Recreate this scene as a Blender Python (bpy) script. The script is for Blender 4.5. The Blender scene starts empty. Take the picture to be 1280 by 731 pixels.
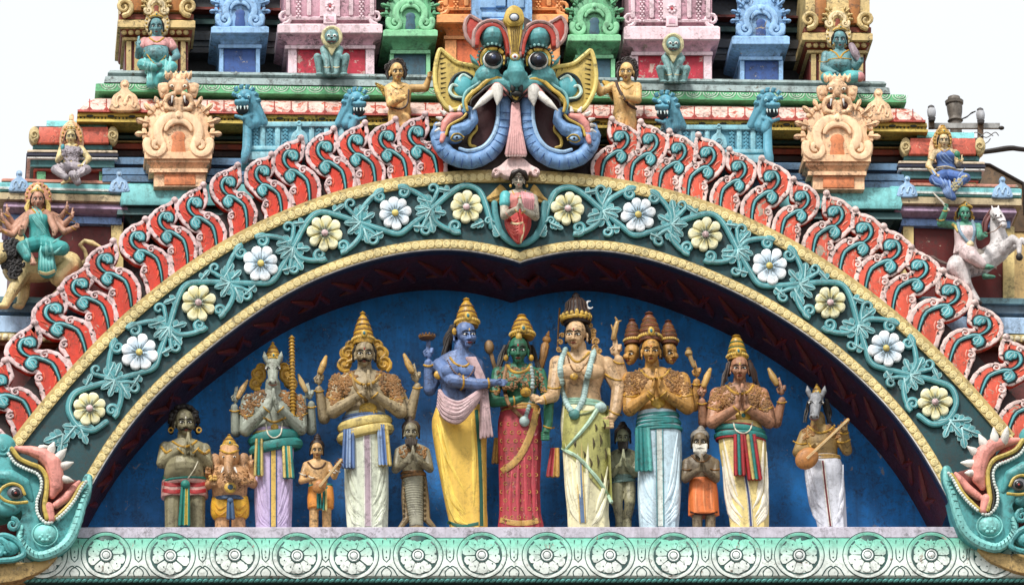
import bpy, bmesh, math, random
from mathutils import Vector, Matrix
from mathutils.bvhtree import BVHTree

random.seed(7)
SC = bpy.context.scene
COL = SC.collection
PI = math.pi

# ------------------------------------------------------------------ camera, sky, sun, exposure
CENTRE = Vector((0, 0, 34.0))
CAM = Vector((-8.0, -80.0, 2.0))
ROLL = math.radians(2.0)
FWD = (CENTRE - CAM).normalized()
R0 = FWD.cross(Vector((0, 0, 1))).normalized()
U0 = R0.cross(FWD)
RIGHT = R0 * math.cos(ROLL) - U0 * math.sin(ROLL)
UP = U0 * math.cos(ROLL) + R0 * math.sin(ROLL)
DIST = (CENTRE - CAM).length
FPX = DIST / 0.01
cd = bpy.data.cameras.new("camera")
cam = bpy.data.objects.new("camera", cd)
COL.objects.link(cam)
cd.sensor_fit = 'HORIZONTAL'
cd.sensor_width = 36
cd.lens = 36 * FPX / 1280
cd.clip_start = 1
cd.clip_end = 4000
M = Matrix((RIGHT, UP, -FWD)).transposed().to_4x4()
M.translation = CAM
cam.matrix_world = M
SC.camera = cam

SUN_EL, SUN_AZ = math.radians(52), math.radians(-28)   # azimuth from the facade's normal, negative = from the left
w = bpy.data.worlds.new("World")
SC.world = w
w.use_nodes = True
nt = w.node_tree
nt.nodes.clear()
sky = nt.nodes.new("ShaderNodeTexSky")
sky.sky_type = 'NISHITA'
sky.sun_disc = False
sky.sun_elevation = SUN_EL
sky.sun_rotation = PI - SUN_AZ
sky.dust_density = 3.0
cl = nt.nodes.new("ShaderNodeTexNoise")
cl.inputs['Scale'].default_value = 2.2
cl.inputs['Detail'].default_value = 5
tc = nt.nodes.new("ShaderNodeTexCoord")
nt.links.new(tc.outputs['Generated'], cl.inputs['Vector'])
cr = nt.nodes.new("ShaderNodeValToRGB")
cr.color_ramp.elements[0].position = .35
cr.color_ramp.elements[0].color = (.8, .8, .8, 1)
cr.color_ramp.elements[1].position = .65
cr.color_ramp.elements[1].color = (.97, .97, .97, 1)
nt.links.new(cl.outputs['Fac'], cr.inputs['Fac'])
mx = nt.nodes.new("ShaderNodeMix")
mx.data_type = 'RGBA'
nt.links.new(cr.outputs['Color'], mx.inputs['Factor'])
nt.links.new(sky.outputs['Color'], mx.inputs['A'])
mx.inputs['B'].default_value = (8.2, 8.4, 8.5, 1)      # the thin overcast
bg = nt.nodes.new("ShaderNodeBackground")
bg.inputs['Strength'].default_value = 0.05
nt.links.new(mx.outputs['Result'], bg.inputs['Color'])
wo = nt.nodes.new("ShaderNodeOutputWorld")
nt.links.new(bg.outputs['Background'], wo.inputs['Surface'])

sl = bpy.data.lights.new("sun", 'SUN')
sl.energy = 1.5
sl.angle = math.radians(12)
sl.color = (1, .96, .9)
sun = bpy.data.objects.new("sun", sl)
COL.objects.link(sun)
sdir = Vector((math.sin(SUN_AZ) * math.cos(SUN_EL), -math.cos(SUN_AZ) * math.cos(SUN_EL), math.sin(SUN_EL)))
sun.rotation_euler = sdir.to_track_quat('Z', 'Y').to_euler()
sun.location = (0, -30, 70)
SC.view_settings.view_transform = 'Standard'
SC.view_settings.look = 'None'
SC.view_settings.exposure = 1.42
SC.view_settings.gamma = 1
SC.view_settings.use_curve_mapping = False
SC.render.engine = 'CYCLES'
SC.cycles.max_bounces = 5
SC.cycles.diffuse_bounces = 3
SC.cycles.glossy_bounces = 2


# ------------------------------------------------------------------ geometry helpers (photo-sized units: 1 unit = 1 cm on the facade)
S = 0.01


def W(px, py, d=0.0):
 """the point of the vertical plane d units in front of the arch's face that lies at (px, py)"""
 v = FWD + RIGHT * ((px - 640) / FPX) + UP * ((365.5 - py) / FPX)
 t = (-d * S - CAM.y) / v.y
 return CAM + v * t


def ray(px, py):
 return CAM, (FWD + RIGHT * ((px - 640) / FPX) + UP * ((365.5 - py) / FPX)).normalized()


class T:
 """a window of the facade with its own scale: T(x, y) -> facade units"""
 def __init__(s, x0, y0, k):
  s.x0, s.y0, s.k = x0, y0, k

 def __call__(s, x, y):
  return (s.x0 + x / s.k, s.y0 + y / s.k)

 def l(s, pts):
  return [s(*p[:2]) + tuple(p[2:]) for p in pts]


def catmull(pts, n=6, closed=False):
 out = []
 m = len(pts)
 rng = range(m) if closed else range(m - 1)
 for i in rng:
  p1, p2 = pts[i], pts[(i + 1) % m]
  p0 = pts[(i - 1) % m] if (closed or i > 0) else tuple(2 * a - b for a, b in zip(p1, p2))
  p3 = pts[(i + 2) % m] if (closed or i + 2 < m) else tuple(2 * a - b for a, b in zip(p2, p1))
  for k in range(n):
   t = k / n
   t2, t3 = t * t, t * t * t
   out.append(tuple(.5 * (2 * b + (c - a) * t + (2 * a - 5 * b + 4 * c - e) * t2 + (3 * b - a - 3 * c + e) * t3)
        for a, b, c, e in zip(p0, p1, p2, p3)))
 if not closed:
  out.append(tuple(pts[-1]))
 return out


def resample(pts, n, closed=False):
 P = list(pts) + ([pts[0]] if closed else [])
 L = [0]
 for a, b in zip(P, P[1:]):
  L.append(L[-1] + math.dist(a[:2], b[:2]))
 out = []
 j = 0
 m = n if closed else n - 1
 for i in range(n):
  s = L[-1] * i / m
  while j < len(L) - 2 and L[j + 1] < s:
   j += 1
  f = (s - L[j]) / max(1e-9, L[j + 1] - L[j])
  out.append(tuple(a + (b - a) * f for a, b in zip(P[j], P[j + 1])))
 return out


def length(pts):
 return sum(math.dist(a[:2], b[:2]) for a, b in zip(pts, pts[1:]))


def area(p):
 return .5 * sum(a[0] * b[1] - b[0] * a[1] for a, b in zip(p, p[1:] + p[:1]))


def offset(pts, wd):
 """inset of a closed outline by wd"""
 s = 1 if area(pts) > 0 else -1
 n = len(pts)
 out = []
 for i in range(n):
  a, b, c = pts[i - 1], pts[i], pts[(i + 1) % n]
  e1 = Vector((b[0] - a[0], b[1] - a[1]))
  e2 = Vector((c[0] - b[0], c[1] - b[1]))
  if e1.length < 1e-6 or e2.length < 1e-6:
   out.append(b[:2])
   continue
  e1.normalize()
  e2.normalize()
  n1 = Vector((-e1.y, e1.x)) * s
  n2 = Vector((-e2.y, e2.x)) * s
  q = n1 + n2
  if q.length < .3:
   q = n1
  q.normalize()
  k = min(1.6, 1 / max(.5, q.dot(n1)))
  out.append((b[0] + q.x * wd * k, b[1] + q.y * wd * k))
 return out


def spiral(cx, cy, r, a0, turns, r1=.15, n=20, cw=1):
 """from the outside (radius r at angle a0 degrees) inwards"""
 out = []
 for i in range(n + 1):
  f = i / n
  rr = r * (1 - f) + r * r1 * f
  a = math.radians(a0) + cw * f * turns * 2 * PI
  out.append((cx + rr * math.cos(a), cy + rr * math.sin(a)))
 return out


def circle(cx, cy, r, n=20, ry=None, rot=0):
 ry = r if ry is None else ry
 out = []
 for i in range(n):
  a = 2 * PI * i / n
  x, y = r * math.cos(a), ry * math.sin(a)
  out.append((cx + x * math.cos(rot) - y * math.sin(rot), cy + x * math.sin(rot) + y * math.cos(rot)))
 return out


def rect(x0, y0, x1, y1):
 return [(x0, y0), (x1, y0), (x1, y1), (x0, y1)]


class G:
 def __init__(s, mat=None):
  s.bm = bmesh.new()
  s.mats = []
  s.cur = 0
  if mat is not None:
   s.m(mat)
  s.col = None

 def m(s, mat):
  if mat not in s.mats:
   s.mats.append(mat)
  s.cur = s.mats.index(mat)
  return s

 def f(s, vs):
  try:
   fc = s.bm.faces.new(vs)
   fc.material_index = s.cur
   fc.smooth = True
   return fc
  except ValueError:
   return None

 def bridge(s, a, b, closed=True):
  n = len(a)
  for i in range(n if closed else n - 1):
   j = (i + 1) % n
   s.f([a[i], a[j], b[j], b[i]])

 def plate(s, pts, d, t=6, bev=1.0, puff=0.0, steps=2, back=True):
  """an outline given thickness t, its face at depth d, the edge rounded by bev, the middle raised by puff"""
  pts = [p[:2] for p in pts]
  if area(pts) < 0:
   pts = pts[::-1]
  rings = []
  P3 = [W(x, y, d - bev) for x, y in pts]
  rings.append([s.bm.verts.new(p + Vector((0, (t - bev) * S, 0))) for p in P3])
  rings.append([s.bm.verts.new(p) for p in P3])
  tot = max(bev, .01)
  for k in range(1, steps + 1):
   th = PI / 2 * k / steps
   q = offset(pts, tot * (1 - math.cos(th)))
   rings.append([s.bm.verts.new(W(x, y, d - bev) - Vector((0, bev * math.sin(th) * S, 0))) for x, y in q])
  if puff:
   wd = puff[1] if isinstance(puff, tuple) else puff
   h = puff[0] if isinstance(puff, tuple) else puff
   for k in (1, 2, 3):
    q = offset(pts, tot + wd * k / 3)
    rings.append([s.bm.verts.new(W(x, y, d + h * math.sin(PI / 2 * k / 3))) for x, y in q])
  for a, b in zip(rings, rings[1:]):
   s.bridge(a, b)
  fc = s.f(rings[-1])
  if back:
   s.f(rings[0][::-1])
  return s

 def strip(s, A, B, dA, dB=None, t=None):
  """a band between two matched curves"""
  dB = dA if dB is None else dB
  a = [s.bm.verts.new(W(x, y, dA)) for x, y in A]
  b = [s.bm.verts.new(W(x, y, dB)) for x, y in B]
  s.bridge(a, b, False)
  if t:
   o = Vector((0, t * S, 0))
   a2 = [s.bm.verts.new(v.co + o) for v in a]
   b2 = [s.bm.verts.new(v.co + o) for v in b]
   s.bridge(a2, a, False)
   s.bridge(b, b2, False)
   s.f([a[0], b[0], b2[0], a2[0]])
   s.f([a[-1], a2[-1], b2[-1], b[-1]])
  return s

 def tube3(s, P, rad, n=7, flat=1.0, closed=False, cap=True):
  """a round bar through world points, radii in units; flat squeezes it front to back"""
  m = len(P)
  rad = [rad] * m if not isinstance(rad, (list, tuple)) else rad
  if len(rad) != m:
   rad = [rad[0] + (rad[-1] - rad[0]) * i / (m - 1) if len(rad) == 2 else
     rad[int(i / (m - 1) * (len(rad) - 1))] * (1 - (i / (m - 1) * (len(rad) - 1)) % 1) +
     rad[min(len(rad) - 1, int(i / (m - 1) * (len(rad) - 1)) + 1)] * ((i / (m - 1) * (len(rad) - 1)) % 1)
     for i in range(m)]
  rings = []
  ref = Vector((0, -1, 0))
  for i in range(m):
   if closed:
    tg = P[(i + 1) % m] - P[i - 1]
   else:
    tg = P[min(m - 1, i + 1)] - P[max(0, i - 1)]
   if tg.length < 1e-9:
    tg = Vector((1, 0, 0))
   tg.normalize()
   r = ref - tg * ref.dot(tg)
   if r.length < .05:
    r = Vector((0, 0, 1)) - tg * tg.z
    if r.length < .05:
     r = Vector((1, 0, 0))
   r.normalize()
   u = tg.cross(r)
   ring = []
   for k in range(n):
    a = 2 * PI * k / n
    o = (r * math.cos(a) + u * math.sin(a)) * rad[i] * S
    o.y *= flat
    ring.append(s.bm.verts.new(P[i] + o))
   rings.append(ring)
  for a, b in zip(rings, rings[1:]):
   s.bridge(a, b)
  if closed:
   s.bridge(rings[-1], rings[0])
  elif cap:
   for ring, i, sg in ((rings[0], 0, -1), (rings[-1], m - 1, 1)):
    tg = P[min(m - 1, i + 1)] - P[max(0, i - 1)]
    if tg.length < 1e-9:
     continue
    tg.normalize()
    r2 = []
    for v in ring:
     r2.append(s.bm.verts.new(P[i] + (v.co - P[i]) * .65 + tg * sg * rad[i] * S * .55))
    s.bridge(ring if sg > 0 else ring[::-1], r2 if sg > 0 else r2[::-1])
    s.f(r2 if sg > 0 else r2[::-1])
  return s

 def tube(s, path, rad, n=7, flat=1.0, closed=False, cap=True, d=0.0):
  return s.tube3([W(p[0], p[1], p[2] if len(p) > 2 else d) for p in path], rad, n, flat, closed, cap)

 def ball3(s, c, rx, ry, rz, rot=0.0, nu=12, nv=8):
  cr_, sr = math.cos(rot), math.sin(rot)
  rows = []
  for j in range(1, nv):
   th = PI * j / nv
   row = []
   for i in range(nu):
    a = 2 * PI * i / nu
    x, z, y = rx * math.sin(th) * math.cos(a), ry * math.cos(th), -rz * math.sin(th) * math.sin(a)
    row.append(s.bm.verts.new(c + Vector((x * cr_ + z * sr, y, -x * sr + z * cr_)) * S))
   rows.append(row)
  t = s.bm.verts.new(c + Vector((ry * sr, 0, ry * cr_)) * S)
  b = s.bm.verts.new(c - Vector((ry * sr, 0, ry * cr_)) * S)
  for a, q in zip(rows, rows[1:]):
   s.bridge(a, q)
  for i in range(nu):
   s.f([t, rows[0][i], rows[0][(i + 1) % nu]])
   s.f([b, rows[-1][(i + 1) % nu], rows[-1][i]])
  return s

 def ball(s, px, py, d, rx, ry=None, rz=None, rot=0.0, nu=12, nv=8):
  ry = rx if ry is None else ry
  rz = min(rx, ry) if rz is None else rz
  return s.ball3(W(px, py, d), rx, ry, rz, math.radians(rot), nu, nv)

 def limb(s, pts, rad, n=10):
  """tapering limb through (px, py, d) joints, round at every joint"""
  P = [W(*p) for p in pts]
  for i in range(len(P) - 1):
   m = 5
   Q = [P[i].lerp(P[i + 1], k / m) for k in range(m + 1)]
   s.tube3(Q, [rad[i], rad[i + 1]], n)
  for p, r in zip(P, rad):
   s.ball3(p, r, r, r, 0, n, 7)
  return s

 def box(s, x0, y0, x1, y1, d, depth, dyr=0.0):
  v = [W(x0, y0, d), W(x1, y0 + dyr, d), W(x1, y1 + dyr, d), W(x0, y1, d)]
  a = [s.bm.verts.new(p) for p in v]
  b = [s.bm.verts.new(p + Vector((0, depth * S, 0))) for p in v]
  for q in (a[::-1], b, [a[0], a[1], b[1], b[0]], [a[1], a[2], b[2], b[1]], [a[2], a[3], b[3], b[2]], [a[3], a[0], b[0], b[3]]):
   f_ = s.f(q)
   if f_:
    f_.smooth = False
  return s

 def mould(s, xl, xr, prof, back, dyr=0.0, inset=True, nx=1):
  """a moulding: the profile (y, d) runs from xl to xr; projecting parts also stand out at both ends"""
  dm = max(p[1] for p in prof)
  cols = []
  for e in range(nx + 1):
   f = e / nx
   col = []
   for (y, d) in prof:
    k = (dm - d) * .8 if inset else 0
    x = (xl + k) + ((xr - k) - (xl + k)) * f
    col.append(s.bm.verts.new(W(x, y + dyr * f, d)))
   cols.append(col)
  for a, b in zip(cols, cols[1:]):
   for i in range(len(prof) - 1):
    s.f([a[i], b[i], b[i + 1], a[i + 1]])
  ends = []
  for c in (cols[0], cols[-1]):
   bk = [s.bm.verts.new(Vector((v.co.x, -back * S, v.co.z))) for v in c]
   ends.append(bk)
  for i in range(len(prof) - 1):
   s.f([cols[0][i + 1], ends[0][i + 1], ends[0][i], cols[0][i]])
   s.f([cols[-1][i], ends[-1][i], ends[-1][i + 1], cols[-1][i + 1]])
  s.f([c[0] for c in cols] + [ends[1][0], ends[0][0]])
  s.f([c[-1] for c in cols][::-1] + [ends[0][-1], ends[1][-1]])
  return s

 def lathe(s, px, py, d, prof, n=16, sq=1.0, lean=0.0):
  """turned shape: profile of (height above py, radius)"""
  rings = []
  c = W(px, py, d)
  for h, r in prof:
   rings.append([s.bm.verts.new(c + Vector((r * math.cos(2 * PI * k / n) + lean * h, -r * sq * math.sin(2 * PI * k / n), h)) * S) for k in range(n)])
  for a, b in zip(rings, rings[1:]):
   s.bridge(a, b)
  s.f(rings[0][::-1])
  s.f(rings[-1])
  return s

 def loft(s, secs, n=40, fold=0.0, freq=9, flat=None, sub=6, phase=0.0, drift=0.0, cleft=0.0):
  """stacked ovals (px, py, d, half width, half depth): cloth with pleats of depth fold growing downwards"""
  secs = catmull([tuple(map(float, q)) for q in secs], sub)
  m = len(secs)
  rings = []
  for j, (x, y, d, hw, hd) in enumerate(secs):
   c = W(x, y, d)
   f = j / (m - 1)
   ring = []
   for k in range(n):
    a = 2 * PI * k / n
    w_ = 1 + fold * f * math.sin(freq * a + phase + drift * f) + .5 * fold * f * math.sin(freq * 1.7 * a + 1.3 * phase + 2 * f) - cleft * min(1, f * 1.6) * math.exp(-((a - PI / 2) / .34) ** 2)
    ring.append(s.bm.verts.new(c + Vector((hw * math.cos(a) * w_, -hd * math.sin(a) * w_, 0)) * S))
   rings.append(ring)
  for a, b in zip(rings, rings[1:]):
   s.bridge(b, a)
  s.f(rings[0])
  s.f(rings[-1][::-1])
  return s

 def paint(s, fn):
  """paint colours of the piece itself, per vertex: fn(co) -> rgb"""
  s.col = fn
  return s


PATTERNS = {'groove', 'crease', 'lattice', 'edging', 'rib_pattern', 'stripe_pattern', 'sari_pattern', 'fur_pattern', 'fold', 'eave_ribs', 'beads', 'cornice_beads', 'crown_beads', 'crown_band', 'halo_beads', 'lid_pearls', 'hair_strands', 'soffit_scrolls', 'scrolls', 'roof_scrolls', 'shorts_stripe', 'lute_strings', 'lute_pegs', 'relief'}


def norm(bm):
 bmesh.ops.recalc_face_normals(bm, faces=bm.faces)


def tag(o, label=None, cat=None, group=None, kind=None):
 if label:
  o['label'] = label
 if cat:
  o['category'] = cat
 if group:
  o['group'] = group
 if kind:
  o['kind'] = kind
 return o


def empty(name, loc):
 o = bpy.data.objects.new(name, None)
 COL.objects.link(o)
 o.location = loc
 o.empty_display_size = .2
 return o


def base_of(o):
 v = Vector((0, 0, 0))
 while o is not None:
  v = v + o.location
  o = o.parent
 return v


def mk(name, g, parent=None, at=None, sharp=38, keep=False):
 """one mesh object out of a builder"""
 if not keep:
  norm(g.bm)
 me = bpy.data.meshes.new(name)
 off_ = base_of(parent) if parent is not None else (at if at is not None else Vector((0, 0, 0)))
 if g.col is not None:
  lay = g.bm.loops.layers.float_color.new("paint")
  for fc in g.bm.faces:
   for lp in fc.loops:
    c = g.col(lp.vert.co)
    lp[lay] = (c[0], c[1], c[2], 1)
 for v in g.bm.verts:
  v.co -= off_
 g.bm.to_mesh(me)
 g.bm.free()
 for m_ in g.mats:
  me.materials.append(m_)
 try:
  me.set_sharp_from_angle(angle=math.radians(sharp))
 except Exception:
  pass
 if parent is not None and parent.type == 'MESH' and name in PATTERNS:
  # surface pattern: stays inside its part's mesh
  pm = parent.data
  remap = []
  for m_ in me.materials:
   if m_.name not in pm.materials:
    pm.materials.append(m_)
   remap.append(pm.materials.find(m_.name))
  for q_ in me.polygons:
   q_.material_index = remap[q_.material_index]
  b_ = bmesh.new()
  b_.from_mesh(pm)
  b_.from_mesh(me)
  b_.to_mesh(pm)
  b_.free()
  bpy.data.meshes.remove(me)
  return parent
 o = bpy.data.objects.new(name, me)
 COL.objects.link(o)
 if parent is not None:
  o.parent = parent
 else:
  o.location = off_
 return o


def thing(name, label, cat, px, py, d, group=None, kind=None):
 return tag(empty(name, W(px, py, d)), label, cat, group, kind)


def copy_tree(o, parent=None):
 c = o.copy()
 COL.objects.link(c)
 c.parent = parent
 for ch in [x for x in bpy.data.objects if x.parent == o]:
  copy_tree(ch, c)
 return c


def fuse(g, voxel=.8, smooth=2, name="fused"):
 """melt the builder's overlapping closed shapes into one continuous skin; returns a new builder and its BVH"""
 norm(g.bm)
 me = bpy.data.meshes.new(name)
 g.bm.to_mesh(me)
 g.bm.free()
 o = bpy.data.objects.new(name, me)
 COL.objects.link(o)
 md = o.modifiers.new("r", 'REMESH')
 md.mode = 'VOXEL'
 md.voxel_size = voxel * S
 md.adaptivity = 0
 dg = bpy.context.evaluated_depsgraph_get()
 ev = o.evaluated_get(dg)
 m2 = bpy.data.meshes.new_from_object(ev)
 bpy.data.objects.remove(o)
 bpy.data.meshes.remove(me)
 n = G()
 n.mats = list(g.mats)
 n.bm.from_mesh(m2)
 bpy.data.meshes.remove(m2)
 for _ in range(smooth):
  bmesh.ops.smooth_vert(n.bm, verts=n.bm.verts, factor=.5, use_axis_x=True, use_axis_y=True, use_axis_z=True)
 for fc in n.bm.faces:
  fc.smooth = True
  fc.material_index = 0
 n.bvh = BVHTree.FromBMesh(n.bm)
 return n


def bvh_of(*gs):
 return [g.bvh if hasattr(g, 'bvh') else BVHTree.FromBMesh(g.bm) for g in gs]


def on(bvhs, px, py, lift=0.5, d=0.0):
 """where the surface lies behind (px, py), lifted towards the front; the plane d where there is none"""
 o, v = ray(px, py)
 best = None
 for b in (bvhs if isinstance(bvhs, (list, tuple)) else [bvhs]):
  h = b.ray_cast(o, v, 500)
  if h[0] is not None and (best is None or h[3] < best[3]):
   best = h
 if best is None:
  return W(px, py, d)
 return best[0] - v * (lift * S)

# ------------------------------------------------------------------ painted plaster
def lin(r, g, b):
 return tuple((c / 255 / 12.92) if c / 255 <= .04045 else ((c / 255 + .055) / 1.055) ** 2.4 for c in (r, g, b))


MATS = {}


def paint(key, col, dirt=.35, rough=.5, var=.16, chip=0.0, streak=.38, attr=False, dirtcol=(.035, .03, .025), chipcol=(.42, .36, .28), scale=1.0, bump=.25, spec=.4):
 if key in MATS:
  return MATS[key]
 m = bpy.data.materials.new(key)
 MATS[key] = m
 m.use_nodes = True
 n, L = m.node_tree.nodes, m.node_tree.links
 b = n['Principled BSDF']
 b.inputs['Roughness'].default_value = rough
 b.inputs['Specular IOR Level'].default_value = spec
 geo = n.new("ShaderNodeNewGeometry")

 def noise(sc, det, ro, vec=None, dist=0.0):
  x = n.new("ShaderNodeTexNoise")
  x.inputs['Scale'].default_value = sc * scale
  x.inputs['Detail'].default_value = det
  x.inputs['Roughness'].default_value = ro
  x.inputs['Distortion'].default_value = dist
  L.new(vec if vec is not None else geo.outputs['Position'], x.inputs['Vector'])
  return x.outputs['Fac']

 def ramp(src, lo, hi, a=0.0, c=1.0):
  r = n.new("ShaderNodeMapRange")
  r.inputs['From Min'].default_value = lo
  r.inputs['From Max'].default_value = hi
  r.inputs['To Min'].default_value = a
  r.inputs['To Max'].default_value = c
  L.new(src, r.inputs['Value'])
  return r.outputs['Result']

 def mix(f, a, c, mode='MIX'):
  x = n.new("ShaderNodeMix")
  x.data_type = 'RGBA'
  x.blend_type = mode
  for sock, v in (('Factor', f), ('A', a), ('B', c)):
   if isinstance(v, (int, float)):
    x.inputs[sock].default_value = v
   elif isinstance(v, tuple):
    x.inputs[sock].default_value = v + (1,)
   else:
    L.new(v, x.inputs[sock])
  return x.outputs['Result']

 if attr:
  at = n.new("ShaderNodeAttribute")
  at.attribute_name = "paint"
  base = at.outputs['Color']
 else:
  base = col
 big = noise(2.6, 5, .6)
 v = ramp(big, .3, .7, 1 - var, 1 + var)
 cv = n.new("ShaderNodeCombineColor")
 for i in range(3):
  L.new(v, cv.inputs[i])
 c = mix(1.0, base, cv.outputs['Color'], 'MULTIPLY')
 fine = noise(21, 8, .72, dist=.6)
 if chip:
  c = mix(ramp(noise(6.5, 8, .72, dist=.9), .655 - chip * .3, .67 - chip * .3), c, chipcol)
 if streak:
  mp = n.new("ShaderNodeMapping")
  mp.inputs['Scale'].default_value = (9, 9, .9)
  L.new(geo.outputs['Position'], mp.inputs['Vector'])
  st = noise(1.0, 6, .65, mp.outputs['Vector'])
  c = mix(ramp(st, .47, .72, 0, streak), c, dirtcol)
 if dirt:
  mm = n.new("ShaderNodeMath")
  mm.operation = 'MULTIPLY'
  L.new(ramp(fine, .46, .64, 0, min(1, dirt * 1.9)), mm.inputs[0])
  L.new(ramp(noise(4.3, 4, .6), .4, .6, .12, 1), mm.inputs[1])
  c = mix(mm.outputs[0], c, dirtcol)
 L.new(c, b.inputs['Base Color'])
 bp = n.new("ShaderNodeBump")
 bp.inputs['Strength'].default_value = bump
 bp.inputs['Distance'].default_value = .012
 L.new(fine, bp.inputs['Height'])
 L.new(bp.outputs['Normal'], b.inputs['Normal'])
 L.new(ramp(fine, .3, .7, max(.12, rough - .15), min(1, rough + .2)), b.inputs['Roughness'])
 return m


def P(key, r, g, b, **k):
 return paint(key, lin(r, g, b), **k)


def VP(key="painted", **k):
 return paint(key, (1, 1, 1), attr=True, **k)


BLACK = P('black paint', 22, 20, 22, dirt=.1, streak=0)
WHITE = P('white paint', 232, 230, 226, dirt=.35)
GOLD = P('gold paint', 205, 168, 72, dirt=.5, rough=.42, streak=.3)
PALEGOLD = P('pale gold paint', 226, 205, 122, dirt=.45)
RED = P('flame red', 204, 56, 34, dirt=.35, chip=.1)
PINKRED = P('faded flame red', 216, 86, 62, dirt=.3, chip=.25)
PINK = P('rim pink', 226, 196, 196, dirt=.6)
TEAL = P('scroll teal', 88, 170, 178, dirt=.25)
DTEAL = P('band dark teal', 20, 66, 72, dirt=.45, var=.3)
LTEAL = P('vine teal', 80, 150, 156, dirt=.22)
NICHE = P('niche blue', 40, 128, 204, dirt=.38, var=.26, chip=.05, rough=.45, chipcol=(.3, .34, .4))
MAROON = P('soffit maroon', 70, 14, 12, dirt=.35, var=.4)
MAROONL = P('soffit red pattern', 96, 24, 17, dirt=.3)
LAV = P('ledge lavender', 196, 190, 204, dirt=.35)
PEACH = P('peach paint', 244, 200, 158, dirt=.5, streak=.5, chip=.09, var=.22)
CREAM = P('cream paint', 232, 212, 168, dirt=.4)
ORANGE = P('orange paint', 232, 136, 74, dirt=.5, streak=.5, chip=.09, var=.22)
BLUE = P('light blue paint', 134, 178, 222, dirt=.5, streak=.5, chip=.09, var=.22)
DBLUE = P('panel blue', 52, 86, 150, dirt=.35, chip=.15)
GREEN = P('green paint', 104, 176, 130, dirt=.5, streak=.5, chip=.09, var=.22)
MINT = P('festoon green', 96, 176, 122, dirt=.3)
SHPINK = P('shrine pink', 226, 178, 194, dirt=.5, streak=.5, chip=.09, var=.22)
CRIMSON = P('panel crimson', 190, 44, 66, dirt=.35, chip=.35, chipcol=lin(206, 170, 160))
DRED = P('panel dark red', 98, 22, 20, dirt=.35, chip=.06)
SLATE = P('tier dark grey', 60, 62, 66, dirt=.5, streak=.5)
DKGREEN = P('moulding dark green', 22, 62, 58, dirt=.4)
NAVY = P('recess navy', 34, 44, 88, dirt=.35)
GREYLEDGE = P('ledge grey', 150, 168, 168, dirt=.55, chip=.12, streak=.5, chipcol=(.12, .1, .07))
TURQ = P('moulding turquoise', 122, 196, 198, dirt=.35, streak=.4)
STEEL = P('moulding steel blue', 106, 142, 176, dirt=.4, streak=.4)
KAPOTA = P('eave red and white', 228, 196, 184, dirt=.6, chip=.36, streak=.5, chipcol=lin(196, 92, 70))
BROWN = P('timber brown', 122, 62, 34, dirt=.4)
MAUVE = P('moulding mauve', 164, 138, 164, dirt=.4)
LBLUE = P('moulding sky blue', 134, 170, 224, dirt=.35)
TAN = P('moulding tan', 196, 178, 142, dirt=.5, chip=.12, chipcol=(.08, .06, .05))
LION = P('lion blue', 92, 158, 180, dirt=.28)
STONE = P('weathered stone', 112, 104, 96, dirt=.6, streak=.5)

# ------------------------------------------------------------------ ground and the tower's body
g = G(P('dusty ground', 92, 84, 76, dirt=.2, streak=0, scale=.05))
for (a, b) in ((0, 0),):
 vs = [g.bm.verts.new(Vector(q)) for q in ((-1500, -1500, 0), (1500, -1500, 0), (1500, 1500, 0), (-1500, 1500, 0))]
 g.f(vs)
tag(mk('ground', g), 'dusty pale ground below the tower', 'ground', None, 'structure')

tower = thing('temple_tower', 'many coloured temple tower wall with stepped ledges and painted mouldings behind the big arch', 'tower', 640, 900, -140)
tower.location.z = 0


def wbox(g, x0, x1, y0, y1, d0, d1):
 """box whose face lies at depth d0 between facade positions, d1 behind"""
 return g.box(x0, y0, x1, y1, d0, d0 - d1)


g = G(SLATE)
wbox(g, 168, 1070, -140, 106, -190, -420)
mk('upper_wall', g, tower)
g = G(SLATE)
wbox(g, 124, 1118, 122, 262, -120, -520)
mk('middle_wall', g, tower)
g = G(P('bay dark red wall', 92, 26, 24, dirt=.45))
wbox(g, 14, 1262, 252, 790, -138, -620)
wbox(g, -90, 44, 430, 790, -104, -610)
wbox(g, 1244, 1370, 430, 790, -104, -610)
mk('lower_wall', g, tower)
g = G(P('base wall plaster', 150, 100, 92, dirt=.4))
v0 = W(-60, 790, -60)
v1 = W(1350, 790, -60)
gx = [g.bm.verts.new(Vector(q)) for q in ((v0.x, .6, 0), (v1.x, .6, 0), (v1.x, 7, 0), (v0.x, 7, 0), (v0.x, .6, v0.z), (v1.x, .6, v1.z), (v1.x, 7, v1.z), (v0.x, 7, v0.z))]
for q in ((0, 1, 5, 4), (1, 2, 6, 5), (2, 3, 7, 6), (3, 0, 4, 7), (4, 5, 6, 7)):
 g.f([gx[i] for i in q])
mk('base_wall', g, tower)

DY = 13
# grey ledge the upper shrines stand on
g = G(GREYLEDGE)
g.mould(130, 1113, [(88, -92), (91, -88), (95, -92), (96, -84), (103, -82), (103.5, -110)], -300, DY + 1, nx=8)
mk('shrine_ledge', g, tower)
# stepped dark mouldings seen between the upper shrines
for (ya, yb, d, m_) in ((38, 50, -166, SLATE), (50, 58, -172, P('moulding slate light', 104, 108, 110, dirt=.5)), (58, 66, -160, SLATE), (22, 30, -180, DKGREEN), (8, 12, -172, P('thin red line', 110, 40, 30)), (-30, -14, -178, DKGREEN)):
 g = G(m_)
 g.mould(176, 1066, [(ya, d - 5), (ya + 1, d), (yb - 1, d), (yb, d - 4)], -200, DY, nx=4)
 mk('recess_moulding', g, tower)
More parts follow.
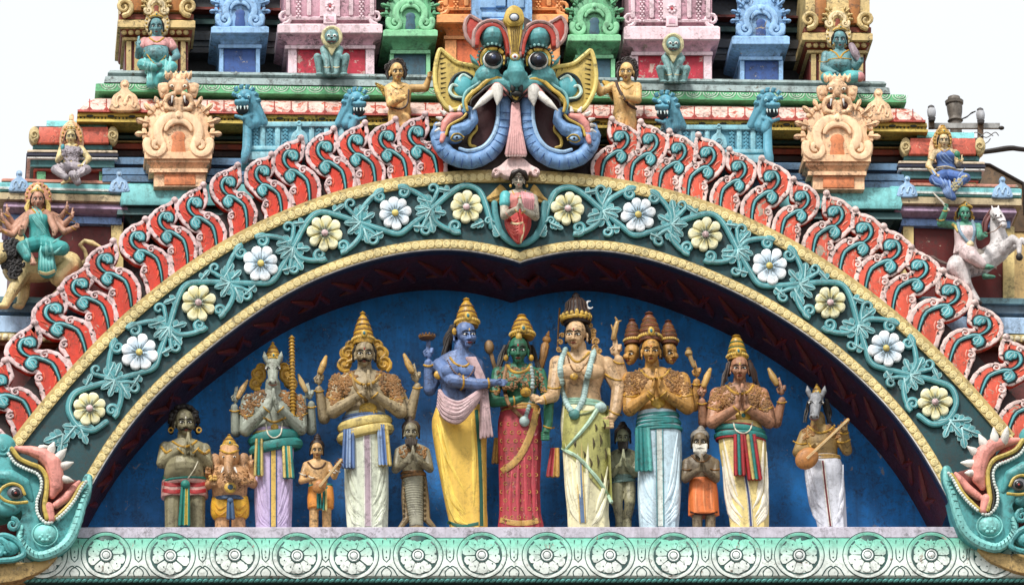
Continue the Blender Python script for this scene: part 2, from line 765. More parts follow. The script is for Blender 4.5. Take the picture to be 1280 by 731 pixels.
# green festoon band
g = G(MINT)
g.mould(119, 1133, [(104.5, -84), (105, -80), (114, -79), (116, -83), (120, -92)], -300, DY + 1, nx=8)
gb = mk('festoon_band', g, tower)
g = G(P('festoon white', 214, 232, 216, dirt=.35))
k = 0
x = 126
while x < 1124:
 f = (x - 119) / (1133 - 119)
 yo = (DY + 1) * f
 for r_ in (9.5, 6):
  g.tube([(x + 10 + r_ * math.cos(a), 105.2 + yo + .72 * r_ * math.sin(a)) for a in [PI * q / 8 for q in range(9)]], .55, 4, .6, d=-79)
 for sx in (-2.6, 0, 2.6):
  g.ball(x + 10 + sx, 106.8 + yo + (1 if sx == 0 else 0), -79, .9, 1.2, .5, nu=6, nv=4)
 x += 21.5
mk('edging', g, gb)
g = G(NAVY)
g.mould(124, 1128, [(115, -104), (118, -101), (123.5, -101)], -300, DY, nx=4)
mk('recess_band', g, tower)
# curved eave with its scales
g = G(KAPOTA)
g.mould(98, 1156, [(122.5, -92), (124, -82), (128, -72), (133, -64), (138.5, -58), (139.5, -60)], -300, DY, nx=40)
ev = mk('curved_eave', g, tower)
g = G(P('eave red line', 170, 62, 52, dirt=.4))
x = 112
while x < 1150:
 f = (x - 98) / (1156 - 98)
 g.tube([(x, 124 + DY * f, -81), (x, 128 + DY * f, -71), (x, 133 + DY * f, -63), (x, 138 + DY * f, -57)], .7, 4)
 g.plate([(x - 5, 138.4 + DY * f), (x, 132.5 + DY * f), (x + 5, 138.4 + DY * f)], -57.5, 3, .4)
 x += 21
g.mould(97, 1157, [(137, -57.6), (139.5, -56.5), (140, -60)], -100, DY, False, nx=20)
mk('eave_ribs', g, ev)
g = G(P('frieze yellow', 214, 186, 92, dirt=.5))
g.mould(96, 1160, [(140.2, -66), (141, -62), (145, -61), (145.5, -64), (148.5, -64), (149, -60), (152, -60), (153, -68)], -300, DY, nx=8)
fz = mk('pierced_frieze', g, tower)
g = G(P('frieze hole', 30, 34, 26, dirt=.2))
x = 101
i = 0
while x < 1156:
 f = (x - 96) / (1160 - 96)
 if i % 5 == 2:
  g.plate(circle(x + 2, 144.8 + DY * f, 4.4, 10, 1.5), -60.4, 2, .3)
  x += 8
 else:
  g.plate(rect(x - .9, 146 + DY * f, x + .9, 148 + DY * f), -62.6, 2, .2)
  x += 4.6
 i += 1
mk('lattice', g, fz)
# the dark storey under the frieze
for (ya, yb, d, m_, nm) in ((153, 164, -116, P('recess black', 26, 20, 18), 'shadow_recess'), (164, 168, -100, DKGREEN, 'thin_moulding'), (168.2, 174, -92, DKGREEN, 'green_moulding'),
       (175, 178.5, -96, P('yellow line', 190, 150, 84), 'thin_moulding'), (178.8, 187, -98, P('red brown band', 158, 62, 34), 'red_band'), (187.2, 196, -102, P('dark brown band', 56, 24, 18), 'brown_band'),
       (196.5, 206, -76, STEEL, 'stepped_plinth'), (206.2, 209.5, -80, P('plinth line dark', 48, 60, 84), 'thin_moulding'), (209.6, 219, -70, STEEL, 'stepped_plinth'),
       (219.2, 228, -64, P('plinth grey blue', 92, 124, 156, dirt=.5), 'stepped_plinth')):
 g = G(m_)
 g.mould(128, 1130, [(ya, d - 6), (ya + 1, d), (yb - 1.2, d), (yb, d - 5)], -300, DY - 5, nx=6)
 mk(nm, g, tower)
g = G(TURQ)
g.mould(150, 1128, [(228.4, -70), (231, -58), (250, -52), (256, -54), (257, -62)], -300, 5, nx=6)
mk('plinth_band', g, tower)
g = G(P('plinth dark teal', 62, 98, 100, dirt=.5))
g.mould(146, 1128, [(257.4, -72), (260, -62), (268, -60), (270, -72), (284, -84)], -300, 6, nx=6)
mk('plinth_band', g, tower)

# ------------------------------------------------------------------ the arch
OUT = [(12, 566), (25, 546), (68, 486), (113, 444), (155, 398.5), (190, 364), (225, 339), (275, 308), (318, 283), (370, 259), (420, 242), (470, 229), (520, 220.5), (570, 216.5), (620, 219), (650, 221),
  (690, 220), (722, 220), (765, 224), (815, 234), (865, 249), (915, 265), (958, 287), (997, 306), (1035, 331), (1080, 365), (1120, 394), (1160, 429), (1198, 468), (1230, 506), (1248, 528), (1262, 548)]
INL = [(94, 630), (112, 590), (140, 546), (175, 500), (213, 464), (250, 434), (288, 405), (345, 361.5), (395, 338), (433, 324), (470, 313), (508, 304.5), (545, 299.5), (590, 299.5), (620, 306), (650, 320)]
INR = [(650, 320), (670, 308.5), (710, 300), (753, 300), (790, 307), (840, 323), (890, 342), (940, 364.5), (997, 398.5), (1035, 426), (1073, 459), (1110, 494), (1148, 537), (1169, 575), (1196, 628)]
NL = 96
def fair(c, it=260):
 c = [list(p) for p in c]
 for _ in range(it):
  n_ = [p[:] for p in c]
  for i in range(1, len(c) - 1):
   for k in (0, 1):
    n_[i][k] = .5 * c[i][k] + .25 * (c[i - 1][k] + c[i + 1][k])
  c = n_
 return [tuple(p) for p in c]


outc = fair(resample(catmull(OUT, 10), 2 * NL + 1))
inc = fair(resample(catmull(INL, 10), NL + 1), 120)[:-1] + [(650, 321)] + fair(resample(catmull(INR, 10), NL + 1), 120)[1:]


def shift(c, wd):
 """curve moved outward (up) by wd"""
 out = []
 for i, p in enumerate(c):
  a, b = c[max(0, i - 1)], c[min(len(c) - 1, i + 1)]
  t = Vector((b[0] - a[0], b[1] - a[1])).normalized()
  out.append((p[0] + t.y * wd, p[1] - t.x * wd))
 return out


arch = thing('carved_arch', 'great rounded arch with a dark teal band of flowers and vines edged by gold beads', 'arch', 640, 672, -20)
g = G(DTEAL)
g.strip(outc, inc, 0, t=40)
mk('arch_band', g, arch, sharp=25)
for (c, nm) in ((outc, 'outer_bead_border'), (inc, 'inner_bead_border')):
 hw = 6.2 if c is outc else 5.6
 g = G(P('bead border gold', 196, 172, 112, dirt=.5, streak=.2))
 a, b = shift(c, hw), shift(c, -hw)
 g.strip(a, b, 4, t=30)
 if c is outc:
  g.strip(shift(c, hw + 2.4), shift(c, hw - .2), 2, t=40)
 mk(nm, g, arch, sharp=30)
 bo = [o for o in bpy.data.objects if o.parent == arch][-1]
 g = G(P('bead gold', 232, 214, 156, dirt=.4, streak=.15))
 step = 9.6
 n = int(length(c) / step)
 for (x, y) in resample(c, n):
  g.plate(circle(x, y, 4.75, 14), 5.2, 2.5, .35)
  g.tube([(a_, b_, 5.3) for a_, b_ in circle(x, y, 2.9, 10)], .35, 4, closed=True)
  g.plate(circle(x, y, 1.1, 7), 5.9, 2, .3)
 mk('beads', g, bo, sharp=20)
# white edge and the underside
g = G(WHITE)
wl = shift(inc, -7.3)
g.strip(shift(inc, -5.4), wl, 3, t=10)
mk('white_edge', g, arch)
g = G(P('dark blue edge', 20, 30, 62))
ie = shift(inc, -9.3)
g.strip(wl, ie, 1.5, t=12)
mk('blue_edge', g, arch)
g = G(MAROON)
o_ = [W(x, y, 0) for x, y in ie]
rows = [[g.bm.verts.new(p + Vector((0, q * S, 0))) for p in o_] for q in (0, 22, 60, 100, 132)]
for a, b in zip(rows, rows[1:]):
 g.bridge(a, b, False)
mk('soffit', g, arch, sharp=25)
sof = [o for o in bpy.data.objects if o.parent == arch][-1]
# leaf scrolls painted and carved on the underside
g = G(MAROONL)
for i in range(6, 2 * NL - 4, 8):
 p, q = o_[i], o_[i + 3]
 t = (q - p).normalized()
 nrm = Vector((-t.z, 0, t.x))
 if nrm.z > 0:
  nrm = -nrm
 for (s0, y0, ln, yy, r) in ((0, .3, .42, .85, .05), (.14, .85, .3, .45, .045), (-.2, .5, .2, 1.0, .04)):
  A = p + t * s0 + Vector((0, y0, 0)) + nrm * .005
  B = p + t * (s0 + ln) + Vector((0, yy, 0)) + nrm * .005
  mid = (A + B) / 2 + t * .06 + Vector((0, .12, 0))
  g.tube3([A, A.lerp(mid, .6), mid, mid.lerp(B, .6), B], [r * 100 * .3, r * 100, r * 100 * 1.2, r * 80, 1], 6)
mk('soffit_scrolls', g, sof)

g = G(P('crest gap shade maroon', 30, 12, 12, dirt=.4))
g.strip(shift(outc, 38), shift(outc, -2), -17, t=16)  # added near-black strip; its colour stands in for shade between the flames
mk('crest_gap_shade', g, arch)
# niche wall, ledge, frieze
g = G(NICHE)
midc = [((a[0] + b[0]) / 2, (a[1] + b[1]) / 2) for a, b in zip(outc, inc)]
g.plate(midc + [(1235, 700), (60, 700)], -131, 20, .5)
mk('niche_wall', g, arch)
g = G(LAV)
g.mould(97, 1199, [(658.6, -6), (659.6, -3), (671.6, -3), (672.4, -6)], -150, -.5, False, nx=6)
mk('niche_ledge', g, arch)

frieze = thing('lotus_frieze', 'mint green and white frieze of round lotus medallions under the niche', 'frieze', 640, 722, 0)
PTS_F = [(672.6, -3), (675, 1), (682, 4.5), (692, 6.5), (702, 8), (712, 8.8), (719, 7.5), (722, 4)]
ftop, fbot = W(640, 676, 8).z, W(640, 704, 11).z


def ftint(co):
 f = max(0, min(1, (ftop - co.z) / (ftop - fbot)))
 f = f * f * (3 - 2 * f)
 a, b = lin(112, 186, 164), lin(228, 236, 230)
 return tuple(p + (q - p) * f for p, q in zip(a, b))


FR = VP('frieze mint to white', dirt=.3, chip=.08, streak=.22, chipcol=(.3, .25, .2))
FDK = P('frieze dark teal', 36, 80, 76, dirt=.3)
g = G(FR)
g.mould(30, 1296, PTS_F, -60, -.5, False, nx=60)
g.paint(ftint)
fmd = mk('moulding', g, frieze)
FB = bvh_of(G())  # replaced below
tmp = G()
tmp.mould(30, 1296, PTS_F, -60, -.5, False, nx=60)
FB = BVHTree.FromBMesh(tmp.bm)
tmp.bm.free()


def drape(g, pts, bv, lift=.4, r=.8, closed=False, n=5, flat=1.0, d=0.0):
 g.tube3([on(bv, p[0], p[1], lift, d) for p in pts], r, n, flat, closed)


def decal(g, pts, bv, lift=.5, t=.8, d=0.0):
 """a thin leaf of plaster lying on a curved surface"""
 pts = [p[:2] for p in pts]
 if area(pts) < 0:
  pts = pts[::-1]
 a = [g.bm.verts.new(on(bv, x, y, lift - t, d)) for x, y in pts]
 b = [g.bm.verts.new(on(bv, x, y, lift, d)) for x, y in pts]
 cx, cy = sum(p[0] for p in pts) / len(pts), sum(p[1] for p in pts) / len(pts)
 c = g.bm.verts.new(on(bv, cx, cy, lift + t * .5, d))
 g.bridge(a, b)
 for i in range(len(b)):
  g.f([b[i], b[(i + 1) % len(b)], c])


MED = [53.5, 133, 213, 293, 371, 443, 523, 602, 683, 762, 842, 921, 999, 1084, 1165, 1243]
for cx in MED:
 cx += random.uniform(-.8, .8)
 cy = 694 - .5 * (cx - 30) / 1266 + random.uniform(-.6, .6)
 jr = random.uniform(-.12, .12)
 md = tag(empty('lotus_medallion', on(FB, cx, cy, 0)), None)
 md.parent = frieze
 md.location -= frieze.location
 g = G(FDK)
 decal(g, circle(cx, cy, 25.4, 30, 24), FB, .35, .5)
 drape(g, circle(cx, cy, 31.2, 36, 29), FB, .05, .55, True)
 mk('dark_ground', g, md)
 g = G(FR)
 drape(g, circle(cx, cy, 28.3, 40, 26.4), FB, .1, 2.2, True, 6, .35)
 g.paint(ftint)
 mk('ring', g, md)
 g = G(FR)
 for k in range(10):
  a = 2 * PI * k / 10 + PI / 2 + jr + random.uniform(-.06, .06)
  pj = random.uniform(.94, 1.05)
  ux, uy = math.cos(a), math.sin(a) * .93
  pts = []
  for (rr, ww) in ((8, 1.7), (14, 4), (19, 5.9), (22.6, 4.8), (24.2, 0), (22.6, -4.8), (19, -5.9), (14, -4), (8, -1.7)):
   pts.append((cx + ux * rr * pj - uy * ww * pj, cy + uy * rr * pj + ux * ww * pj))
  decal(g, pts, FB, 1.1, .7)
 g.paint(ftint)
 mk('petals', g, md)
 g = G(FDK)
 drape(g, circle(cx, cy, 8.2, 20), FB, 1.4, .8, True)
 for k in range(9):
  a = 2 * PI * k / 9
  g.ball3(on(FB, cx + 17 * math.cos(a), cy + 15.5 * math.sin(a), 2.0), .85, .85, .5, 0, 6, 4)
 mk('dots', g, md)
 g = G(FR)
 drape(g, circle(cx, cy, 6.2, 18), FB, 1.6, 1.0, True)
 g.ball3(on(FB, cx, cy, .4), 4.4, 4.4, 2.2, 0, 12, 8)
 g.paint(lambda co: lin(236, 242, 240))
 mk('boss', g, md)
g = G(FDK)
for a, b in zip(MED, MED[1:]):
 x = (a + b) / 2
 drape(g, [(x - 4.6, 675), (x - 4.8, 690), (x - 4, 698), (x, 702), (x + 4, 698), (x + 4.8, 690), (x + 4.6, 675)], FB, .1, .7)
 drape(g, [(x, 673.5), (x, 690)], FB, .1, .6)
 g.ball3(on(FB, x, 696, .2), 1.1, 1.1, .7, 0, 6, 4)
 drape(g, catmull([(x - 14, 719), (x - 9, 711), (x - 3, 707), (x, 709), (x + 3, 707), (x + 9, 711), (x + 14, 719)], 4), FB, .1, .7)
 drape(g, catmull([(x - 5, 720), (x - 6, 714), (x, 709), (x + 6, 714), (x + 5, 720)], 4), FB, .1, .6)
mk('incised_lines', g, frieze)
g = G(P('rope moulding teal', 104, 176, 170, dirt=.35))
x = 30
while x < 1296:
 g.tube([(x, 726.6, 2), (x + 3.5, 725, 4), (x + 7.5, 723.2, 2)], [1.2, 2.3, 1.2], 6)
 x += 7.2
mk('rope_moulding', g, frieze)
g = G(FDK)
g.mould(28, 1298, [(722.2, -2), (723, 1), (728, 1), (729, -6)], -60, -.5, False)
mk('rope_bed', g, frieze)
g = G(P('lower band', 150, 120, 124, dirt=.5))
g.mould(28, 1298, [(729.2, -14), (731, -10), (760, -10), (790, -30)], -80, -.5, False)
mk('lower_band', g, frieze)

# ------------------------------------------------------------------ vines and flowers on the arch band
FLY = [(583, 258.5), (406, 291), (248, 378), (112, 510)]
FLW = [(494, 266), (326, 329), (174, 440)]
FRY = [(710, 260.5), (882, 293), (1038, 378), (1169, 502)]
FRW = [(798, 268), (962, 332), (1108, 435)]


def flower(x, y, r, kind, rot):
 r *= random.uniform(.94, 1.05)
 rot += random.uniform(-.3, .3)
 e = empty('flower', W(x, y, 4))
 e.parent = arch
 e.location -= arch.location
 c = W(x, y, 7)
 rim, mid = (lin(238, 234, 196), lin(206, 192, 118)) if kind == 'yellow' else (lin(240, 243, 244), lin(196, 216, 230))
 core = lin(128, 150, 140) if kind == 'yellow' else lin(146, 182, 208)

 def tint(co):
  q = (co - c)
  f = math.hypot(q.x, q.z) / (r * S)
  if f < .5:
   t = max(0, (f - .22) / .28)
   return tuple(a + (b - a) * t for a, b in zip(core, mid))
  t = min(1, (f - .5) / .42)
  return tuple(a + (b - a) * t for a, b in zip(mid, rim))
 g = G(VP('petal paint', dirt=.25, streak=.12))
 for k in range(8):
  a = 2 * PI * k / 8 + rot + random.uniform(-.05, .05)
  ux, uy = math.cos(a), math.sin(a)
  pl, pw = r * random.uniform(.93, 1.04), r * random.uniform(.9, 1.06)
  pts = [(x + ux * rr * pl - uy * ww * pw, y + uy * rr * pl + ux * ww * pw) for rr, ww in
    ((.16, .06), (.4, .17), (.62, .25), (.8, .3), (.93, .22), (1.0, .09), (1.0, -.09), (.93, -.22), (.8, -.3), (.62, -.25), (.4, -.17), (.16, -.06))]
  g.plate(pts, 8.2 - .5 * (k % 2), 5, 1.0, (.6, 1.2), 2)
 g.paint(tint)
 mk('petals', g, e)
 g = G(PINK if kind == 'yellow' else PALEGOLD)
 g.ball(x, y, 9.2, 4.4, 4.4, 3.4, nu=14, nv=10)
 mk('flower_centre', g, e)
 g = G(P('stamen line', 110, 110, 90))
 for k in range(16):
  a = 2 * PI * k / 16 + rot
  g.tube([(x + 6 * math.cos(a), y + 6 * math.sin(a), 9.4), (x + 10.5 * math.cos(a), y + 10.5 * math.sin(a), 9.5)], [.45, .25], 4)
 mk('stamens', g, e)


VHI = P('vine pale ridge', 172, 212, 214, dirt=.25)


def leafy(g, cx, cy, ang, ln, wd, lobes=3, d=5.0, bend=0.0):
 """an acanthus leaf: pairs of rounded lobes along a rib and one at the end, pale rimmed"""
 rim = LTEAL in g.mats and VHI
 main = g.mats[g.cur]

 def petal(x, y, a, l_, w_, dd):
  ux, uy = math.cos(a), math.sin(a)
  o = [(x + ux * l_ * f - uy * w_ * q, y + uy * l_ * f + ux * w_ * q) for f, q in ((0, .35), (.3, .9), (.6, 1), (.85, .6), (1, 0), (.85, -.6), (.6, -1), (.3, -.9), (0, -.35))]
  g.plate(o, dd, 5, .9, 0, 2)
  if rim:
   g.m(VHI)
   g.tube([(p[0], p[1], dd - .2) for p in o], .45, 4)
   g.m(main)
 a = math.radians(ang)
 n = max(1, lobes - 1)
 for k in range(n):
  f = .08 + .5 * k / n
  x, y = cx + math.cos(a) * ln * f, cy + math.sin(a) * ln * f
  for sg in (-1, 1):
   petal(x, y, a + sg * (.95 - .15 * k), wd * (1.35 - .15 * k), wd * .5, d - .3 * sg)
 f = .5 if n > 1 else .3
 petal(cx + math.cos(a) * ln * f, cy + math.sin(a) * ln * f, a, ln * (1 - f), wd * .52, d + .5)
 if rim:
  g.m(VHI)
 g.tube([(cx, cy, d + .8), (cx + math.cos(a) * ln * .55, cy + math.sin(a) * ln * .55, d + 1.4), (cx + math.cos(a) * ln * .95, cy + math.sin(a) * ln * .95, d + .6)], [1.2, .9, .4], 5)
 g.m(main)




def curl(g, path, r0, r1, d=4.0):
 """a flat scroll stem with a pale ridge on it"""
 p = catmull(path, 4)
 g.m(LTEAL)
 n = len(p)
 g.tube([(q[0], q[1], d) for q in p], [r0 + (r1 - r0) * i / (n - 1) for i in range(n)], 7, .8)
 g.m(VHI)
 g.tube([(q[0], q[1], d + r0 * .62) for q in p], [.75 * (1 - .5 * i / (n - 1)) for i in range(n)], 4)
 g.m(LTEAL)


def half(nodes_y, nodes_w, side, end):
 """vine of one half of the band from the apex outwards; side -1 left, 1 right"""
 seq = []
 for i in range(4):
  seq.append(('yellow',) + nodes_y[i])
  if i < 3:
   seq.append(('white',) + nodes_w[i])
 mid = catmull([(650 + side * 6, 262)] + [q[1:] for q in seq] + [end], 12)

 def frame(k):
  p = seq[k][1:]
  a = seq[k - 1][1:] if k > 0 else (650, 256)
  b = seq[k + 1][1:] if k < 6 else end
  t = Vector((b[0] - a[0], b[1] - a[1])).normalized()
  nrm = Vector((t.y, -t.x)) if side > 0 else Vector((-t.y, t.x))   # outward
  return Vector(p), t, nrm
 g = G(LTEAL)
 stem = []
 for k in range(7):
  p, t, nrm = frame(k)
  s = 1 if seq[k][0] == 'yellow' else -1
  if k == 0:
   stem.append(tuple(p - t * 30 - nrm * 28))
   stem.append(tuple(p - t * 25 - nrm * 2))
  stem.append(tuple(p - t * 17 + nrm * s * 19))
  stem.append(tuple(p + nrm * s * 26.5))
  stem.append(tuple(p + t * 18 + nrm * s * 19))
  if k < 6:
   p2, t2, n2 = frame(k + 1)
   stem.append(tuple((p + p2) / 2))
 p, t, nrm = frame(6)
 stem += [tuple(p + t * 27 - nrm * 2), tuple(p + t * 20 - nrm * 20), tuple(p - nrm * 27)]
 pp = catmull(stem, 5)
 g.tube([(x, y, 3.5) for x, y in pp], 4.0, 8, .8)
 g.m(VHI)
 g.tube([(x + .8, y - .8, 6.0) for x, y in pp], .85, 5)
 g.m(LTEAL)
 mk('vine_stem', g, arch)
 for k in range(7):
  p, t, nrm = frame(k)
  s = 1 if seq[k][0] == 'yellow' else -1
  flower(p.x, p.y, 21.5 if seq[k][0] == 'yellow' else 22, seq[k][0], .2 + .3 * k)
  # scrolls filling the side of the flower that the stem leaves free
  g = G(LTEAL)
  for e in (-1, 1):
   if k == 0 and e < 0:
    b0 = p - t * 20 - nrm * 20
    e_ang = math.degrees(math.atan2((-nrm).y, (-nrm).x))
    leafy(g, b0.x, b0.y, e_ang + 70 * -side, 17, 5)
    continue
   if k == 6 and e > 0:
    continue
   p2 = frame(k + e)[0]
   x0 = (p + p2) / 2
   # tendril leaving the crossing and rolling up over (or under) the flower
   a = x0 - t * e * 1 - nrm * s * 2
   b = x0 - t * e * 5 - nrm * s * 15
   c = x0 - t * e * 15 - nrm * s * 26
   ec = p + t * e * 15 - nrm * s * 23.5
   a0 = math.degrees(math.atan2((-nrm * s).y, (-nrm * s).x))
   cw = 1 if (Vector((-t.y, t.x)).dot(-nrm * s) > 0) == (e < 0) else -1
   sp = spiral(ec.x, ec.y, random.uniform(7.6, 9), a0 + (-cw) * 30, 1.4, .15, 16, cw)
   curl(g, [tuple(a), tuple(b)] + [tuple((b + Vector(sp[0])) / 2 - nrm * s * 3)] + sp, 3.8, 2.1)
   # leaf against the border in the crook
   ang = math.degrees(math.atan2((-t * e * .8 - nrm * s).y, (-t * e * .8 - nrm * s).x))
   q = x0 - nrm * s * 9 + t * e * 2
   leafy(g, q.x, q.y, ang + (25 if e > 0 else -25) + random.uniform(-12, 12), random.uniform(18, 23), 7.6, 3, 5)
   # and one beside the flower
   q = x0 - t * e * 5 - nrm * s * 3
   ang2 = math.degrees(math.atan2((-t * e - nrm * s * .25).y, (-t * e - nrm * s * .25).x))
   leafy(g, q.x, q.y, ang2 + random.uniform(-12, 12), random.uniform(14, 18), 6.8, 2, 5.4)
   # leaves off the outer side of the stem, against the border
   q = p + t * e * 20 + nrm * s * 21
   leafy(g, q.x, q.y, math.degrees(math.atan2((t * e + nrm * s * .25).y, (t * e + nrm * s * .25).x)), 16, 5.6, 2, 5)
   # small inner curl
   ic = x0 + t * e * 7 - nrm * s * 25
   sp = spiral(ic.x, ic.y, random.uniform(6.6, 8.2), a0 + cw * 150, 1.0, .25, 10, -cw)
   curl(g, [tuple(x0 - nrm * s * 6), tuple((x0 - nrm * s * 8 + Vector(sp[0])) / 2 + t * e * 2)] + sp, 3.2, 1.8)
  # three-lobed bud where the stem crosses on
  if k < 6:
   p2 = frame(k + 1)[0]
   x0 = (p + p2) / 2
   dr = (p2 - nrm * s * 12) - (p + nrm * s * 12)
   an = math.degrees(math.atan2(dr.y, dr.x))
   for (da, l_, w_) in ((0, 20, 6.4), (44, 13, 5.2), (-44, 13, 5.2)):
    leafy(g, x0.x, x0.y, an + da, l_, w_, 1 if da else 2, 6.2)
  mk('vine_scroll', g, arch)
 # the foot of the vine
 g = G(LTEAL)
 p, t, nrm = frame(6)
 q = p + t * 26
 base = math.degrees(math.atan2(t.y, t.x))
 for (da, dl, l_, w_) in ((0, 0, 30, 8), (60 * side, 4, 24, 7), (-55 * side, 6, 24, 7), (120 * side, 2, 20, 6)):
  leafy(g, q.x + dl, q.y + dl * .5, base + da, l_, w_, 3, 4.5)
 q = p + t * 46 + nrm * 6
 for (da, l_) in ((-30, 26), (30, 26)):
  leafy(g, q.x, q.y, base + da, l_, 8, 3, 3.5)
 mk('foot_leaves', g, arch)


half(FLY, FLW, -1, (62, 582))
half(FRY, FRW, 1, (1215, 570))

# ------------------------------------------------------------------ flames along the arch
FL_OUT = [(0, -1), (3.4, 5), (4.6, 12), (4.2, 20), (1.4, 28), (-3.6, 32), (0, 35.4), (6, 36), (11.5, 42), (15, 52), (16.2, 63), (14, 76), (10, 92), (6, 142), (-14, 142), (-15.5, 92), (-15.4, 80), (-17, 70), (-13, 62),
   (-19, 58.5), (-27, 50), (-32.5, 41), (-34.2, 31), (-32, 21), (-25, 12.5), (-15, 7), (-6, 4)]
SCR1 = spiral(-10.6, 23, 5.2, 60, 1.45, .12, 18, -1)[::-1] + [(-12.5, 18.2), (-18, 20.5), (-20.6, 27), (-18.4, 34), (-13.5, 39), (-8.4, 41.4)]
SCR2 = spiral(-12.2, 48.3, 5.6, 90, 1.45, .12, 18, 1)[::-1] + [(-14.5, 43.4), (-9, 41.8), (-3, 45), (.8, 53), (2.4, 64), (2.0, 76), (.6, 86)]


LEAN = lambda p: (p[0] * 1.05 + max(0, p[1] - 34) * .12 + (max(0, min(4.5, (p[1] - 36) * .35)) if p[0] > -2 and p[1] > 36 else 0), p[1])
FL_OUT = [LEAN(p) for p in FL_OUT]
SCR2 = [LEAN(p) for p in SCR2]


def flame(x, y, mir, red, rim):
 """a flame crest with its tip at (x, y)"""
 f = lambda pts: [(x + mir * p[0], y + p[1]) for p in pts]
 FO = [(p[0] + random.uniform(-.9, .9), p[1] + random.uniform(-.9, .9)) for p in FL_OUT]
 root = empty('flame_crest', W(x, y + 80, -10))
 o = catmull(f(FO), 3, True)
 g = G(red)
 g.plate(o, -9, 13, 2.0, (1.6, 3.5), 2)
 fb = BVHTree.FromBMesh(g.bm)
 body = mk('flame_body', g, root)
 # lobed rim
 g = G(rim)
 oo = o if area(o) > 0 else o[::-1]
 c = offset(oo, 2.2)
 cut = [p for p in c if p[1] < y + 138]
 # open where the flame rises from the arch
 i0 = max(range(len(c)), key=lambda i: c[i][1])
 c = c[i0:] + c[:i0]
 c = [p for p in c if p[1] < y + 136]
 rs = resample(c, 180)
 g.tube([(p[0], p[1], -8.0) for p in rs], [2.35 + .6 * abs(math.sin(i * .55)) for i in range(180)], 8, .55)
 # curls where the lobes meet
 for (cx, cy, r, a0, cw) in ((2.8, 41, 5.0, -60, -1), (-8, 67, 4.8, -60, -1), (-16.6, 13.5, 4.2, 200, 1)):
  sp = spiral(x + mir * cx, y + cy, r, (a0 if mir > 0 else 180 - a0), 1.2, .2, 12, cw * mir)
  g.tube([(p[0], p[1], -6.4) for p in sp], [1.7 - .7 * i / 12 for i in range(13)], 6)
 g.ball(x, y + 1, -7.5, 4.3, 4.3, 3.6, nu=10, nv=7)
 mk('lobed_rim', g, root)
 # black keylines under the scrolls, then the scrolls
 for s in (SCR1, SCR2):
  p = catmull(f(s), 2)
  n = len(p)
  prof = [.42 + .58 * min(1, max(0, i - n * .3) / (n * .25)) if i < n * .72 else max(.12, (n - i) / (n * .28)) for i in range(n)]
  g = G(BLACK)
  g.tube([(q[0], q[1], -6.6) for q in p], [3.7 * r + 1.9 for r in prof], 7, .35)
  g.m(TEAL)
  g.tube([(q[0], q[1], -5.4) for q in p], [3.2 * r for r in prof], 8, .8)
  g.m(VHI)
  g.tube([(q[0] - .5, q[1] - .5, -5.4 + 2.3 * prof[j]) for j, q in enumerate(p)][4:-6], .6, 4)
  mk('teal_scroll', g, root)
 # dark slits cut along the rim
 g = G(BLACK)
 inn = offset(oo, 4.9)
 i0 = max(range(len(inn)), key=lambda i: inn[i][1])
 inn = inn[i0:] + inn[:i0]
 inn = resample([p for p in inn if p[1] < y + 110], 34)
 for k in range(1, 33, 2):
  p = inn[k]
  a, b = inn[k - 1], inn[k + 1]
  tt = Vector((b[0] - a[0], b[1] - a[1]))
  if tt.length < .1:
   continue
  tt.normalize()
  nn = Vector((-tt.y, tt.x))
  tri = [(p[0] - tt.x * 1.3, p[1] - tt.y * 1.3), (p[0] + tt.x * 1.3, p[1] + tt.y * 1.3), (p[0] - nn.x * 4.6 + tt.x * 1.6, p[1] - nn.y * 4.6 + tt.y * 1.6)]
  decal(g, tri, fb, 1.6, 2, -8)
 mk('groove', g, body)
 # leaf ribs in the red
 g = G(P('flame rib', 226, 100, 72, dirt=.2) if red is RED else P('flame rib faded', 236, 150, 130, dirt=.2))
 for (x0, y0, x1, y1) in ((6, 46, 4, 58), (9, 56, 6, 68), (9, 68, 5, 80), (-25, 24, -22, 32), (-27, 34, -21, 40), (-22, 44, -15, 49), (-9, 68, -6, 80), (-3, 62, -4, 72), (-6, 8, -4, 18), (0, 22, -5, 27)):
  drape(g, f([(x0, y0), ((x0 + x1) / 2 + 1, (y0 + y1) / 2), (x1, y1)]), fb, .3, [.8, 1.0, .4], False, 5, 1, -8)
 mk('crease', g, body)
 return root


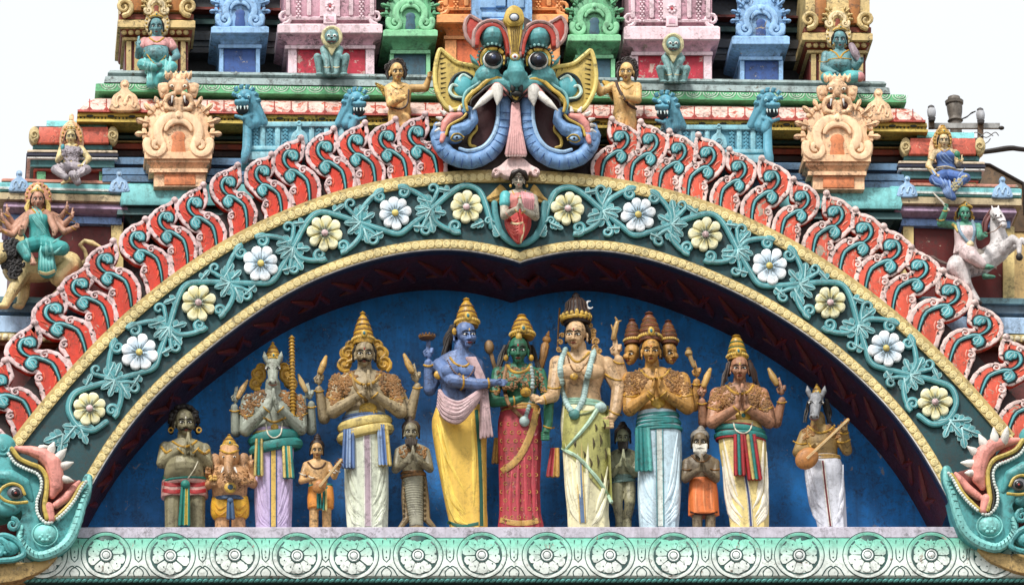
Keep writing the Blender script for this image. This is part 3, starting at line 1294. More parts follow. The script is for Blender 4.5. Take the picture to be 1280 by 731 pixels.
TL = [(-28, 497), (6, 451), (43, 404), (76, 362), (108, 328), (141, 299), (181, 270), (218, 247), (254, 231), (297, 204), (339, 190), (376, 174), (417, 163), (456, 153.5), (494, 148), (531, 145)]
TR = [(765, 148), (801, 151), (837, 161), (873, 167.5), (912, 183), (952, 200), (992, 221), (1033, 243), (1069, 264), (1104, 286), (1139, 308), (1178, 342), (1219, 377), (1258, 421), (1293, 466)]
ORD = ['first', 'second', 'third', 'fourth', 'fifth', 'sixth', 'seventh', 'eighth', 'ninth', 'tenth', 'eleventh', 'twelfth', 'thirteenth', 'fourteenth', 'fifteenth', 'sixteenth']
for tips, mir, red, rim, nm in ((TL, 1, RED, PINK, 'left'), (TR, -1, PINKRED, P('rim pale pink', 234, 206, 200, dirt=.5), 'right')):
 ax, ay = tips[6]
 prs = [flame(ax, ay, mir, red, rim) for _ in range(4)]
 pr = prs[0]
 p0 = W(ax, ay, -10)
 base = pr.location.copy()
 for i, (x, y) in enumerate(tips):
  o = prs[i] if i < 4 else copy_tree(prs[(i * 3 + i // 4) % 4])
  lean = math.radians(random.uniform(-1.5, 1.5)) - mir * math.radians(max(0, min(13, (y - 200) * .07)))
  R = Matrix.Rotation(lean, 3, 'Y')
  tl = p0 - base
  tl.x *= 1 + max(0, min(.2, (y - 230) * .0014))
  o.location = W(x, y, -10) - R @ tl
  k = i if nm == 'right' else len(tips) - 1 - i
  slope = (.5 if 2 < i < 13 else 0)
  o.rotation_euler = (0, lean, 0)
  o.location.y += random.uniform(-.01, .01) - .002 * i
  sc_ = random.uniform(.96, 1.05)
  o.scale = (sc_ * (1 + max(0, min(.2, (y - 230) * .0014))), 1, sc_)
  where = 'sea monster head on the left' if nm == 'left' else 'sea monster head on the right'
  if k < 7:
   lab = f"{'bright' if nm == 'left' else 'faded'} red flame crest on arch's {nm} slope, {ORD[k]} from the mask"
  else:
   kk = len(tips) - 1 - k
   lab = f"{'bright' if nm == 'left' else 'faded'} red flame crest on arch's {nm} slope, {ORD[kk]} up from the sea monster"
  tag(o, lab, 'flame ornament', 'flame crests along the arch')

# ------------------------------------------------------------------ miniature shrines on the upper ledge
def horseshoe(par, cx, yb, s, main, light, dark, d, name='gable', face=False):
 """a horseshoe gable of scrolls standing on yb; drawn 98 wide at s = 1"""
 f = lambda pts: [(cx + (p[0] - 288) * .219 * s, yb + (p[1] - 525) * .219 * s) for p in pts]
 k = .219 * s
 g = G(main)
 body = [(120, 520), (95, 440), (120, 380), (110, 330), (140, 280), (190, 235), (250, 210), (288, 200), (326, 210), (386, 235), (436, 280), (466, 330), (456, 380), (481, 440), (456, 520)]
 g.plate(catmull(f(body), 3, True), d, 8, 1.2)
 for sg in (-1, 1):
  for (x, y, an, ln, wd) in ((150, 275, -140, 68, 24), (120, 335, -165, 68, 26), (110, 395, 178, 62, 24), (185, 245, -118, 60, 22)):
   x_ = 288 + sg * (288 - x) * -1 if sg > 0 else x
   if sg > 0:
    x_ = 576 - x
    an = 180 - an
   q = f([(x_, y)])[0]
   leafy(g, q[0], q[1], an, ln * 1.15 * k, wd * 1.1 * k, 1, d + 2)
 o = mk(name, g, par)
 g = G(light)
 arc = lambda r, a0, a1, cy=395, n=22: [(288 + r * math.cos(math.radians(a0 + (a1 - a0) * i / n)), cy - r * .86 * math.sin(math.radians(a0 + (a1 - a0) * i / n))) for i in range(n + 1)]
 g.tube([(x, y, d + 1) for x, y in f(arc(118, -35, 215))], [30 * k * (1 + .07 * (i % 2)) for i in range(23)], 8, .6)
 g.tube([(x, y, d + 3) for x, y in f(arc(74, 10, 170, 390))], [10 * k, 19 * k, 21 * k, 19 * k, 10 * k], 8, .7)
 for sg in (-1, 1):
  sp = spiral(288 + sg * 118, 470, 74, 100 if sg < 0 else 80, 1.15, .2, 20, -1 if sg < 0 else 1)
  sp = [(288 + sg * 150, 400)] + sp
  sp = spiral(288 + sg * 122, 468, 62, -30 if sg > 0 else 210, 1.35, .12, 24, 1 if sg > 0 else -1)
  g.tube([(x, y, d + 2) for x, y in f(sp)], [26 * k * (1 - .6 * i / 24) for i in range(25)], 8, .6)
 mk('scrolls', g, o)
 g = G(dark)
 g.plate(catmull(f([(250, 520), (255, 440), (248, 415), (262, 392), (288, 385), (314, 392), (328, 415), (321, 440), (326, 520)]), 3, True), d + 1.2, 3, .5)
 mk('opening', g, o)
 g = G(light)
 q = f([(288, 300)])[0]
 g.ball(q[0], q[1], d + 4, 30 * k, 38 * k, 12 * k)
 g.m(main)
 g.ball(q[0], q[1], d + 6.5, 12 * k, 12 * k, 8 * k)
 mk('jewel', g, o)
 return o


def shrine(label, x0, x1, b0, b1, ys, yc, yt, yb, main, light, panel, roof, group=None, name='miniature_shrine', rw=None, dark=None, gs=.7, d=-92):
 cx = (x0 + x1) / 2
 t = thing(name, label, 'shrine', cx, yb, d - 20, group)
 g = G(light)
 g.mould(x0, x1, [(ys, d - 4), (ys + 1.5, d), (yc - 2, d), (yc, d - 3)], -200, 0, nx=2)
 mk('slab', g, t)
 g = G(main)
 n = 5
 g.mould(x0 + 1, x1 - 1, [(yc + .2 + (yt - yc) * i / n, d - 3 - 14 * math.sin(PI / 2 * i / n)) for i in range(n + 1)], -200, 0, nx=2)
 mk('tapered_cornice', g, t)
 g = G(light)
 hh = (x0 + 9, x1 - 9)
 g.mould(hh[0], hh[1], [(yt + .3, d - 20), (yt + 1, d - 15), (yt + 5, d - 15), (yt + 5.6, d - 20)], -200, 0, nx=1)
 mk('lintel_band', g, t)
 g = G(main)
 g.box(b0, yt + 5.8, b1, yb + 9, d - 22, 70)
 mk('wall', g, t)
 pw = max(5.0, (b1 - b0) * .1)
 for (q0, q1) in ((b0 + .3, b0 + pw), (b1 - pw, b1 - .3)):
  g = G(light)
  g.box(q0, yt + 5.9, q1, yb + 8, d - 18, 20)
  mk('pilaster', g, t)
 g = G(panel)
 g.box(b0 + pw + 1, yt + 6.4, b1 - pw - 1, yb + 8, d - 20.5, 4)
 mk('panel', g, t)
 if roof == 'gable':
  horseshoe(t, cx, ys + .5, gs, main, light, dark or panel, d - 5)
  g = G(main)
  g.box(cx - (x1 - x0) * .32, -70, cx + (x1 - x0) * .32, ys, d - 22, 60)
  mk('roof', g, t)
 else:
  r0, r1 = rw
  g = G(main)
  g.mould(r0, r1, [(-66, d - 30), (-58, d - 16), (-40, d - 7), (-15, d - 4), (ys - 10, d - 5), (ys - 4, d - 9), (ys, d - 12)], -220, 0, False, nx=6)
  ro = mk('barrel_roof', g, t)
  w_ = r1 - r0
  nb = max(4, int(w_ / 13))
  for i in range(nb + 1):
   x = r0 + 5 + (w_ - 10) * i / nb
   if abs(x - cx) < w_ * .12:
    continue
   g = G(light)
   if i % 2 == 0:
    g.tube([(x, -40, d - 5), (x, -15, d - 2), (x, ys - 12, d - 3)], 3.2, 6, .5)
   else:
    for y in range(-36, int(ys - 8), 6):
     for (dx, dy) in ((0, 0), (-2, 3), (2, 3)):
      g.ball(x + dx, y + dy, d - 2.5, 1.7, 1.7, 1.4, nu=7, nv=5)
   mk('roof_rib' if i % 2 == 0 else 'roof_ornament', g, ro)
  g = G(light)
  for e, x in ((-1, r0), (1, r1)):
   g.tube([(p[0], p[1], d - 6) for p in spiral(x, ys - 8, 9, 90, 1.3, .2, 14, e)], [3.6 - .15 * i for i in range(15)], 7)
  g.mould(r0 + 3, r1 - 3, [(ys - 9, d - 6), (ys - 8, d - 2.5), (ys - 5, d - 3.5), (ys - 4.4, d - 8)], -120, 0, False)
  mk('roof_scrolls', g, ro)
  g = G(light)
  g.plate(rect(cx - w_ * .11, -60, cx + w_ * .11, ys - 9), d - 1, 6, 1)
  g.plate(rect(cx - w_ * .07, ys - 12, cx + w_ * .07, ys + .2), d + 1, 8, 1)
  g.m(main)
  g.plate(rect(cx - w_ * .04, ys - 9, cx + w_ * .04, ys - 3), d + 1.6, 3, .4)
  g.m(light)
  for a in range(8):
   g.ball(cx + 4.4 * math.cos(a * PI / 4), ys - 22 + 4.4 * math.sin(a * PI / 4), d, 1.9, 1.9, 1.4, nu=7, nv=5)
  g.m(CRIMSON)
  g.ball(cx, ys - 22, d + .5, 1.9, 1.9, 1.6, nu=7, nv=5)
  mk('roof_emblem', g, ro)
 return t


BRLT = P('shrine cream gold', 214, 188, 130, dirt=.5, chip=.06, chipcol=(.1, .06, .04))
BRMN = P('shrine red brown', 140, 66, 44, dirt=.45)
for (cx0, side, ys, lab) in ((196, 'left', 25, 'left'), (1048.5, 'right', 41, 'right')):
 x0, x1 = (147, 244) if side == 'left' else (1003, 1091)
 t = thing('corner_shrine', f"brown and gold barrel roofed corner shrine behind the {side} seated blue figure", 'shrine', cx0, ys + 62, -100)
 d = -92
 g = G(BRLT)
 g.mould(x0, x1, [(ys, d - 3), (ys + 1, d), (ys + 9, d), (ys + 11, d - 4)], -200, .6, nx=2)
 mk('slab', g, t)
 g = G(BRMN)
 g.mould(x0 + 3, x1 - 3, [(ys + 11.2, d - 6), (ys + 16, d - 8), (ys + 21, d - 14)], -200, .6, nx=2)
 cb = mk('cornice', g, t)
 g = G(BRLT)
 x = x0 + 8
 while x < x1 - 6:
  g.ball(x, ys + 16, d - 7, 3.7, 3.4, 3, nu=10, nv=7)
  x += 8.6
 mk('cornice_beads', g, cb)
 g = G(BRLT)
 g.mould(x0 + 6, x1 - 6, [(ys + 21.2, d - 16), (ys + 22, d - 12), (ys + 25, d - 12), (ys + 26, d - 16)], -200, .6, nx=1)
 mk('lintel_band', g, t)
 g = G(DRED)
 g.box(x0 + 9, ys + 26.2, x1 - 9, ys + 74, d - 19, 70)
 mk('wall', g, t)
 for q in (x0 + 11, x0 + 21, x1 - 28, x1 - 18):
  g = G(BRLT)
  g.box(q, ys + 26.4, q + 6, ys + 74, d - 15, 20)
  mk('pilaster', g, t)
 g = G(BRMN)
 g.mould(x0 + 2, x1 - 2, [(ys - 8, d - 10), (ys - 7, d - 4), (ys - 1, d - 4), (ys - .3, d - 8)], -200, .6, nx=1)
 mk('roof_plinth', g, t)
 g = G(BRLT)
 r0, r1 = (x0 + 4, x1 - 4)
 g.mould(r0, r1, [(-46, d - 26), (-38, d - 12), (-20, d - 3), (-6 + ys - 25, d), (ys - 14, d - 2), (ys - 8.2, d - 8)], -200, .6, False, nx=4)
 ro = mk('barrel_roof', g, t)
 for e, x in ((-1, r0 + 4), (1, r1 - 4)):
  g = G(BRLT)
  g.tube([(p[0], p[1], d + 1) for p in spiral(x, ys - 16, 11, 90, 1.4, .2, 16, e)], [4 - .15 * i for i in range(17)], 8)
  mk('roof_scroll', g, ro)
 for (q0, q1) in ((r0 + 12, (r0 + r1) / 2 - 14), ((r0 + r1) / 2 + 14, r1 - 12)):
  g = G(P('roof red gold', 168, 108, 52, dirt=.5, var=.3))
  g.plate(rect(q0, -20 + ys - 25, q1, ys - 11), d + 2, 5, 1.5)
  mk('roof_panel', g, ro)
 horseshoe(t, (x0 + x1) / 2, ys - 7, .36, BRLT, CREAM, BRMN, d + 5)

for (a, main, light, panel) in (((264, 336, 274, 325, 33, 43, 55, 90, 'left', 'blue'), BLUE, P('blue light', 150, 192, 234, dirt=.3), DBLUE),
        ((915, 987, 925, 979, 45, 57, 70, 102, 'right', 'blue'), BLUE, MATS['blue light'], DBLUE),
        ((479, 547, 487, 538, 37, 47, 62, 95, 'left', 'green'), GREEN, P('green light', 140, 208, 160, dirt=.3), P('panel slate teal', 58, 98, 116, dirt=.35)),
        ((710, 776, 717, 769, 43, 53, 68, 100, 'right', 'green'), GREEN, MATS['green light'], MATS['panel slate teal'])):
 nb = 'pink shrine and brown corner shrine' if a[9] == 'blue' else 'orange shrine and pink shrine'
 shrine(f"{a[9]} painted small shrine with horseshoe gable between the {a[8]} {nb}", *a[:8], main, light, panel, 'gable', 'small gabled shrines on the upper ledge', dark=panel, gs=.7)
PKL = P('shrine pink light', 238, 210, 218, dirt=.35, chip=.04, chipcol=lin(170, 80, 90))
shrine('pink barrel roofed shrine with peeling crimson panel behind the left crouching lion', 347, 478, 360, 468, 30, 43, 56, 94, SHPINK, PKL, CRIMSON, 'barrel', 'pink shrines on the upper ledge', rw=(355, 470))
shrine('pink barrel roofed shrine with rosy panel behind the right crouching lion', 780, 900, 787, 890, 33, 51, 64, 101, SHPINK, PKL, CRIMSON, 'barrel', 'pink shrines on the upper ledge', rw=(786, 890))
ORL = P('orange light', 244, 166, 104, dirt=.3)
ot = shrine('wide orange central shrine with a pale blue block on its roof behind the top mask', 546, 710, 556, 700, 18, 30, 44, 96, ORANGE, ORL, P('panel orange', 222, 112, 66, dirt=.35), 'barrel', rw=(552, 704))
g = G(BLUE)
g.mould(590, 665, [(-70, -84), (-10, -80), (28, -78), (34, -84)], -130, 1, False, nx=2)
cb = mk('centre_block', g, ot)
g = G(MATS['blue light'])
for (a, b, c, e, dd) in ((600, -50, 620, 10, -75), (634, -50, 655, 10, -75), (602, 16, 652, 22, -73), (612, 23, 642, 30, -70), (620, -40, 632, 8, -72)):
 g.plate(rect(a, b, c, e), dd, 6, 1)
mk('block_panel', g, cb)
g = G(DBLUE)
g.plate(rect(616, 24.5, 638, 28.5), -69, 2, .4)
mk('block_opening', g, cb)


# ------------------------------------------------------------------ end bays
def antefix(label, cx, yb, w_, h, m1, m2, d, group):
 """small upright palmette: a round body with a knob on a neck"""
 t = thing('palmette', label, 'ornament', cx, yb, d, group)
 q = lambda pts: [(cx + p[0] * w_, yb - p[1] * h) for p in pts]
 g = G(m1)
 g.plate(catmull(q([(-.5, 0), (-.52, .22), (-.42, .48), (-.2, .62), (-.12, .74), (-.17, .86), (-.1, .97), (0, 1), (.1, .97), (.17, .86), (.12, .74), (.2, .62), (.42, .48), (.52, .22), (.5, 0)]), 3, True), d, 7, 1.2)
 pq = mk('plaque', g, t)
 g = G(m2)
 for sg in (-1, 1):
  p = q([(sg * x, y) for x, y in [(.06, .3), (.12, .46), (.24, .44), (.3, .3), (.26, .16), (.36, .1), (.4, .2)]])
  g.tube([(x, y, d + .3) for x, y in catmull(p, 3)], [.05 * w_, .045 * w_, .03 * w_], 6)
 p = q([(0, .86)])[0]
 g.ball(p[0], p[1], d + .6, .1 * w_, .1 * w_, 1.5, nu=8, nv=6)
 p = q([(0, .25)])[0]
 g.ball(p[0], p[1], d, .1 * w_, .13 * w_, 1.5, nu=8, nv=6)
 mk('relief', g, pq)
 return t


def bay(side, x0, x1, y0, px0, px1, pil, dy, lab):
 t = thing('end_bay', lab, 'wall bay', (x0 + x1) / 2, y0 + 120, -100)
 d = -58
 for (a, b, dd, m_, nm, ins) in ((y0 - 4, y0 + .5, d - 8, P('strip salmon', 206, 140, 120, dirt=.5, chip=.1), 'coping_strip', 4), (y0 + .8, y0 + 13, d - 2, TURQ, 'turquoise_cornice', 0), (y0 + 13.4, y0 + 23, d, TAN, 'tan_band', 0),
         (y0 + 40.4, y0 + 51, d - 16, LBLUE, 'sky_blue_band', 14)):
  g = G(m_)
  g.mould(x0 + ins, x1 - ins, [(a, dd - 3), (a + 1, dd), (b - 1.4, dd), (b, dd - 3)], -170, dy, nx=4)
  mk(nm, g, t)
 g = G(P('cornice white line', 226, 236, 232, dirt=.4))
 g.mould(x0 + 1, x1 - 1, [(y0 + 6, d - 4), (y0 + 6.6, d + .6), (y0 + 9, d + .6), (y0 + 9.6, d - 4)], -100, dy, False, nx=2)
 mk('white_line', g, t)
 g = G(MAUVE)
 g.mould(x0 + 6, x1 - 6, [(y0 + 23.3, d - 14), (y0 + 26, d - 5), (y0 + 31, d - 3), (y0 + 37, d - 8), (y0 + 40.2, d - 15)], -170, dy, nx=4)
 mk('mauve_cornice', g, t)
 g = G(DRED)
 g.box(px0, y0 + 51, px1, y0 + 170, d - 24, 60)
 mk('panel', g, t)
 for (a, b) in pil:
  g = G(P('pilaster cream yellow', 226, 202, 138, dirt=.4))
  g.box(a, y0 + 51.2, b, y0 + 172, d - 19, 40)
  mk('pilaster', g, t)
 # ledge under the statue
 yb = y0 + (138 if side == 'right' else 143)
 for (a, b, dd, m_, nm) in ((yb, yb + 8, d + 2, P('ledge teal', 110, 150, 160, dirt=.45), 'teal_ledge'), (yb + 8.3, yb + 20, d - 4, P('ledge dusk', 96, 118, 134, dirt=.5), 'dusk_band'),
        (yb + 24, yb + 45, d + 6, P('ledge sky and white', 172, 204, 236, dirt=.4, chip=.1, chipcol=lin(236, 238, 240)), 'sky_band'), (yb + 45.4, yb + 55, d + 8, P('bead bed cream', 196, 176, 120, dirt=.5), 'bead_band'),
        (yb + 55.4, yb + 62, d + 2, BROWN, 'brown_band'), (yb + 62.4, yb + 140, d - 16, P('bay plinth maroon', 106, 52, 50, dirt=.5), 'plinth')):
  g = G(m_)
  g.mould(x0 - 14 if side == 'left' else x0 + 2, x1 + 14 if side == 'right' else x1 - 10, [(a, dd - 3), (a + 1, dd), (b - 1, dd), (b, dd - 3)], -170, dy, nx=2)
  oo = mk(nm, g, t)
  if nm == 'bead_band':
   g = G(P('bead cream', 232, 224, 190, dirt=.4))
   x = x0 - 8
   while x < x1 + 8:
    g.ball(x, (a + b) / 2 + dy * (x - x0) / (x1 - x0), dd, 4, 4, 2.6, nu=9, nv=6)
    x += 8.4
   mk('beads', g, oo)
 return t


bay('left', -2, 166, 227, 30, 152, ((139, 154), (16, 30)), 4, 'end bay with red panel and mauve cornice behind the cream lion')
bay('right', 1112, 1277, 232, 1132, 1262, ((1129, 1142), (1254, 1268)), 3, 'end bay with red panel and mauve cornice behind the white horse')
APL = P('palmette blue', 150, 186, 222, dirt=.3)
APD = P('palmette blue relief', 176, 206, 232, dirt=.3)
for (cx, yb, l) in ((24, 239, 'pale blue palmette at the outer end of the left bay cornice'), (149, 240, 'pale blue palmette at the inner end of the left bay cornice'),
     (1134, 246, 'pale blue palmette at the inner end of the right bay cornice'), (1253, 247, 'pale blue palmette at the outer end of the right bay cornice')):
 antefix(l, cx, yb, 23, 26, APL, APD, -54, 'pale blue palmettes on the bay cornices')
antefix('peach palmette on the curved eave beside the left peach gable', 156, 138, 34, 38, PEACH, P('peach light', 250, 212, 172, dirt=.2), -52, 'peach palmettes on the eave')
antefix('peach palmette on the curved eave beside the right peach gable', 1098, 150, 32, 39, PEACH, MATS['peach light'], -52, 'peach palmettes on the eave')


def bay_shrine(x0, x1, yt, dy, lab):
 """small wagon roofed shrine on top of an end bay"""
 t = thing('bay_shrine', lab, 'shrine', (x0 + x1) / 2, yt + 76, -80)
 d = -72
 w_ = x1 - x0
 g = G(TURQ)
 g.mould(x0 + w_ * .2, x1 - w_ * .1, [(yt, d - 14), (yt + 3, d - 6), (yt + 7, d - 2)], -160, dy, False, nx=2)
 mk('roof_ridge', g, t)
 g = G(P('roof dark line', 40, 44, 44))
 g.mould(x0 + 6, x1 - 2, [(yt + 7, d - 4), (yt + 12, d), (yt + 20, d + 2), (yt + 27, d), (yt + 29, d - 4)], -160, dy, False, nx=4)
 ro = mk('wagon_roof', g, t)
 for (q0, q1) in ((x0 + 14, x0 + w_ * .42), (x0 + w_ * .58, x1 - 10)):
  g = G(P('roof salmon red', 214, 104, 84, dirt=.4, chip=.16, chipcol=lin(226, 190, 160)))
  g.plate([(q0 - 2, yt + 8), (q1 + 1, yt + 8), (q1 + 2, yt + 28), (q0 - 4, yt + 28)], d + 4, 6, 1)
  mk('roof_panel', g, ro)
 for e, x in ((-1, x0 + 6), (1, x1 - 3)):
  g = G(P('scroll end tan', 196, 176, 128, dirt=.5))
  g.plate(circle(x, yt + 18, 7, 16, 11), d + 4, 12, 2)
  g.tube([(p[0], p[1], d + 5) for p in spiral(x, yt + 18, 6, 90, 1.4, .2, 12, e)], [1.8 - .08 * i for i in range(13)], 6)
  mk('roof_scroll', g, ro)
 for (a, b, q, dd, m_, nm) in ((29.3, 36, 4, d - 2, P('bay teal', 66, 120, 124, dirt=.4), 'neck_moulding'), (36.3, 40, -3, d + 4, P('bay cream line', 214, 196, 170, dirt=.45), 'cornice_line'), (40.2, 44.5, -4, d + 6, P('bay navy', 30, 36, 60, dirt=.4), 'navy_cornice'),
        (44.7, 48, -3, d + 5, WHITE, 'white_line'), (48.2, 58.5, 1, d, MATS['bay teal'], 'teal_cornice'), (58.8, 63, 5, d - 4, P('bay salmon', 186, 96, 84, dirt=.4), 'salmon_band'), (63.2, 77, 7, d - 10, DRED, 'wall')):
  g = G(m_)
  g.mould(x0 + q, x1 - q, [(yt + a, dd - 2), (yt + a + .8, dd), (yt + b - 1.2, dd), (yt + b, dd - 3)], -160, dy, nx=2)
  mk(nm, g, t)
 for (q0, q1) in ((x0 + 9, x0 + 20), (x1 - 20, x1 - 8)):
  g = G(GREEN)
  g.box(q0, yt + 63.4, q1, yt + 77, d - 6, 10)
  mk('pilaster', g, t)
 cx = x0 + w_ * .49
 g = G(PEACH)
 g.plate(catmull([(cx - 13, yt + 36), (cx - 14, yt + 14), (cx - 8, yt + 4), (cx - 3, yt), (cx - 3, yt - 6), (cx, yt - 9), (cx + 3, yt - 6), (cx + 3, yt), (cx + 8, yt + 4), (cx + 14, yt + 14), (cx + 13, yt + 36)], 3, True), d + 7, 10, 1.5)
 mk('gable_plaque', g, t)
 return t


bay_shrine(37, 144, 151, 1, 'small wagon roofed shrine with salmon panels behind the seated grey dressed figure')
bay_shrine(1126, 1228, 165, 1, 'small wagon roofed shrine with salmon panels behind the seated blue dressed figure')

# ------------------------------------------------------------------ peach gables on their pedestals
PLT = MATS['peach light']
PDK = P('peach deep', 216, 132, 84, dirt=.35)


def peach_gable(cx, y0, lab):
 f = lambda x, y: (cx + (x - 288) * .219, y0 + y * .219)
 fl = lambda pts: [f(*p) for p in pts]
 t = thing('peach_gable', lab, 'gable', *f(288, 690), -50, 'peach gables on pedestals')
 d = -36
 g = G(PEACH)
 a, b = f(148, 620), f(443, 700)
 g.box(a[0], a[1], b[0], b[1], d - 8, 40)
 pd = mk('pedestal', g, t)
 g = G(PDK)
 a, b = f(208, 632), f(385, 690)
 g.plate(rect(a[0], a[1], b[0], b[1]), d - 6.5, 3, .6)
 mk('pedestal_panel', g, pd)
 g = G(PEACH)
 x0, x1 = f(95, 0)[0], f(480, 0)[0]
 ys = [f(0, q)[1] for q in (498, 504, 540, 545, 560, 580, 595, 597, 618, 621)]
 g.mould(x0, x1, list(zip(ys, (d, d + 4, d + 4, d, d + 1, d - 4, d - 6, d - 3, d - 3, d - 8))), -80, 0, nx=2)
 mk('pedestal_cornice', g, t)
 o = horseshoe(t, cx, y0 + 525 * .219, 1.0, PEACH, PLT, PDK, d + 2, 'horseshoe')
 # lion face above it
 g = G(PEACH)
 fx = lambda x, y, dd: f(x, y) + (dd,)
 g.limb([fx(288, 100, d + 5), fx(288, 150, d + 8)], [9, 6])
 g.ball(*fx(288, 118, d + 6), 14, 9, 8)
 for sg in (-1, 1):
  m = lambda x: 288 + sg * x
  g.limb([fx(m(30), 175, d + 8), fx(m(62), 190, d + 6), fx(m(78), 225, d + 4), fx(m(66), 255, d + 4), fx(m(30), 262, d + 5)], [4, 4.2, 3.6, 4.2, 3])
  g.limb([fx(m(10), 70, d + 5), fx(m(52), 66, d + 3), fx(m(70), 78, d + 3)], [3.5, 3.6, 2])
  g.limb([fx(m(14), 205, d + 6), fx(m(14), 275, d + 5)], [4, 3])
 fu = fuse(g, .8, 2)
 bv = fu.bvh
 fc = mk('lion_face', fu, t)
 for sg in (-1, 1):
  m = lambda x: 288 + sg * x
  g = G(PEACH)
  g.plate(catmull(fl([(m(52), 110), (m(110), 112), (m(116), 140), (m(98), 190), (m(70), 180), (m(52), 150)]), 3, True), d + 4, 5, 1.2, (.8, 2))
  p = f(m(85), 150)
  g.ball(p[0], p[1], d + 5, 4, 4, 2)
  mk('ear', g, fc)
  g = G(P('peach white', 250, 232, 208, dirt=.15))
  p = f(m(36), 127)
  g.ball3(on(bv, p[0], p[1], .2), 3.2, 2.4, 1.6, 0, 10, 7)
  g.m(P('dark pupil', 26, 16, 12))
  g.ball3(on(bv, p[0], p[1], 1.6), 1.3, 1.3, .9, 0, 8, 6)
  mk('eye', g, fc)
  g = G(WHITE)
  p = f(m(34), 200)
  g.tube([(p[0], p[1] - 3, d + 12), (p[0] + sg * 1, p[1] + 5, d + 11)], [1.6, .4], 6)
  mk('fang', g, fc)
  g = G(P('mouth dark red', 60, 16, 12))
  p = f(m(48), 222)
  g.ball(p[0], p[1], d + 5, 3.4, 5, 2, rot=sg * 20)
  mk('mouth', g, fc)
 g = G(PEACH)
 for x in (-60, -36, -12, 12, 36, 60):
  p = f(288 + x, 70)
  g.tube([(p[0], p[1] + 3, d + 6), (p[0] + x * .03, p[1] - 2, d + 7), (p[0] + x * .05, p[1] - 6, d + 5)], [2.6, 2.6, .8], 6)
 mk('crest', g, fc)
 return t


peach_gable(223, 80, 'peach horseshoe gable with lion face on a pedestal left of the blue lion bench')
peach_gable(1046.5, 83.5, 'peach horseshoe gable with lion face on a pedestal right of the blue lion bench')


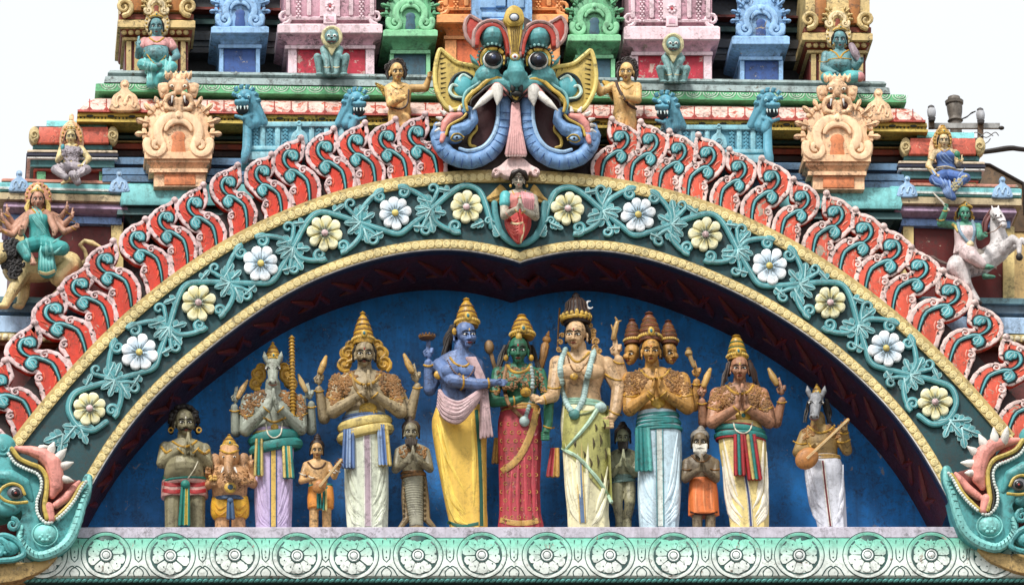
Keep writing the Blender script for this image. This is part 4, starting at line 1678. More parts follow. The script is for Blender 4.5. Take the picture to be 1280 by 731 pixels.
# ------------------------------------------------------------------ blue benches with a lion head at each end
def lion_bench(tx, lab):
 t = thing('lion_bench', lab, 'bench', *tx(600, 640), -40, 'blue lion benches')
 tl = lambda pts: [tx(*p) for p in pts]
 mir = 1 if tx(100, 0)[0] < tx(200, 0)[0] else -1
 d = -26
 LB = LION
 LL = P('lion light', 138, 196, 210, dirt=.3)

 def bx(x0, y0, x1, y1, dd, th, m_, nm, par=t):
  a, b = tx(x0, y0), tx(x1, y1)
  g = G(m_)
  g.plate(rect(min(a[0], b[0]), a[1], max(a[0], b[0]), b[1]), dd, th, 1)
  return mk(nm, g, par)
 pn = bx(215, 360, 1085, 540, d - 4, 30, LB, 'bench_panel')
 bx(215, 335, 1090, 374, d + 1, 34, LL, 'top_rail')
 bx(200, 528, 1100, 560, d + 1, 34, LL, 'lower_rail')
 bx(150, 575, 1110, 640, d + 5, 38, LL, 'bench_base')
 bx(190, 640, 1100, 700, d - 3, 30, LB, 'bench_plinth')
 for i, x in enumerate((252, 310, 368, 428, 490, 700, 760, 820, 880, 940, 1000, 1060)):
  g = G(LL if i % 2 else LB)
  if i % 2:
   g.tube([tx(x, 380) + (d - 3,), tx(x, 520) + (d - 3,)], 3.6, 6, .6)
  else:
   for y in (395, 425, 455, 485, 512):
    for (dx, dy) in ((0, 0), (-12, 10), (12, 10)):
     p = tx(x + dx, y + dy)
     g.ball(p[0], p[1], d - 2.5, 1.9, 2.1, 1.6, nu=7, nv=5)
  mk('baluster' if i % 2 else 'carved_baluster', g, pn)
 g = G(LL)
 g.plate(catmull(tl([(540, 520), (535, 460), (555, 420), (580, 400), (583, 370), (576, 345), (600, 326), (624, 345), (617, 370), (622, 400), (650, 420), (668, 460), (660, 520)]), 3, True), d + 3, 7, 1.2)
 for (x, y, r) in ((600, 350, 2.3), (600, 470, 4.2)):
  p = tx(x, y)
  g.tube([(q[0], q[1], d + 3.4) for q in circle(p[0], p[1], r, 14)], .8, 5, closed=True)
 g.m(LB)
 p = tx(600, 470)
 g.ball(p[0], p[1], d + 3, 2.4, 2.4, 1.8, nu=8, nv=6)
 mk('bench_emblem', g, t)
 g = G(LB)
 g.tube([tx(185, 280) + (d + 4,), tx(186, 420) + (d + 4,), tx(184, 540) + (d + 6,), tx(170, 600) + (d + 10,), tx(160, 660) + (d + 8,)], [5.6, 5.6, 6, 5.4, 4], 9, .8)
 mk('leg', g, t)
 for (hx, hy, s, e) in ((165, 180, 1.0, 1), (1062, 195, .95, -1)):
  e *= mir
  h = lambda x, y, dd: (tx(hx, hy)[0] + e * x * s, tx(hx, hy)[1] + y * s, d + dd)
  g = G(LB)
  g.ball(*h(1, -8, 6), 10 * s, 9 * s, 9)
  g.ball(*h(-4, 1, 14), 9.5 * s, 4.6 * s, 8)
  g.limb([h(9, -8, 4), h(14, 8, 2), h(24, 26, -2)], [8 * s, 8 * s, 6 * s])
  g.limb([h(9, 6, 3), h(13, 26, 0)], [6 * s, 8 * s])
  g.limb([h(-11, 17, 9), h(-2, 20, 10), h(8, 16, 7)], [2.2 * s, 2.8 * s, 3.4 * s])
  g.limb([h(2, 20, 6), h(6, 30, 4)], [6 * s, 6 * s])
  for (x, y, r) in ((-7, -8, 4), (4, -8, 4), (-3, -3, 3.6), (-10, -1, 3.2), (3, -1, 3.2)):
   g.ball(*h(x, y, 17), r * s, r * .9 * s, 3)
  fu = fuse(g, .7, 2)
  bv = fu.bvh
  hd = mk('lion_head', fu, t)
  g = G(LB)
  for (x, y, a) in ((-10, -15, -120), (-4, -18, -100), (3, -18, -82), (9, -15, -60), (13, -9, -40), (16, -2, -20), (-12, -9, -160)):
   p = h(x, y, 9)
   a_ = math.radians(a if e > 0 else 180 - a)
   g.tube([p, (p[0] + 2.6 * math.cos(a_), p[1] + 2.6 * math.sin(a_), p[2] + 1), (p[0] + 4 * math.cos(a_ + .7), p[1] + 4 * math.sin(a_ + .7), p[2])], [3.2, 2.8, 1.4], 7)
  mk('mane', g, hd)
  g = G(P('lion mouth dark', 16, 34, 42))
  p = h(-3, 9.5, 9)
  g.ball(p[0], p[1], p[2], 8 * s, 6.4 * s, 4)
  mo = mk('mouth', g, hd)
  g = G(P('lion tooth', 214, 232, 230, dirt=.2))
  for x in (-9, -5, 0, 3.6):
   p = h(x, 5.4, 0)
   q = W(p[0], p[1], d + 20)
   g.tube3([q, q + Vector((0, -.01, -.04))], [1.3, .4], 6)
  mk('teeth', g, mo)
  for x in (-6, 5):
   p = h(x, -7, 0)
   g = G(MATS['lion light'])
   g.ball3(on(bv, p[0], p[1], .2), 2.4 * s, 2.2 * s, 1.6, 0, 9, 7)
   g.m(P('lion pupil', 20, 50, 60))
   g.ball3(on(bv, p[0], p[1], 1.7), 1.0, 1.0, .7, 0, 7, 5)
   mk('eye', g, hd)
 return t


lion_bench(T(280, 100, 6.4), 'sky blue bench with two roaring lion heads between left peach gable and cherub')


class TM:
 def __init__(s, x0, y0, k, c, f):
  s.x0, s.y0, s.k, s.c, s.f = x0, y0, k, c, f

 def __call__(s, x, y):
  return (s.x0 + (s.c - x * s.f) / s.k, s.y0 + (y + 25) / s.k)


lion_bench(TM(800, 100, 6.4, 1195, .94), 'sky blue bench with two roaring lion heads between right cherub and peach gable')

# ------------------------------------------------------------------ the mask at the top of the arch
KX = T(520, 0, 3.177)
KT = P('mask teal', 92, 162, 166, dirt=.3)
KB = P('serpent blue', 116, 156, 204, dirt=.3, var=.2)
KBL = P('serpent pale blue', 160, 194, 226, dirt=.3)
KG = P('mask gold', 204, 172, 78, dirt=.4)
KP = P('gum pink', 226, 150, 142, dirt=.25)
KM = P('mouth maroon', 58, 14, 18, dirt=.2)
TOOTH = P('tooth white', 226, 222, 214, dirt=.3, rough=.4)
mask = thing('monster_mask', 'bulging eyed teal monster mask with gold ears and two blue serpents at the arch top', 'mask', 645, 215, 5)
g = G(P('mask backing', 60, 48, 44, dirt=.5))
g.plate(catmull(KX.l([(120, 620), (95, 560), (115, 490), (170, 430), (240, 300), (300, 120), (395, 60), (490, 120), (560, 300), (625, 430), (685, 490), (705, 560), (680, 630), (600, 670), (400, 690), (190, 668)]), 4, True), 1, 30, 2)
mk('backing', g, mask)
# fused face
g = G(KT)
for sg in (-1, 1):
 m = lambda x: 395 + sg * (395 - x) * -1 if sg > 0 else x
 m = (lambda x: x) if sg < 0 else (lambda x: 790 - x)
 q = lambda x, y, d: KX(m(x), y + (4 if sg > 0 else 0)) + (d,)
 g.ball(*q(303, 152, 26), 16.5, 16, 20)
 g.ball(*q(285, 305, 22), 17, 15, 16)
 g.ball(*q(300, 245, 22), 15, 15, 14)
 g.limb([q(250, 330, 18), q(300, 330, 24), q(350, 330, 28), q(390, 350, 30)], [10, 9, 8, 8])
 g.ball(*q(368, 298, 36), 7.5, 6.5, 7)
 g.limb([q(350, 120, 18), q(362, 190, 20), q(372, 250, 24)], [5, 6, 7])
g.limb([KX(395, 240) + (30,), KX(397, 290) + (40,), KX(398, 325) + (38,)], [8, 12, 9])
g.limb([KX(393, 100) + (12,), KX(393, 230) + (22,)], [12, 9])
fu = fuse(g, .9, 3)
KBV = fu.bvh
face = mk('face', fu, mask)
for sg in (-1, 1):
 m = (lambda x: x) if sg < 0 else (lambda x: 790 - x)
 q = lambda x, y: KX(m(x), y + (4 if sg > 0 else 0))
 # eye
 p = q(305, 240)
 ey = tag(empty('eye', on(KBV, p[0], p[1], 0)))
 ey.parent = face
 ey.location -= base_of(face)
 g = G(WHITE)
 c = on(KBV, p[0], p[1], 1)
 g.ball3(c, 12.5, 12, 9, 0, 18, 12)
 mk('eyeball', g, ey)
 g = G(P('pupil black', 20, 20, 26, rough=.2, dirt=.05, streak=0))
 g.ball3(c + Vector((0, -.05, -.003)), 11, 10.4, 7.4, 0, 16, 12)
 mk('pupil', g, ey)
 g = G(P('iris blue grey', 60, 70, 96, rough=.2, dirt=.1, streak=0))
 g.ball3(c + Vector((0, -.105, -.005)), 4, 4, 2.4, 0, 12, 8)
 mk('iris', g, ey)
 g = G(KG)
 arc = [q(305 + 47 * math.cos(a), 238 - 46 * math.sin(a)) for a in [math.radians(-25 + 230 * i / 18) for i in range(19)]]
 drape(g, arc, [KBV], 3.2, [1.2, 2.6, 2.8, 2.6, 1.2], n=7, d=30)
 arc = [q(305 + 60 * math.cos(a), 236 - 58 * math.sin(a)) for a in [math.radians(-10 + 200 * i / 18) for i in range(19)]]
 g.m(P('lid dark line', 40, 30, 26))
 drape(g, [q(305 + 53 * math.cos(a), 236 - 52 * math.sin(a)) for a in [math.radians(-15 + 210 * i / 18) for i in range(19)]], [KBV], 1.6, 1.4, d=26)
 mk('eyelid', g, ey)
 g = G(P('pearl teal', 150, 200, 200, dirt=.2))
 for i in range(13):
  a = math.radians(0 + 185 * i / 12)
  x, y = q(305 + 60 * math.cos(a), 232 - 58 * math.sin(a))
  g.ball3(on(KBV, x, y, 1.2, 26), 2.0, 2.0, 1.8, 0, 7, 5)
 mk('lid_pearls', g, ey)
 # flaming brow
 g = G(P('brow red', 170, 52, 38, dirt=.35))
 band = [q(*p_) for p_ in [(232, 180), (238, 130), (268, 98), (310, 92), (345, 112), (366, 160), (372, 215)]]
 inner = [q(*p_) for p_ in [(250, 182), (256, 142), (278, 114), (308, 108), (334, 124), (352, 165), (360, 215)]]
 g.plate(catmull(band, 4) + catmull(inner, 4)[::-1], 42, 12, 1.4)
 g.plate(catmull([q(*p_) for p_ in [(245, 190), (205, 150), (198, 100), (212, 70), (235, 80), (262, 98), (240, 130)]], 4, True), 30, 12, 1.5)
 br = mk('brow', g, face)
 g = G(P('brow rim grey pink', 176, 142, 136, dirt=.45))
 e = catmull([q(*p_) for p_ in [(228, 185), (232, 128), (264, 92), (312, 84), (352, 106), (374, 160), (379, 220)]], 5)
 g.tube([(x, y, 40) for x, y in e], [2.2 + .7 * abs(math.sin(i * .9)) for i in range(len(e))], 7)
 e = catmull([q(*p_) for p_ in [(245, 192), (203, 152), (194, 100), (212, 66), (240, 78), (262, 90)]], 5)
 g.tube([(x, y, 30) for x, y in e], [2.2 + .7 * abs(math.sin(i * .9)) for i in range(len(e))], 7)
 mk('brow_rim', g, br)
 # ear
 g = G(P('ear gold', 196, 170, 88, dirt=.45))
 ear = catmull([q(*p_) for p_ in [(92, 192), (125, 212), (170, 245), (250, 262), (262, 300), (240, 350), (205, 410), (160, 442), (120, 432), (88, 385), (70, 330), (72, 260)]], 4, True)
 g.plate(ear, 12, 10, 2)
 eo = mk('ear', g, face)
 g = G(P('ear rim gold', 222, 200, 116, dirt=.4))
 g.tube([(x, y, 13) for x, y in offset(ear if area(ear) > 0 else ear[::-1], 2)], 3.0, 8, closed=True)
 mk('ear_rim', g, eo)
 g = G(P('ear groove', 62, 54, 26))
 for i in range(11):
  f = i / 10
  a = Vector((88 + 6 * math.sin(f * 3), 215 + 195 * f))
  p1, p2 = q(a.x + 6, a.y), q(a.x + 26, a.y - 4)
  g.tube([(p1[0], p1[1], 12.4), (p2[0], p2[1], 12.2)], [1.1, .3], 5)
 for i in range(5):
  p1, p2 = q(135 + 24 * i, 232 + 10 * i), q(140 + 24 * i, 250 + 10 * i)
  g.tube([(p1[0], p1[1], 12.4), (p2[0], p2[1], 12.2)], [1.0, .3], 5)
 mk('groove', g, eo)
 g = G(TEAL)
 p = q(188, 342)
 g.ball(p[0], p[1], 12, 13, 15, 6)
 g.m(P('ear scroll dark', 20, 40, 44))
 g.tube([(x, y, 13) for x, y in catmull([q(*p_) for p_ in [(222, 308), (190, 292), (155, 305), (135, 345), (142, 385), (180, 398)]], 4)], 2.6, 6)
 g.m(P('ear scroll pale', 190, 216, 206, dirt=.3))
 g.tube([(x, y, 15) for x, y in catmull([q(*p_) for p_ in [(216, 312), (188, 298), (172, 316), (184, 336), (176, 346), (146, 338), (134, 362), (152, 384), (182, 388)]], 4)], [1.6, 2.4, 2.0, 2.4, 1.5], 7)
 mk('ear_scroll', g, eo)
 g = G(KT)
 pp = [q(*p_) for p_ in [(240, 240), (215, 215), (222, 240), (250, 258)]]
 g.plate(pp, 22, 8, 1)
 mk('eye_flick', g, face)
 # mouth: dark hollow, lips
 g = G(KM)
 g.plate(catmull([q(*p_) for p_ in [(205, 430), (200, 385), (235, 350), (300, 330), (360, 350), (372, 430), (352, 520), (300, 580), (230, 588), (212, 540), (240, 480)]], 4, True), 7, 5, .8)
 mo = mk('mouth_hollow', g, mask)
 for (pts, m_, r, d) in (([(392, 392), (368, 340), (330, 312), (285, 320), (250, 350), (212, 380), (198, 405), (204, 440)], KG, 2.5, 32), ([(398, 404), (352, 366), (330, 336), (290, 342), (252, 372), (222, 398), (216, 420)], P('lip dark', 34, 22, 20), 1.7, 31),
       ([(380, 378), (360, 326), (328, 298), (285, 304), (244, 336), (200, 366), (188, 404), (196, 446)], P('lip teal light', 120, 176, 178, dirt=.3), 2.2, 27)):
  g = G(m_)
  g.tube([(x, y, d) for x, y in catmull([q(*p_) for p_ in pts], 5)], [r * .7, r, r * 1.1, r, r * .7], 8)
  mk('lip', g, mask)
 g = G(KP)
 g.limb([q(352, 365) + (26,), q(322, 350) + (28,), q(292, 372) + (26,)], [6, 8, 5])
 mk('gum', fuse(g, .8, 2), mo)
 for (pts, r) in (([(322, 352, 34), (326, 385, 38), (322, 418, 40)], [8.2, 6, .7]), ([(300, 372, 34), (262, 405, 38), (226, 436, 40)], [5.4, 4.6, .8])):
  g = G(TOOTH)
  g.tube([q(x, y) + (d,) for x, y, d in pts], r, 10)
  mk('fang', g, mo)
 # serpent
 sp = empty('sea_serpent', W(*q(200, 600), 10))
 sp.parent = mask
 sp.location -= mask.location
 g = G(KB)
 path = catmull([q(*p_) for p_ in [(352, 400), (350, 470), (338, 540), (296, 606), (220, 640), (140, 622), (98, 575), (86, 530)]], 12)
 n = len(path)
 g.tube([(x, y, 15) for x, y in path], [(7.4 + 2.4 * math.sin(min(1, i / n * 1.5) * PI / 2)) * (1 + .05 * abs(math.sin(i * .55))) for i in range(n)], 14)
 sb = mk('serpent_body', g, sp)
 g = G(KBL)
 g.tube([(x, y, 21) for x, y in catmull([q(*p_) for p_ in [(326, 412), (324, 480), (306, 540), (268, 584), (212, 600), (172, 590)]], 6)], [2, 3, 3.2, 3, 2], 8)
 mk('belly_band', g, sb)
 g = G(KG)
 g.tube([(x, y, 12) for x, y in catmull([q(*p_) for p_ in [(238, 490), (240, 515), (216, 545), (214, 575), (236, 584)]], 6)], [1.4, 2.2, 2.0], 7)
 mk('mouth_edge', g, mo)
 g = G(P('rib line blue', 58, 92, 150, dirt=.2))
 for i in range(8, n - 6, 5):
  a, b = path[i - 1], path[i + 1]
  tt = Vector((b[0] - a[0], b[1] - a[1])).normalized()
  nn = Vector((-tt.y, tt.x))
  c = Vector(path[i][:2])
  R = 9.6
  g.tube([(c.x + nn.x * R * math.sin(u), c.y + nn.y * R * math.sin(u), 15.4 + R * math.cos(u)) for u in [math.radians(v) for v in (-80, -50, -20, 10, 40, 70)]], [.3, .55, .55, .55, .5, .3], 4)
 mk('rib_pattern', g, sb)
 g = G(KB)
 g.ball(*q(150, 540), 18, 13, 11, 11)
 g.ball(*q(106, 550), 18, 9, 12, 9)
 g.limb([q(150, 520) + (18,), q(195, 510) + (20,), q(228, 480) + (20,), q(226, 446) + (20,), q(200, 432) + (20,), q(188, 446) + (20,)], [11, 9, 6.5, 5.4, 4.4, 3])
 g.limb([q(84, 500) + (16,), q(78, 560) + (18,), q(92, 592) + (20,)], [5, 6, 5])
 fu = fuse(g, .8, 2)
 hb = fu.bvh
 hd = mk('serpent_head', fu, sp)
 g = G(KG)
 g.tube([(x, y, 28) for x, y in catmull([q(*p_) for p_ in [(200, 452), (184, 470), (150, 488), (128, 505), (118, 536)]], 5)], 1.7, 7)
 g.m(P('lip thin dark', 30, 24, 24))
 g.tube([(x, y, 26.5) for x, y in catmull([q(*p_) for p_ in [(196, 462), (184, 480), (152, 496), (136, 510), (126, 540)]], 5)], 1.2, 6)
 mk('serpent_lip', g, hd)
 g = G(KP)
 g.limb([q(176, 458) + (22,), q(140, 466) + (22,), q(116, 492) + (22,), q(106, 524) + (22,)], [4, 6, 5.6, 4])
 g.limb([q(108, 540) + (26,), q(102, 560) + (27,)], [4, 3])
 mk('serpent_gum', fuse(g, .8, 2), hd)
 for (x, y, dx, dy) in ((172, 440, 2, -16), (142, 440, -8, -15), (115, 452, -15, -10), (100, 472, -16, -4), (94, 494, -15, 2), (92, 515, -14, 6)):
  g = G(TOOTH)
  a, b = q(x, y), q(x + dx * 1.2, y + dy * 1.2)
  g.tube([a + (23,), b + (24,)], [3.2, 1.2], 8)
  mk('tooth', g, hd)
 g = G(KBL)
 p = q(162, 546)
 g.ball3(on(hb, p[0], p[1], .3), 5.5, 3.2, 2.4, 0, 12, 8)
 g.m(MATS['pupil black'])
 g.ball3(on(hb, p[0], p[1], 2.0), 2, 1.8, 1.4, 0, 8, 6)
 g.m(KG)
 drape(g, catmull([q(138, 552), q(150, 534), q(172, 532), q(190, 546)], 4), [hb], 1.2, 1.0, d=24)
 drape(g, catmull([q(140, 556), q(158, 562), q(188, 552)], 4), [hb], 1.2, .9, d=24)
 mk('serpent_eye', g, hd)
# forehead crest, tongue, scroll
g = G(KG)
pts = [(362, 100), (392, 94), (424, 100), (410, 190), (402, 232), (384, 232), (376, 190)]
g.plate(catmull(KX.l(pts), 3, True), 46, 16, 2)
cr_ = mk('forehead_crest', g, mask)
g = G(P('crest groove', 110, 84, 36))
for x in (-18, -9, 0, 9, 18):
 g.tube([KX(393 + x, 104) + (46.6,), KX(393 + x * .5, 205) + (46.6,)], [.8, .4], 5)
mk('groove', g, cr_)
g = G(KG)
g.plate(catmull(KX.l([(388, 22), (420, 40), (430, 80), (412, 104), (390, 106), (366, 104), (348, 80), (360, 40)]), 4, True), 50, 14, 2, (1.5, 4))
mk('crest_finial', g, cr_)
g = G(P('jewel dark ring', 60, 62, 66))
g.ball(*KX(390, 70), 51, 7, 6, 3)
g.m(P('jewel pale', 206, 214, 226, rough=.2, dirt=.2))
g.ball(*KX(390, 70), 53, 5, 4.4, 3)
mk('jewel', g, cr_)
g = G(KG)
g.ball(*KX(393, 226), 42, 6.4, 6.2, 4)
g.m(WHITE)
g.ball(*KX(393, 226), 45, 4.2, 4.2, 2.4)
g.m(P('bindi red', 150, 30, 30))
g.ball(*KX(393, 226), 47, 1.6, 1.6, 1.2)
mk('brow_jewel', g, face)
g = G(P('nostril dark', 18, 22, 22))
for x in (384, 416):
 g.ball(*KX(x, 350), 38, 3.4, 6.2, 3)
g.ball(*KX(400, 372), 36, 8, 4, 3)
mk('nostrils', g, face)
TG = P('tongue pink', 222, 172, 170, dirt=.3)
g = G(TG)
for i in range(7):
 f = (i - 3) / 3
 g.tube([KX(395 + f * 11, 412) + (24,), KX(396 + f * 16, 500) + (26,), KX(397 + f * 34, 612) + (27,)], [2.0, 2.4, 3.6], 7)
g.plate(KX.l([(382, 408), (410, 408), (418, 500), (434, 610), (360, 610), (376, 500)]), 23, 10, 1)
tg = mk('tongue', g, mask)
g = G(P('flare pink', 236, 204, 200, dirt=.3))
g.plate(catmull(KX.l([(396, 622), (430, 632), (456, 655), (488, 672), (490, 690), (468, 692), (452, 684), (440, 700), (396, 706), (352, 700), (338, 690), (322, 696), (304, 690), (306, 674), (334, 658), (364, 632)]), 3, True), 20, 12, 2)
for sg in (-1, 1):
 g.tube([(p[0], p[1], 21) for p in spiral(*KX(396 + sg * 80, 682), 4.6, 90, 1.3, .2, 12, sg)], [1.8 - .08 * i for i in range(13)], 6)
for i in range(8):
 g.ball(*KX(362 + i * 10, 618), 27, 2.2, 2.2, 2, nu=7, nv=5)
mk('tongue_flare', g, tg)


# ------------------------------------------------------------------ sea monster heads at both feet of the arch
def makara(mir, lab):
 tx = T(0, 500, 3.164)

 def q(x, y, *r):
  a, b = tx(x, y)
  if mir:
   a, b = 1293.3 - a, b - 10.5
  return (a, b) + tuple(r)
 ql = lambda pts: [q(*p) for p in pts]
 t = thing('sea_monster_head', lab, 'monster head', *q(120, 640), 0, 'sea monster heads at the arch feet')
 MT = P('monster teal', 84, 164, 166, dirt=.4, streak=.35)
 MTL = P('monster teal light', 132, 206, 202, dirt=.3)
 MO = P('monster ochre', 190, 160, 104, dirt=.5, chip=.1)
 MPK = P('monster gum pink', 226, 150, 138, dirt=.3)
 MG = P('monster gold', 196, 172, 84, dirt=.4)
 g = G(MO)
 g.plate(catmull(ql([(-260, 600), (0, 630), (120, 640), (230, 600), (190, 660), (110, 700), (20, 722), (-260, 740)]), 4, True), 16, 40, 2)
 mk('ochre_base', g, t)
 g = G(MT)
 head = [(-260, 170), (-60, 205), (30, 222), (66, 246), (110, 270), (158, 298), (168, 332), (148, 398), (150, 452), (188, 480), (236, 462), (272, 430), (310, 372), (328, 308), (346, 290), (366, 304), (360, 350), (338, 400),
   (316, 490), (286, 560), (236, 606), (152, 634), (100, 604), (66, 552), (68, 500), (88, 452), (60, 440), (-60, 470), (-260, 520)]
 hp = catmull(ql(head), 3, True)
 g.plate(hp, 22, 40, 2)
 hb = BVHTree.FromBMesh(g.bm)
 hd = mk('head', g, t)
 # jaw crescent, thick and fringed
 g = G(MTL)
 jaw = catmull(ql([(352, 302), (350, 350), (328, 402), (304, 486), (272, 554), (222, 596), (152, 616), (104, 588), (80, 545), (84, 498)]), 6)
 n = len(jaw)
 g.tube([(x, y, 23) for x, y in jaw], [(2.6 + 3.8 * math.sin(PI * i / (n - 1))) * (1 + .1 * (i % 2)) for i in range(n)], 8, .9)
 mk('jaw_fringe', g, hd)
 g = G(MTL)
 p = q(178, 530)
 g.ball(p[0], p[1], 24, 15, 13, 8)
 g.tube([(x, y, 27) for x, y in circle(p[0], p[1], 16, 24, 14.5)], .9, 5, closed=True)
 for i in range(6):
  a = i * PI / 3
  g.ball(p[0] + 6 * math.cos(a), p[1] + 4 + 3.5 * math.sin(a), 30, 2.6, 2.4, 2, nu=8, nv=6)
 mk('jaw_boss', g, hd)
 g = G(P('fringe cut', 36, 92, 94))
 for i in range(6, n - 2, 2):
  a, b = jaw[i - 1], jaw[min(n - 1, i + 1)]
  tt = Vector((b[0] - a[0], b[1] - a[1])).normalized()
  nn = Vector((-tt.y, tt.x)) * (1 if mir else -1)
  c = Vector(jaw[i][:2])
  g.tube([(c.x + nn.x * 1, c.y + nn.y * 1, 29.5), (c.x - nn.x * 4.2 + tt.x * 2, c.y - nn.y * 4.2 + tt.y * 2, 27)], [.3, .8], 4)
 mk('groove', g, hd)
 # mouth: gum, lips, pearls, teeth
 g = G(P('monster mouth dark', 120, 48, 40, dirt=.3))
 g.plate(catmull(ql([(150, 230), (250, 300), (310, 320), (300, 350), (250, 420), (205, 470), (165, 440), (170, 380), (186, 320)]), 3, True), 15, 20, 1)
 mk('mouth_hollow', g, t)
 g = G(MPK)
 g.limb([q(66, 192, 24), q(120, 200, 26), q(170, 215, 27), q(208, 250, 28), (q(222, 300, 28)), q(222, 340, 27), q(206, 375, 25)], [4, 6.5, 9, 11, 10, 9, 5])
 g.limb([q(222, 415, 22), q(262, 385, 22), q(296, 345, 22), q(312, 325, 22)], [5, 6, 5, 3])
 g.limb([q(190, 425, 26), q(203, 470, 28)], [7.4, 5])
 mk('gum', fuse(g, .9, 2), t)
 for (pts, m_, r, d, nm) in (([(46, 190), (74, 228), (112, 248), (160, 268), (184, 308), (184, 360), (176, 420), (186, 468)], MG, 3.0, 30, 'lip'), ([(214, 470), (244, 442), (282, 402), (312, 350), (330, 326)], MG, 2.6, 28, 'lip'),
        ([(38, 204), (66, 240), (108, 260), (150, 280), (172, 314), (170, 356), (160, 420), (170, 468)], P('lip outline dark', 40, 40, 34), 1.5, 29, 'lip_line')):  # dark outline running beside the gold lip
  g = G(m_)
  g.tube([(x, y, d) for x, y in catmull(ql(pts), 5)], r, 8)
  mk(nm, g, t)
 g = G(P('pearl white', 218, 228, 222, dirt=.3))
 for pts, k in (([(34, 212), (60, 248), (104, 272), (146, 290), (164, 320), (160, 360), (146, 400), (150, 450), (180, 484), (204, 482)], 33), ([(226, 468), (262, 436), (300, 388), (322, 346), (340, 322)], 17)):
  for (x, y) in resample(catmull(ql(pts), 6), k):
   g.ball(x, y, 29, 2.3, 2.3, 2.2, nu=8, nv=6)
 mk('pearls', g, t)
 for (x, y, dx, dy, r) in ((165, 190, 26, -8, 4.6), (200, 200, 14, -34, 6), (232, 226, 30, -34, 6.2), (248, 262, 42, -16, 5.8), (252, 312, 40, 8, 5.4)) if not mir else \
   ((120, 190, -12, -52, 6), (158, 196, 4, -54, 6.6), (196, 214, 24, -46, 6.6), (226, 246, 40, -30, 6.2), (244, 284, 48, -4, 5.8), (250, 322, 26, -2, 5.2)):
  g = G(TOOTH)
  a, b, c = q(x - dx * .2, y - dy * .2, 28), q(x + dx * .45, y + dy * .45, 31), q(x + dx, y + dy, 31)
  g.tube([a, b, c], [r, r * .8, r * .16], 10)
  mk('tooth', g, t)
 # eye
 p = q(62, 366)
 ey = empty('eye', W(p[0], p[1], 30))
 ey.parent = hd
 ey.location -= base_of(hd)
 g = G(MT)
 g.limb([q(-20, 300, 24), q(40, 305, 26), q(95, 330, 24), q(125, 395, 20)], [8, 10, 8, 4])
 g.ball(*q(20, 430, 22), 20, 10, 9)
 mk('eye_socket', fuse(g, 1, 3), ey)
 g = G(P('eye grey', 110, 112, 116, rough=.25, dirt=.2))
 g.ball(p[0], p[1], 31, 11, 9, 6)
 mk('eyeball', g, ey)
 g = G(MATS['pupil black'])
 g.ball(p[0], p[1], 36, 5.6, 5.4, 3)
 g.m(P('eye red dot', 150, 60, 54))
 g.ball(p[0], p[1], 38.6, 1.6, 1.6, 1)
 mk('pupil', g, ey)
 g = G(MG)
 g.tube([(x, y, 35) for x, y in catmull(ql([(-6, 370), (12, 344), (48, 330), (82, 342), (98, 372)]), 5)], 2.0, 7)
 g.tube([(x, y, 35) for x, y in catmull(ql([(-4, 376), (20, 396), (60, 406), (108, 402)]), 5)], 2.0, 7)
 mk('eyelid', g, ey)
 # curling crest behind the eye
 g = G(MT)
 for (cx, cy, r, a0, cw, rr) in ((50, 492, 8, -90, 1, 3.4), (-10, 590, 14, 0, -1, 5)):
  c = q(cx, cy)
  g.tube([(x, y, 26) for x, y in spiral(c[0], c[1], r, a0 if not mir else 180 - a0, 1.3, .2, 14, cw * (-1 if mir else 1))], [rr * (1 - .03 * i) for i in range(15)], 7)
 g.tube([(x, y, 24) for x, y in catmull(ql([(-160, 560), (-40, 545), (20, 535), (70, 560), (96, 606), (60, 628), (0, 634), (-160, 640)]), 5)], 4, 8)
 g.ball(*q(15, 585, 20), 20, 11, 8)
 for i in range(9):
  a = i * PI * 2 / 9
  c = q(15, 585)
  g.ball(c[0] + 8 * math.cos(a), c[1] + 6 * math.sin(a), 27, 2.6, 2.4, 2, nu=7, nv=5)
 mk('crest_scroll', g, t)
 g = G(MT)
 g.ball(*q(10, 185, 12), 17, 17, 12)
 c = q(10, 190)
 g.tube([(x, y, 22) for x, y in spiral(c[0], c[1], 10, 0, 1.4, .2, 14, -1 if mir else 1)], [2.4 - .1 * i for i in range(15)], 6)
 mk('brow_knob', g, hd)
 return t


makara(False, 'teal sea monster head with stubby white teeth at the left arch foot')
makara(True, 'teal sea monster head with long white fangs at the right arch foot')

